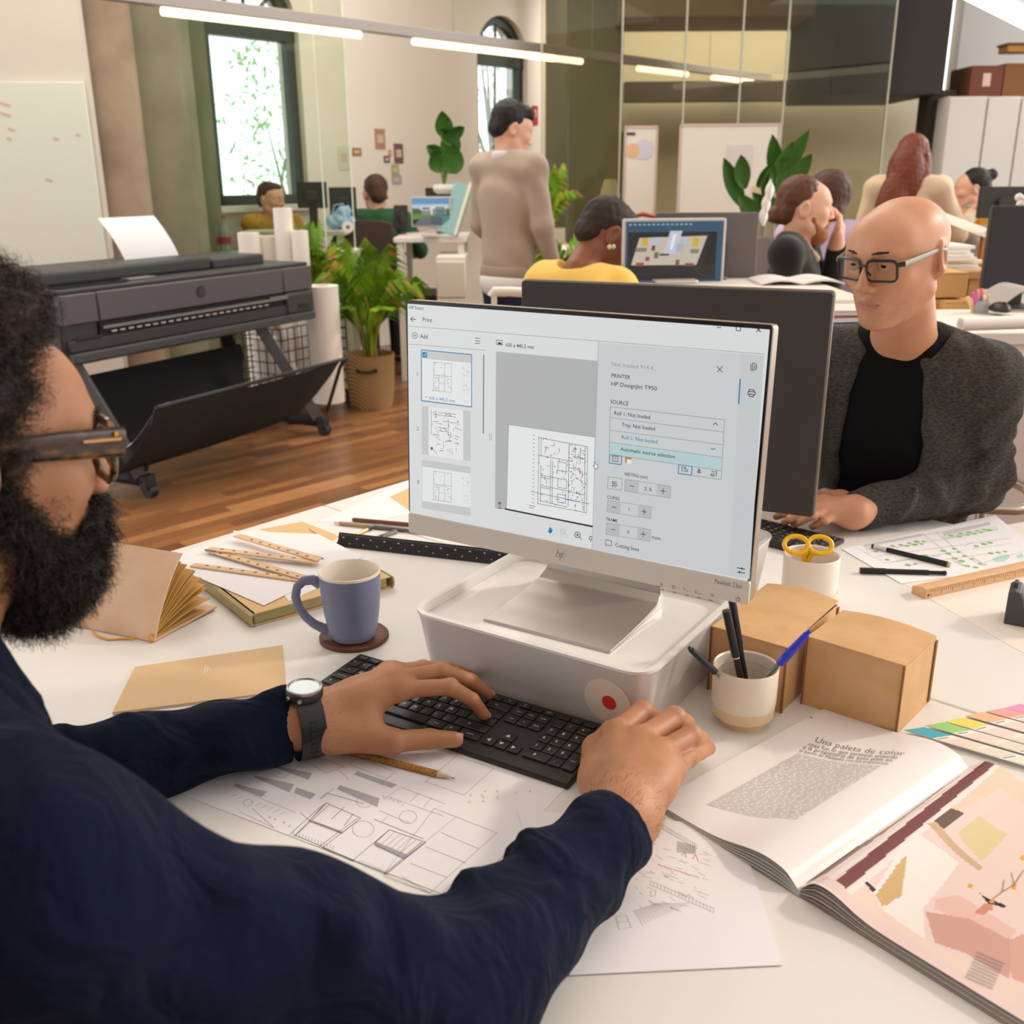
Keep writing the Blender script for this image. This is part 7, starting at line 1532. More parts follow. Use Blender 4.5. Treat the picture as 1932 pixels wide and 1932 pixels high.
person_bg('dark-haired man standing in a beige sweater with white shirt tail, back turned',966,245,5.35,22,.28,44,SKP,BEI,HBK,[('e',(0,-.028,.048),(.084,.094,.090)),('e',(0,.045,.085),(.066,.05,.042)),('e',(0,-.075,-.01),(.062,.045,.05)),('s',(0,.100,-.01),(.09,.060,.085)),('s',(.09,.03,-.04),(.04,.05,.06))],1.02,arms={'R':((.22,.02,-.32),(.20,.14,-.57),(0,.3,-1),(1,0,0),.5),'L':((-.22,.02,-.32),(-.18,.16,-.52),(0,.4,-1),(-1,0,0),.5)},legs=JEAN,extra=shirt_tail,hem=-.57)
# woman in yellow top
def earring(t,rl,L,R,C,sc):
    for d in ((.083,-.012,-.046),(.084,.000,-.038)):
        p=R@np.array(d)*sc+C; e=SDF(); e.ell(p,(.008,.008,.010),k=.001); v,f=e.mesh(.003); rl(skin('earring',[(v,f)],M('pearl','#f0e6d2',.25),t))
person_bg('woman with cropped hair in a yellow top bending over at the screen',1146,444,3.72,22,.62,40,SKD,YTOP,HDB,[('e',(0,-.024,.040),(.080,.096,.084)),('e',(0,.03,.075),(.062,.05,.035)),('e',(0,-.078,-.02),(.060,.040,.05)),('s',(0,.105,-.02),(.10,.06,.09)),('s',(.09,.02,-.05),(.05,.06,.06))],1.04,arms={'R':((.26,.10,-.24),(.20,.34,-.26),(0,1,0),(0,0,1),.3),'L':((-.26,.10,-.24),(-.2,.34,-.26),(0,1,0),(0,0,1),.3)},neckcut=.105,extra=earring,lean=.13,h=.005,drop=.115)
# man with bun
def bunbeard(t,rl,L,R,C,sc):
    b=SDF(); b.ell(R@np.array((0,.055,-.105))*sc+C,np.array((.050,.044,.046))*sc,R,k=.02)
    for x in (-1,1): b.cap(R@np.array((x*.058,.02,-.045))*sc+C,R@np.array((x*.03,.06,-.10))*sc+C,.015,.024,k=.02); b.cap(R@np.array((0,.098,-.056))*sc+C,R@np.array((x*.025,.085,-.072))*sc+C,.007,.009,k=.01)
    v,f=b.mesh(.005,disp=bump3(.002,140,4)); rl(skin('beard',[(v,f)],M('beard_ginger','#9a6236',.65),t))
    q=SDF(); q.cap(L(-.05,.04,.0),L(.0,.09,-.07),.014,k=.01); q.cap(L(.05,.04,.0),L(.0,.09,-.07),.014,k=.01); v,f=q.mesh(.006); rl(skin('shirt_collar',[(v,f)],M('collar_beige','#b9a98c',.85),t))
person_bg('bearded man with a hair bun in a black sweater writing at the table',1520,392,4.35,-4,.02,-25,SKP,BLKS,HGN,[('e',(0,-.030,.045),(.081,.092,.084)),('e',(0,-.118,-.028),(.032,.030,.034)),('e',(0,-.075,-.01),(.060,.05,.06)),('s',(0,.085,.0),(.09,.060,.105))],1.03,arms={'R':((.26,.02,-.24),(.17,.10,-.18),(-.5,.8,-.2),(0,0,1),.6),'L':((-.22,.12,-.26),(-.10,.15,-.03),(0,.1,1),(0,1,0),.9)},extra=bunbeard,h=.0055)
# person with curly hair in lilac
person_bg('curly brown-haired person in a lilac shirt half hidden behind the bearded man',1566,375,5.0,60,.05,60,SKP,LIL,HBR,[('e',(0,-.02,.03),(.105,.105,.105)),('e',(0,-.05,-.05),(.085,.07,.08)),('s',(0,.13,-.03),(.08,.08,.09))],1.0)
# standing woman with long red hair
person_bg('woman with very long red hair standing in a cream sweater, hand held out',1722,296,6.2,62,.05,55,SKP,CREAMS,HRD,[('e',(0,-.025,.04),(.088,.095,.090)),('e',(-.02,-.085,-.12),(.105,.075,.20)),('e',(-.07,-.135,-.34),(.095,.06,.24)),('e',(-.08,-.14,-.50),(.07,.05,.16)),('e',(.085,-.03,-.15),(.035,.065,.18)),('s',(0,.12,-.02),(.09,.07,.12))],1.0,arms={'R':((.28,.14,-.30),(.30,.36,-.20),(.4,.6,.8),(-.5,.2,.6),.15),'L':((-.25,.0,-.32),(-.22,.14,-.54),(0,.3,-1),(-1,0,0),.4)},legs=JEAN,hem=-.6)
# seated woman with bun at right
person_bg('dark-haired woman with a small top bun in a grey sweater by the white cabinets',1832,356,7.2,168,.10,150,SKP,GRYS,HBK,[('e',(0,-.03,.045),(.084,.094,.086)),('e',(0,-.125,.075),(.036,.036,.036)),('c',(0,-.09,.06),(0,-.12,.07),.03,.022),('e',(0,-.08,-.02),(.066,.05,.06)),('s',(0,.095,-.01),(.09,.06,.09))],1.05,arms={'L':((-.24,.10,-.28),(-.2,.34,-.30),(0,1,0),(0,0,1),.3)})
# ================================================================ BACKGROUND FURNITURE
TW=M('table_white','#e6ddd2',.5); DKM=M('monitor_dark','#36332f',.5); SLM=M('monitor_silver')
def table(label,x0,x1,py,Y,dep,mat=TW,name='table',legx=None,lm=None,rz=0):
    a=at(x0,py,Y); b=at(x1,py,Y); z=(a.z+b.z)/2; w=b.x-a.x; t=thing(name,label,'table',((a.x+b.x)/2,Y+dep/2,0),rz)
    MB().b2((-w/2,-dep/2,z-.035),(w/2,dep/2,z)).build('top',mat,t,bevel=.004)
    for x in (-w/2+.04,w/2-.04):
        for y in (-dep/2+.04,dep/2-.04): MB().b2((x-.022,y-.022,0),(x+.022,y+.022,z-.035)).build('leg',lm or mat,t)
    return t,z
def bmon(label,x0,y0,x1,y1,Y,rz,back=True,zt=None,frame_m=None,pic=None):
    X0,X1,Z0,Z1=prect(x0,y0,x1,y1,Y); w=(X1-X0)/max(math.cos(rz),.3); hh=Z1-Z0; zb=zt if zt is not None else Z0-.08
    t=thing('monitor',label,'monitor',((X0+X1)/2,Y,zb),rz); o=Z0-zb
    prismxz(MB(),rrect(w,hh,.008,3,0,o+hh/2),0,.03).build('casing',frame_m or DKM,t,bevel=.003)
    if back:
        prismxz(MB(),rrect(w*.4,hh*.4,.02,3,0,o+hh*.45),-.03,0).build('rear_housing',DKM,t,bevel=.006)
    else:
        s=prismxz(MB(),rrect(w-.02,hh-.02,.003,2,0,o+hh/2),-.002,0).build('screen',M('scr_dark','#101010',.3,emit=.62,emit_hex='#2b2b2e'),t,smooth=False)
        if pic: pic(t,s,w-.02,hh-.02,o+hh/2)
    MB().b2((-.03,.012,0.005),(.03,.04,o+hh*.3)).build('stand_neck',frame_m or DKM,t,bevel=.003); MB().prism(rrect(w*.42,.16,.02,4),0,.01).build('stand_foot',frame_m or DKM,t,bevel=.002)
    return t
def flat(par,name,pts,y,mat):
    if sum(pts[i][0]*pts[(i+1)%len(pts)][1]-pts[(i+1)%len(pts)][0]*pts[i][1] for i in range(len(pts)))<0: pts=pts[::-1]
    return MB().add([(x,y,z) for x,z in pts],[tuple(range(len(pts)))]).build(name,mat,par,smooth=False)
def E2(n,hx): return M('pic_'+n,'#101010',.4,emit=.66,emit_hex=hx)
# wall desk with the house picture
table('white wall desk with the house picture monitor beside the standing man',742,880,448,7.35,.75)
def house(t,s,w,h,c):
    q=lambda u,v:((u-.5)*w,c+(.5-v)*h)
    R=lambda n,u0,v0,u1,v1,m,y=-.003:flat(s,n,[q(u0,v0),q(u1,v0),q(u1,v1),q(u0,v1)],y,m)
    R('sky',0,0,1,.55,E2('sky','#6f9cc4')); R('cloud',0,.22,1,.42,E2('cloud','#b9cede'),-.0034); R('trees',0,.38,1,.60,E2('trees','#4f6b3e'),-.0038); R('lawn',0,.58,.6,.78,E2('lawn','#6f9148'),-.0042); flat(s,'drive',[q(0,1),q(.25,.72),q(.55,.68),q(.9,1)],-.0046,E2('drive','#6f7079')); R('pool',.6,.62,1,.95,E2('pool','#4f8e8c'),-.0048); R('terrace',.5,.68,.8,.98,E2('terrace','#5b636b'),-.005)
    R('house_wing',.22,.30,.52,.44,E2('hw','#e6e4e0'),-.0052); R('house_wing',.55,.27,.93,.40,E2('hw','#e6e4e0'),-.0052); R('house_base',.26,.44,.92,.60,E2('hb','#8f9490'),-.0050); R('window_band',.27,.34,.48,.41,E2('glz','#51606a'),-.0056); R('window_band',.62,.32,.88,.38,E2('glz','#51606a'),-.0056); R('pillar',.50,.28,.55,.60,E2('hw','#e6e4e0'),-.0056); R('glass_front',.66,.44,.86,.58,E2('glz2','#6d7d84'),-.0056)
bmon('silver monitor showing a white modern house with pool',775,371,851,428,7.35,math.radians(-8),False,at(812,444,7.35).z,M('imac_silver','#c9c6c2',.4,metal=.2),house)
db=thing('drawing_board','teal drawing board leaning beside the house picture monitor','board',at(858,440,7.3),math.radians(-20)); MB().box((0,.04,.16),(.14,.02,.36),Matrix.Rotation(-.25,3,'X')@Matrix.Rotation(.25,3,'Y')).build('board_panel',M('teal_board','#8fb4b4',.6),db,bevel=.003); MB().box((.055,.035,.16),(.022,.03,.37),Matrix.Rotation(-.25,3,'X')@Matrix.Rotation(.25,3,'Y')).build('edge_strip',M('edge_cream','#ded6c0',.6),db)
bmon('dark monitor behind the monstera pot on the wall desk',803,354,872,402,7.9,0,True,at(812,440,7.9).z)
bmon('black monitor right of the man in green',745,387,770,432,7.8,.3,True,at(757,440,7.8).z)
dr=thing('drawer_unit','white two-drawer pedestal under the wall desk','drawer unit',(at(850,520,7.0).x,7.05,0)); z=at(850,486,7.0).z
MB().b2((-.1,0,0),(.1,.5,z)).build('body',TW,dr,bevel=.004)
for k in range(3): MB().b2((-.098,-.018,z-.03-.25*(k+1)+.008),(.098,0,z-.03-.25*k)).build('drawer',M('drawer_front','#ded3c6',.5),dr,bevel=.004)
pc=thing('computer_tower','black computer tower with a purple light under the wall desk','computer',(at(790,520,7.3).x,7.4,0)); MB().b2((-.14,0,0),(.14,.5,.62)).build('case',M('pc_black','#141214',.5),pc,bevel=.005); MB().cyl((.058,-.006,.50),(.058,0,.50),.016,n=16).build('power_light',M('purple_led','#c05cff',.4,emit=3),pc)
bp=at(838,366,7.5); pt=thing('bowl_planter','white ceramic bowl planter on top of the dark monitor','planter',bp); MB().lathe([(0,0),(.05,0),(.075,.02),(.08,.045),(.074,.065),(.066,.062),(.06,.04),(0,.035)],28).build('bowl',M('bowl_white','#efe9df',.4),pt)
mo_=thing('monstera_plant','plant with broad dark green leaves in the white bowl planter','plant',bp+Vector((0,0,.04))); LM=M('monstera_green','#3c6a1e',.45,noise=(9,'#2a5216',.4,.7))
for (px,py,l,w,tilt) in ((838,235,.17,.075,.1),(852,270,.20,.085,-.3),(856,300,.20,.09,-.05),(826,305,.15,.08,.3),(845,258,.14,.06,.9),(820,285,.12,.055,1.0),(864,250,.12,.05,-1.0)):
    q_=at(px,py,7.45)-(bp+Vector((0,0,.04))); st_=MB().tube([(0,0,0),(q_.x*.3,-.01,q_.z*.5),(q_.x,q_.y,q_.z-.02)],.006,6).build('stem',M('stem_green','#6c8a3a',.5),mo_)
    def lf(u,v,q_=q_,l=l,w=w,tilt=tilt):
        y=(v-.5)*l; ww=w*math.sin(math.pi*min(v*.94+.06,1))**.7*(1-.35*v); x=(u-.5)*2*ww; return Vector((q_.x+x*math.cos(tilt)-y*math.sin(tilt),q_.y-.02-abs(u-.5)*.03-.05*v*v,q_.z+x*math.sin(tilt)+y*math.cos(tilt)))
    MB().slab(lf,6,8,.002,(0,1,0)).build('leaf',LM,mo_)
# chair of the man in green, desk with monitors, side table, bottles
ch=thing('office_chair','dark brown office chair holding the man in green','chair',(at(692,500,7.6).x,7.75,0)); X0,X1,Z0,Z1=prect(644,416,745,540,7.6); w=X1-X0
MB().slab(lambda u,v:((u-.5)*w*(1+.12*(1-v)),.04*math.cos((u-.5)*2.6)-.12+.05*v,Z0-.1+(Z1-Z0+.1)*v-.03*(abs(u-.5)*2)**4*v),12,10,.05,(0,1,0)).build('backrest',M('chair_brown','#4a3b30',.9,bump=(200,.3,.001)),ch,bevel=.01); MB().b2((-.24,-.1,.55),(.24,.38,.63)).build('seat',M('chair_brown'),ch,bevel=.03); MB().cyl((0,.15,.1),(0,.15,.55),.03,n=12).build('gas_lift',DKM,ch)
for k in range(5): a=k*1.2566; MB().tube([(0,.15,.10),(.28*math.cos(a),.15+.28*math.sin(a),.05)],[.025,.018],6).build('leg',DKM,ch)
table('long white desk at the window behind the glass partition',450,650,436,7.42,.3)
bmon('dark monitor back on the window desk, left one',560,343,616,393,7.7,0,True,at(590,436,7.7).z); bmon('dark monitor back on the window desk near the man in green',622,353,672,410,7.75,.12,True,at(650,436,7.75).z)
bg_=thing('blue_bag','pale blue crumpled bag lying on the window desk','bag',at(641,430,7.6)); s=SDF(); s.ell((0,0,.05),(.10,.07,.06)); s.ell((.04,0,.10),(.05,.05,.05)); v,f=s.mesh(.008,disp=bump3(.012,60,8)); skin('body',[(v,f)],M('bag_blue','#a9c6ea',.5),bg_); MB().tube([(-.05,0,.09),(-.03,0,.16),(.03,0,.17),(.06,0,.12)],.006,6).build('handle',M('bag_blue'),bg_)
for k,(px,lab) in enumerate(((408,'clear plastic bottle with red label, left of the pair on the window desk'),(428,'clear plastic bottle with red label, right of the pair on the window desk'))):
    b=thing('water_bottle',lab,'bottle',at(px,474,7.42)); MB().lathe([(0,0),(.035,0),(.037,.02),(.036,.12),(.034,.16),(.015,.20),(.014,.225)],20).build('body',M('bottle_clear','#dfe6e2',.1,trans=.6,ior=1.1),b); MB().lathe([(.0375,.05),(.0375,.10)],20).build('paper_label',M('label_red','#c9566a',.6),b); MB().lathe([(.016,.225),(.016,.245),(0,.246)],14).build('cap',M('label_red'),b)
a_=at(452,474,7.42); tb=thing('side_cabinet','low white side cabinet under the bottles behind the printer','cabinet',(at(420,500,7.42).x,7.42,0)); z=at(420,475,7.42).z; MB().b2((-.3,-.06,0),(.3,.10,z-.03)).build('body',TW,tb,bevel=.004); MB().b2((-.31,-.07,z-.03),(.31,.11,z)).build('top',M('cab_top','#d8d6cc',.5),tb,bevel=.003)
fs_=thing('white_stool','white box-frame stool behind the paper rolls','stool',(at(640,540,6.75).x,6.75,0)); X0,X1,Z0,Z1=prect(602,474,672,640,6.75); w=(X1-X0)/2
MB().b2((-w,0,Z1-.05),(w,.34,Z1)).build('seat',TW,fs_,bevel=.006)
for x in (-w,w-.05):
    for y in (0,.29): MB().b2((x,y,0),(x+.05,y+.05,Z1-.05)).build('leg',TW,fs_)
# wall cards and sign
CARDS=((664,279,681,294,'#a3763f','small ochre postcard pinned left on the cream wall'),(707,243,726,281,'#b98b72','tall pinkish photo card pinned highest on the wall'),(743,271,760,308,'#7d5a5f','dark pink picture card pinned at right on the wall'),(732,283,738,293,'#d9a24a','tiny orange note among the wall cards'),(724,294,735,307,'#5b4a63','small purple sticker below the orange note'),(738,310,752,331,'#b5b07a','greenish card pinned low on the wall'),(739,330,757,348,'#b3a9b5','lilac grey card at the bottom of the wall cards'),(638,276,659,320,'#e0d8cc','pale sheet pinned farthest left on the wall'))
for x0,y0,x1,y1,hx,lab in CARDS:
    sa,zb=WW.hit(x0,(y0+y1)/2); sb,_=WW.hit(x1,(y0+y1)/2); _,z1=WW.hit((x0+x1)/2,y0); _,z0=WW.hit((x0+x1)/2,y1); T=WW.T(-.004)@Matrix.Translation(((sa+sb)/2,0,z0))
    c=thing('wall_card',lab,'card',T.translation,WW.a,'cards pinned on the wall'); w=sb-sa; hh=z1-z0; MB().b2((-w/2,-.002,0),(w/2,.002,hh)).build('card',M('card_'+hx,hx,.7),c); MB().b2((-w*.3,-.003,hh*.3),(w*.3,-.002,hh*.7)).build('printed_picture',M('cardp_'+hx,hx,.7) if False else M('card_print','#d8c2a8',.7),c)
sa,z0=WW.hit(1003,236); sb,z1=WW.hit(1014,200); c=thing('red_sign','small red safety sign on the wall right of the narrow arched window','sign',(WW.T(-.006)@Matrix.Translation(((sa+sb)/2,0,z0))).translation,WW.a); w=sb-sa; MB().b2((-w/2,-.003,0),(w/2,.003,z1-z0)).build('plate',M('sign_red','#b02a2c',.5),c,bevel=.001); MB().b2((-w*.2,-.004,(z1-z0)*.4),(w*.25,-.003,(z1-z0)*.8)).build('pictogram',M('sign_white','#d9a8a0',.6),c)
# plants in the middle
palm('fern_plant','leafy green fern standing left of the woman in yellow',at(1060,545,6.4)-Vector((0,0,.2)),.75,12,21,1.5); palm('fern_plant','small bright fern at the glass wall behind the standing man',at(1030,430,7.4)-Vector((0,0,.15)),.6,9,22,1.2)
yp=thing('yellow_pot','small yellow flower pot among the ferns','pot',at(1030,445,6.9)); MB().lathe([(0,0),(.04,0),(.055,.1),(.05,.1),(.04,.01),(0,.01)],20).build('pot',M('pot_yellow','#c9a01c',.5),yp); MB().lathe([(.056,.09),(.058,.105),(.05,.105)],20).build('rim',M('pot_yellow'),yp)
table('low white shelf table under the ferns',1000,1130,470,6.9,.5)
# screen of the woman in yellow, grey monitor behind
FPc={'k':'#2b2b2d'}
def fplan(t,s,w,h,c):
    q=lambda x,y:((((x-1177)/(1366-1177))-.5)*w,c+(.5-((y-416)/(538-416)))*h)
    P=lambda n,pts,m,y:flat(s,n,[q(*p) for p in pts],y,m)
    P('toolbar',[(1177,416),(1366,416),(1366,436),(1177,436)],E2('bar','#34566e'),-.003); P('side_bar',[(1354,436),(1366,436),(1366,538),(1354,538)],E2('bar'  ,'#34566e'),-.003); P('status_bar',[(1177,530),(1366,530),(1366,538),(1177,538)],E2('bar','#34566e'),-.003); P('tool_strip',[(1177,436),(1181,436),(1181,530),(1177,530)],E2('bar','#34566e'),-.003)
    P('plan_floor',[(1203,447),(1335,444),(1316,501),(1188,500)],E2('pf','#cdbfae'),-.0034); P('corridor',[(1262,434),(1286,434),(1274,480),(1250,480)],E2('cor','#c9ccd6'),-.0038); P('corridor_core',[(1268,440),(1275,440),(1268,470),(1262,470)],E2('core','#eceef2'),-.0042); P('right_shadow',[(1343,436),(1354,436),(1354,500),(1330,500)],E2('sh','#1c1c1e'),-.003)
    for (x0,y0,x1,y1,n,hx) in ((1209,447,1220,462,'yel','#d4b13a'),(1307,448,1319,464,'yel','#d4b13a'),(1228,446,1246,458,'blu','#b8c6d6'),(1285,447,1297,459,'blu','#b8c6d6'),(1198,495,1213,502,'brk','#96503f'),(1294,497,1311,503,'brk','#96503f'),(1216,484,1224,492,'brk','#96503f'),(1233,475,1241,487,'tb','#776a5a'),(1275,490,1283,502,'tb','#776a5a'),(1196,466,1218,474,'grey','#8a8074'),(1304,470,1320,478,'grey','#8a8074'),(1228,462,1234,472,'wall','#4a4440'),(1243,478,1262,482,'wall','#4a4440'),(1276,459,1290,474,'room','#aeb6c4')): P('plan_block',[(x0,y0),(x1,y0),(x1-1,y1),(x0-1,y1)],E2(n,hx),-.0046)
    for k in range(14): P('toolbar_icon',[(1182+k*9,420),(1187+k*9,420),(1187+k*9,423),(1182+k*9,423)],E2('ic','#9db0be'),-.0034)
bmon('silver-framed monitor showing a coloured floor plan, used by the woman in yellow',1174,412,1369,541,3.55,math.radians(4),False,at(1270,566,3.0).z,M('imac_silver'),fplan)
bmon('grey monitor seen from behind next to the floor plan screen',1236,401,1426,534,3.68,math.radians(-6),True,at(1330,566,3.0).z,M('mon_grey','#6a6460',.5))
table('white work table behind the dark monitor with two screens on it',1120,1640,566,3.0,.7)
# black stapler-like tray and red chair behind
rc=thing('red_chair','red curved chair back behind the floor plan screen','chair',(at(1212,420,6.2).x,6.2,0)); z=at(1212,404,6.2).z; MB().tube([(-.1,0,z-.12),(-.085,0,z-.02),(0,0,z),(.085,0,z-.02),(.1,0,z-.12)],.014,8).build('back_rail',M('chair_red','#9c3f30',.5),rc); MB().b2((-.16,-.18,z-.42),(.16,.16,z-.38)).build('seat',M('chair_red'),rc,bevel=.01)
for x in (-.13,.13):
    for y in (-.15,.13): MB().cyl((x,y,0),(x,y,z-.4),.013,n=8).build('leg',M('chair_red'),rc)
# peace lily
pl_=at(1445,440,5.6); ly=thing('peace_lily','peace lily with big leaves and white flowers left of the bearded man','plant',pl_); rn=random.Random(5); MB().lathe([(0,-pl_.z),(.11,-pl_.z),(.13,-.02),(.12,-.02),(.11,-.06),(0,-.06)],24).build('tall_planter',M('planter_grey','#8a8680',.6),ly)
for k in range(11):
    a=rn.uniform(-1.6,1.9); l=rn.uniform(.16,.30); bx_=rn.uniform(-.14,.10); bz=rn.uniform(.02,.26)
    def lf(u,v,a=a,l=l,bx_=bx_,bz=bz): 
        ww=.045*math.sin(math.pi*min(v*.95+.05,1))**.8; x=(u-.5)*2*ww; y=v*l; return Vector((bx_+x*math.cos(a*.5)-y*math.sin(a*.5),-.02*k*.3-.08*v*v-abs(u-.5)*.02,bz+x*math.sin(a*.5)+y*math.cos(a*.5)))
    MB().slab(lf,5,8,.002,(0,1,0)).build('leaf',M('lily_green','#3f7024',.45),ly)
for (px,py) in ((1452,360),(1445,385),(1440,408)):
    q_=at(px,py,5.45)-pl_; MB().slab(lambda u,v,q_=q_:Vector((q_.x+(u-.5)*.05*math.sin(math.pi*min(v+.05,1)),q_.y-.02*math.cos((u-.5)*3),q_.z-.05+.11*v)),5,6,.002,(0,1,0)).build('flower',M('lily_white','#f1ece2',.5),ly)
# bearded man's table things
bk=thing('open_book','open book under the writing hand of the bearded man','book',Vector((at(1500,535,3.5).x,3.5,at(1300,566,3.0).z))); MB().slab(lambda u,v:(-.14+.28*u,-.1+.2*v,.006+.012*abs(math.sin(math.pi*(u*2)))),16,2,.006).build('pages',M('page_white'),bk)
for k,(px,py,hx,lab) in enumerate(((1590,574,'#e8e2da','white magazine on top of the pile behind the bald man'),(1590,585,'#c05a62','red-edged magazine in the pile behind the bald man'),(1590,597,'#8fa6cf','blue-edged magazine at the bottom of the pile behind the bald man'))):
    t=thing('magazine',lab,'magazine',at(px,py+8,3.0),.15*k); MB().b2((-.13,-.16,0),(.13,.16,.012)).build('pages',M('page_white'),t); MB().b2((-.132,-.162,.012),(.132,.162,.0145)).build('cover',M('mag_'+hx,hx,.4),t,bevel=.001)
# drafting table with papers, cartons, marker cup, right hand monitor
table('wooden drafting table with white papers behind the bald man',1640,1862,512,4.5,1.0,M('oak','#b98a58',.55))
for k,(x0,x1,py,hx,lab) in enumerate(((1700,1850,505,'#f3ead8','thick stack of cream paper on the drafting table'),(1700,1835,478,'#fbf6ea','white paper stack lying on the cream stack'))):
    a=at(x0,py,4.6); b=at(x1,py,4.6); t=thing('paper_stack',lab,'paper',((a.x+b.x)/2,4.85,a.z-.03)); w=b.x-a.x
    for j in range(4): MB().b2((-w/2+.01*(j%2),-.3+.01*j,.016*j),(w/2-.012*(j%3),.3,.016*j+.014)).build('sheet_bundle',M('ps_'+hx,hx,.8),t)
br=thing('parallel_bar','white parallel ruler bar slanting over the drafting table','ruler',at(1766,404,4.9)); e=at(1862,440,4.55)-at(1766,404,4.9); MB().tube([(0,0,0),tuple(e)],.02,4,up=(0,0,1)).build('bar',M('bar_white','#efe8dc',.5),br); MB().tube([(0,.02,-.01),tuple(e+Vector((0,.02,-.01)))],.008,6).build('rail',M('clip_steel'),br)
CBX='#d3a467'
carton(1752,512,1826,562,3.9,.3,'upper cardboard carton in the pile behind the bald man',CBX); carton(1735,564,1776,622,3.9,.3,'lower left cardboard carton with stamp marks behind the bald man',CBX,tape=None); carton(1779,566,1852,622,3.85,.3,'lower right cardboard carton in the pile behind the bald man',CBX)
table('side table carrying the cartons and the marker cup',1700,1960,622,3.45,.9)
mc_=at(1846,606,3.4); cp_=thing('marker_cup','clear cup full of coloured markers behind the bald man','cup',mc_); MB().lathe([(0,0),(.026,0),(.030,.07),(.028,.07),(.024,.004),(0,.004)],20).build('wall',M('cup_clear','#dfe4e0',.15,trans=.6,ior=1.1),cp_); MB().lathe([(.027,.0),(.028,.012)],20).build('foot_band',M('cup_foot','#c9cfca',.3),cp_)
for (px,py,hx,n) in ((1826,560,'#e8c79a','wooden pencil'),(1837,552,'#e25aa6','hot pink marker'),(1846,547,'#ee8fc0','light pink marker'),(1853,545,'#ee7a3c','orange marker'),(1850,563,'#4a74c8','blue marker'),(1858,558,'#e8eef2','white marker'),(1866,556,'#e4c08a','second pencil')):
    tp=at(px,py,3.38); pen('%s standing in the clear cup behind the bald man'%n,mc_+Vector(((px-1846)*.0006,0,.006)),tp,0,[(0,.6,.0045,.0045,M('mk_'+hx,hx,.4),'barrel'),(.6,1,.0052,.0050,M('mk_'+hx,hx,.4),'cap')],'marker','marker')
bmon('dark monitor at the right edge of the picture',1866,388,1990,546,3.75,math.radians(-10),False,at(1930,580,3.75).z,M('mon_black_rim','#3c3a35',.5))
ms2=thing('computer_mouse','black mouse on the side table at right','mouse',at(1886,588,3.35)); s=SDF(); s.ell((0,0,.008),(.03,.05,.024)); s.plane((0,0,0.001),(0,0,-1)); v,f=s.mesh(.005); skin('shell',[(v,f)],KBK,ms2); MB().cyl((-.003,-.025,.029),(.003,-.025,.029),.006,n=12).build('scroll_wheel',BLKP,ms2)
cl=thing('grey_cloth','pale grey curved cover sheet at the foot of the right monitor','cloth',at(1905,583,3.5)); MB().slab(lambda u,v:(-.09+.26*u,-.08+.2*v,.004+.075*math.sin(math.pi*min(u*1.1,1))**1.2),14,4,.005).build('sheet',M('cloth_grey','#b9b0aa',.8),cl)
# paper rolls and flat file at right behind bald man's shoulder
wt_=thing('plan_cabinet','white plan chest with blue edge strip behind the bald man shoulder','cabinet',(at(1905,690,2.95).x,3.1,0)); zt_=at(1900,628,2.95).z; z1_=at(1900,696,2.95).z
MB().b2((-.13,-.15,z1_),(.6,.4,zt_)).build('drawer_block',M('chest_white','#ede4da',.6),wt_,bevel=.004); MB().b2((-.11,-.152,z1_-.012),(.6,.4,z1_)).build('blue_strip',M('strip_blue','#7f9fd0',.5),wt_); MB().b2((-.06,-.14,.0),(.6,.4,z1_-.012)).build('base',M('chest_pink','#dcccc2',.6),wt_,bevel=.004)
for z in (.33,.66): MB().b2((-.125,-.158,z1_+(zt_-z1_)*z),(.6,-.15,z1_+(zt_-z1_)*z+.004)).build('drawer_gap',M('gap_line','#c9bdb0',.7),wt_)
for k,(py,lab) in enumerate(((612,'white paper roll lying on the plan chest'),)):
    p=at(1812,py,2.85); r=thing('paper_roll',lab,'paper roll',p); MB().cyl((0,0,0),(.6,.1,.0),.019,n=20).build('roll',PW,r); MB().cyl((-.001,0,0),(.004,.0006,0),.012,n=16).build('core',PW2,r)
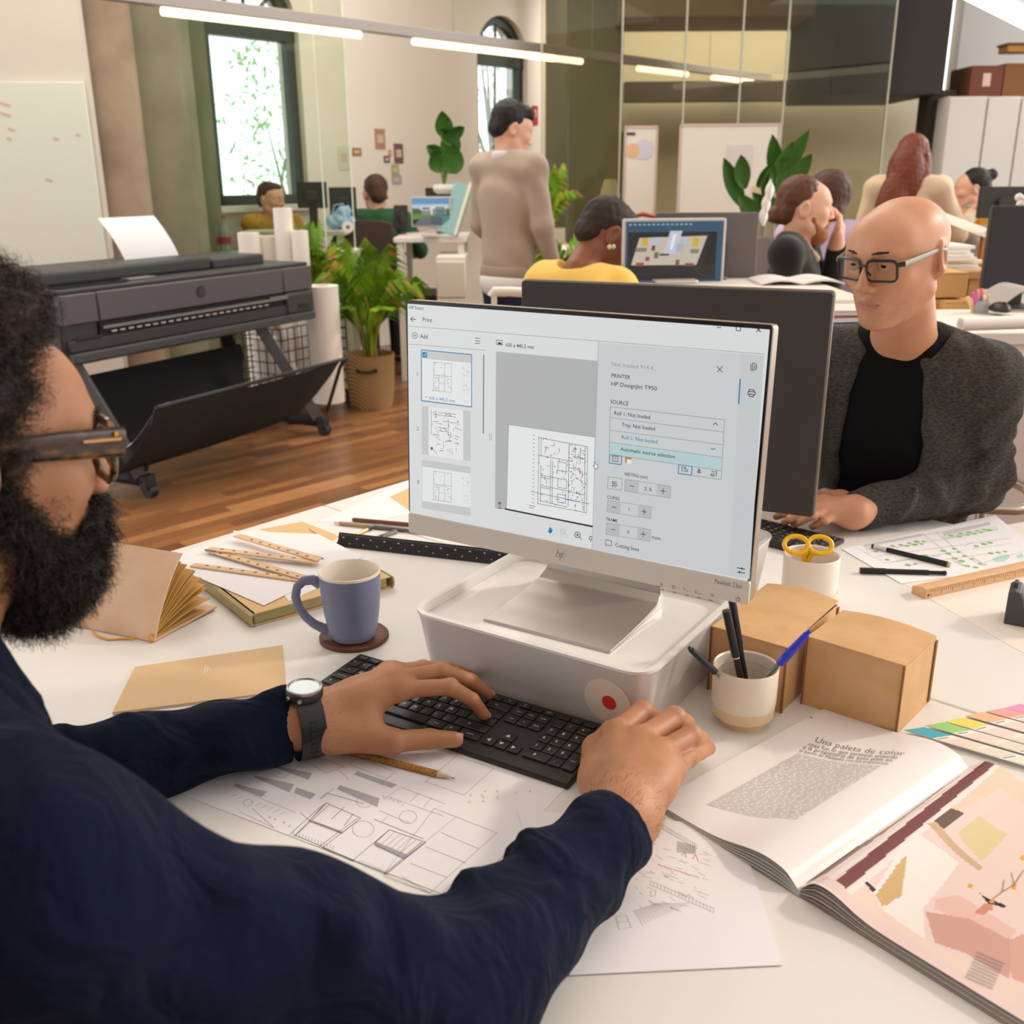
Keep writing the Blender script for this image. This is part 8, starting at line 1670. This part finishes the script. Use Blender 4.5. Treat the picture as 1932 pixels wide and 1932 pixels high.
# far table at right with small things
t,z=table('far orange wooden table in front of the woman with the bun',1768,1880,428,6.3,.5,M('orange_wood','#c98a48',.55))
c=thing('paper_cup','tan paper cup on the far wooden table','cup',at(1821,424,6.4)); MB().lathe([(0,0),(.03,0),(.036,.10),(.033,.10),(.028,.005),(0,.005)],20).build('wall',M('cup_tan','#dcbd8c',.7),c); MB().lathe([(.0365,.095),(.038,.102),(.033,.102)],20).build('rim',M('cup_tan'),c)
c=thing('tape_box','small yellow box on the far wooden table','box',at(1853,424,6.4)); MB().b2((-.035,-.03,0),(.035,.03,.035)).build('body',M('box_yellow','#dca62a',.6),c,bevel=.003); MB().b2((-.036,-.031,.028),(.036,.031,.036)).build('lid',M('box_yellow'),c,bevel=.002)
c=thing('water_bottle','small bottle with pink label on the far wooden table','bottle',at(1788,424,6.4)); MB().lathe([(0,0),(.025,0),(.025,.08),(.01,.11),(.01,.13),(0,.13)],18).build('body',M('bottle_pinkish','#d9b9bb',.3),c); MB().lathe([(.0255,.02),(.0255,.06)],18).build('paper_label',M('label_pink','#d98a96',.6),c)
bmon('dark monitor back in front of the woman with the bun',1848,352,1960,412,6.1,0,True,at(1900,428,6.3).z)
fl=thing('white_flower_vase','white flowers at the right edge on the dark monitor','flowers',at(1930,385,3.9)); 
for k in range(5): MB().lathe([(0,-.016),(.012,-.010),(.016,0),(.012,.010),(0,.016)],10,c=(.018*math.cos(k*1.3),.012*math.sin(k*1.3),.012*(k%3))).build('blossom',M('blossom_white','#efe8e0',.6),fl)
# chrome chair arm by the bald man, white chair arm
cc=thing('chrome_chair','chrome tubular chair behind the bald man at right','chair',(at(1905,950,2.45).x,2.5,0)); z=at(1905,955,2.45).z; CHR=M('chrome','#d6d4d0',.12,metal=.95)
MB().tube([(-.12,-.05,z),(.0,-.09,z+.005),(.08,-.05,z+.0),(.12,.1,z),(.1,.3,z)],.016,10).build('arm_rail',CHR,cc); MB().cyl((-.02,.05,z-.25),(-.02,.05,z+.0),.014,n=10).build('arm_post',CHR,cc); MB().b2((-.25,.0,z-.3),(.2,.45,z-.25)).build('seat',M('seat_black','#26221f',.8),cc,bevel=.015)
for x in (-.2,.16):
    for y in (.05,.4): MB().cyl((x,y,0),(x,y,z-.3),.014,n=10).build('leg',CHR,cc)
wc=thing('white_chair','white tubular chair back behind the left end of the dark monitor','chair',(at(955,560,4.2).x,4.2,0)); z=at(955,550,4.2).z; MB().tube([(-.06,0,z-.02),(-.05,0,z),(.02,0,z+.0),(.12,.02,z-.01)],.02,10).build('back_rail',M('chair_white','#ebe4da',.4),wc); MB().b2((-.08,-.05,z-.4),(.3,.35,z-.36)).build('seat',M('chair_white'),wc,bevel=.01)
for x in (-.05,.27):
    for y in (-.02,.3): MB().cyl((x,y,0),(x,y,z-.38),.014,n=10).build('leg',M('chair_white'),wc)
for x in (-.05,.1): MB().cyl((x,.0,z-.38),(x,.0,z-.01),.012,n=10).build('back_post',M('chair_white'),wc)
finish_text()
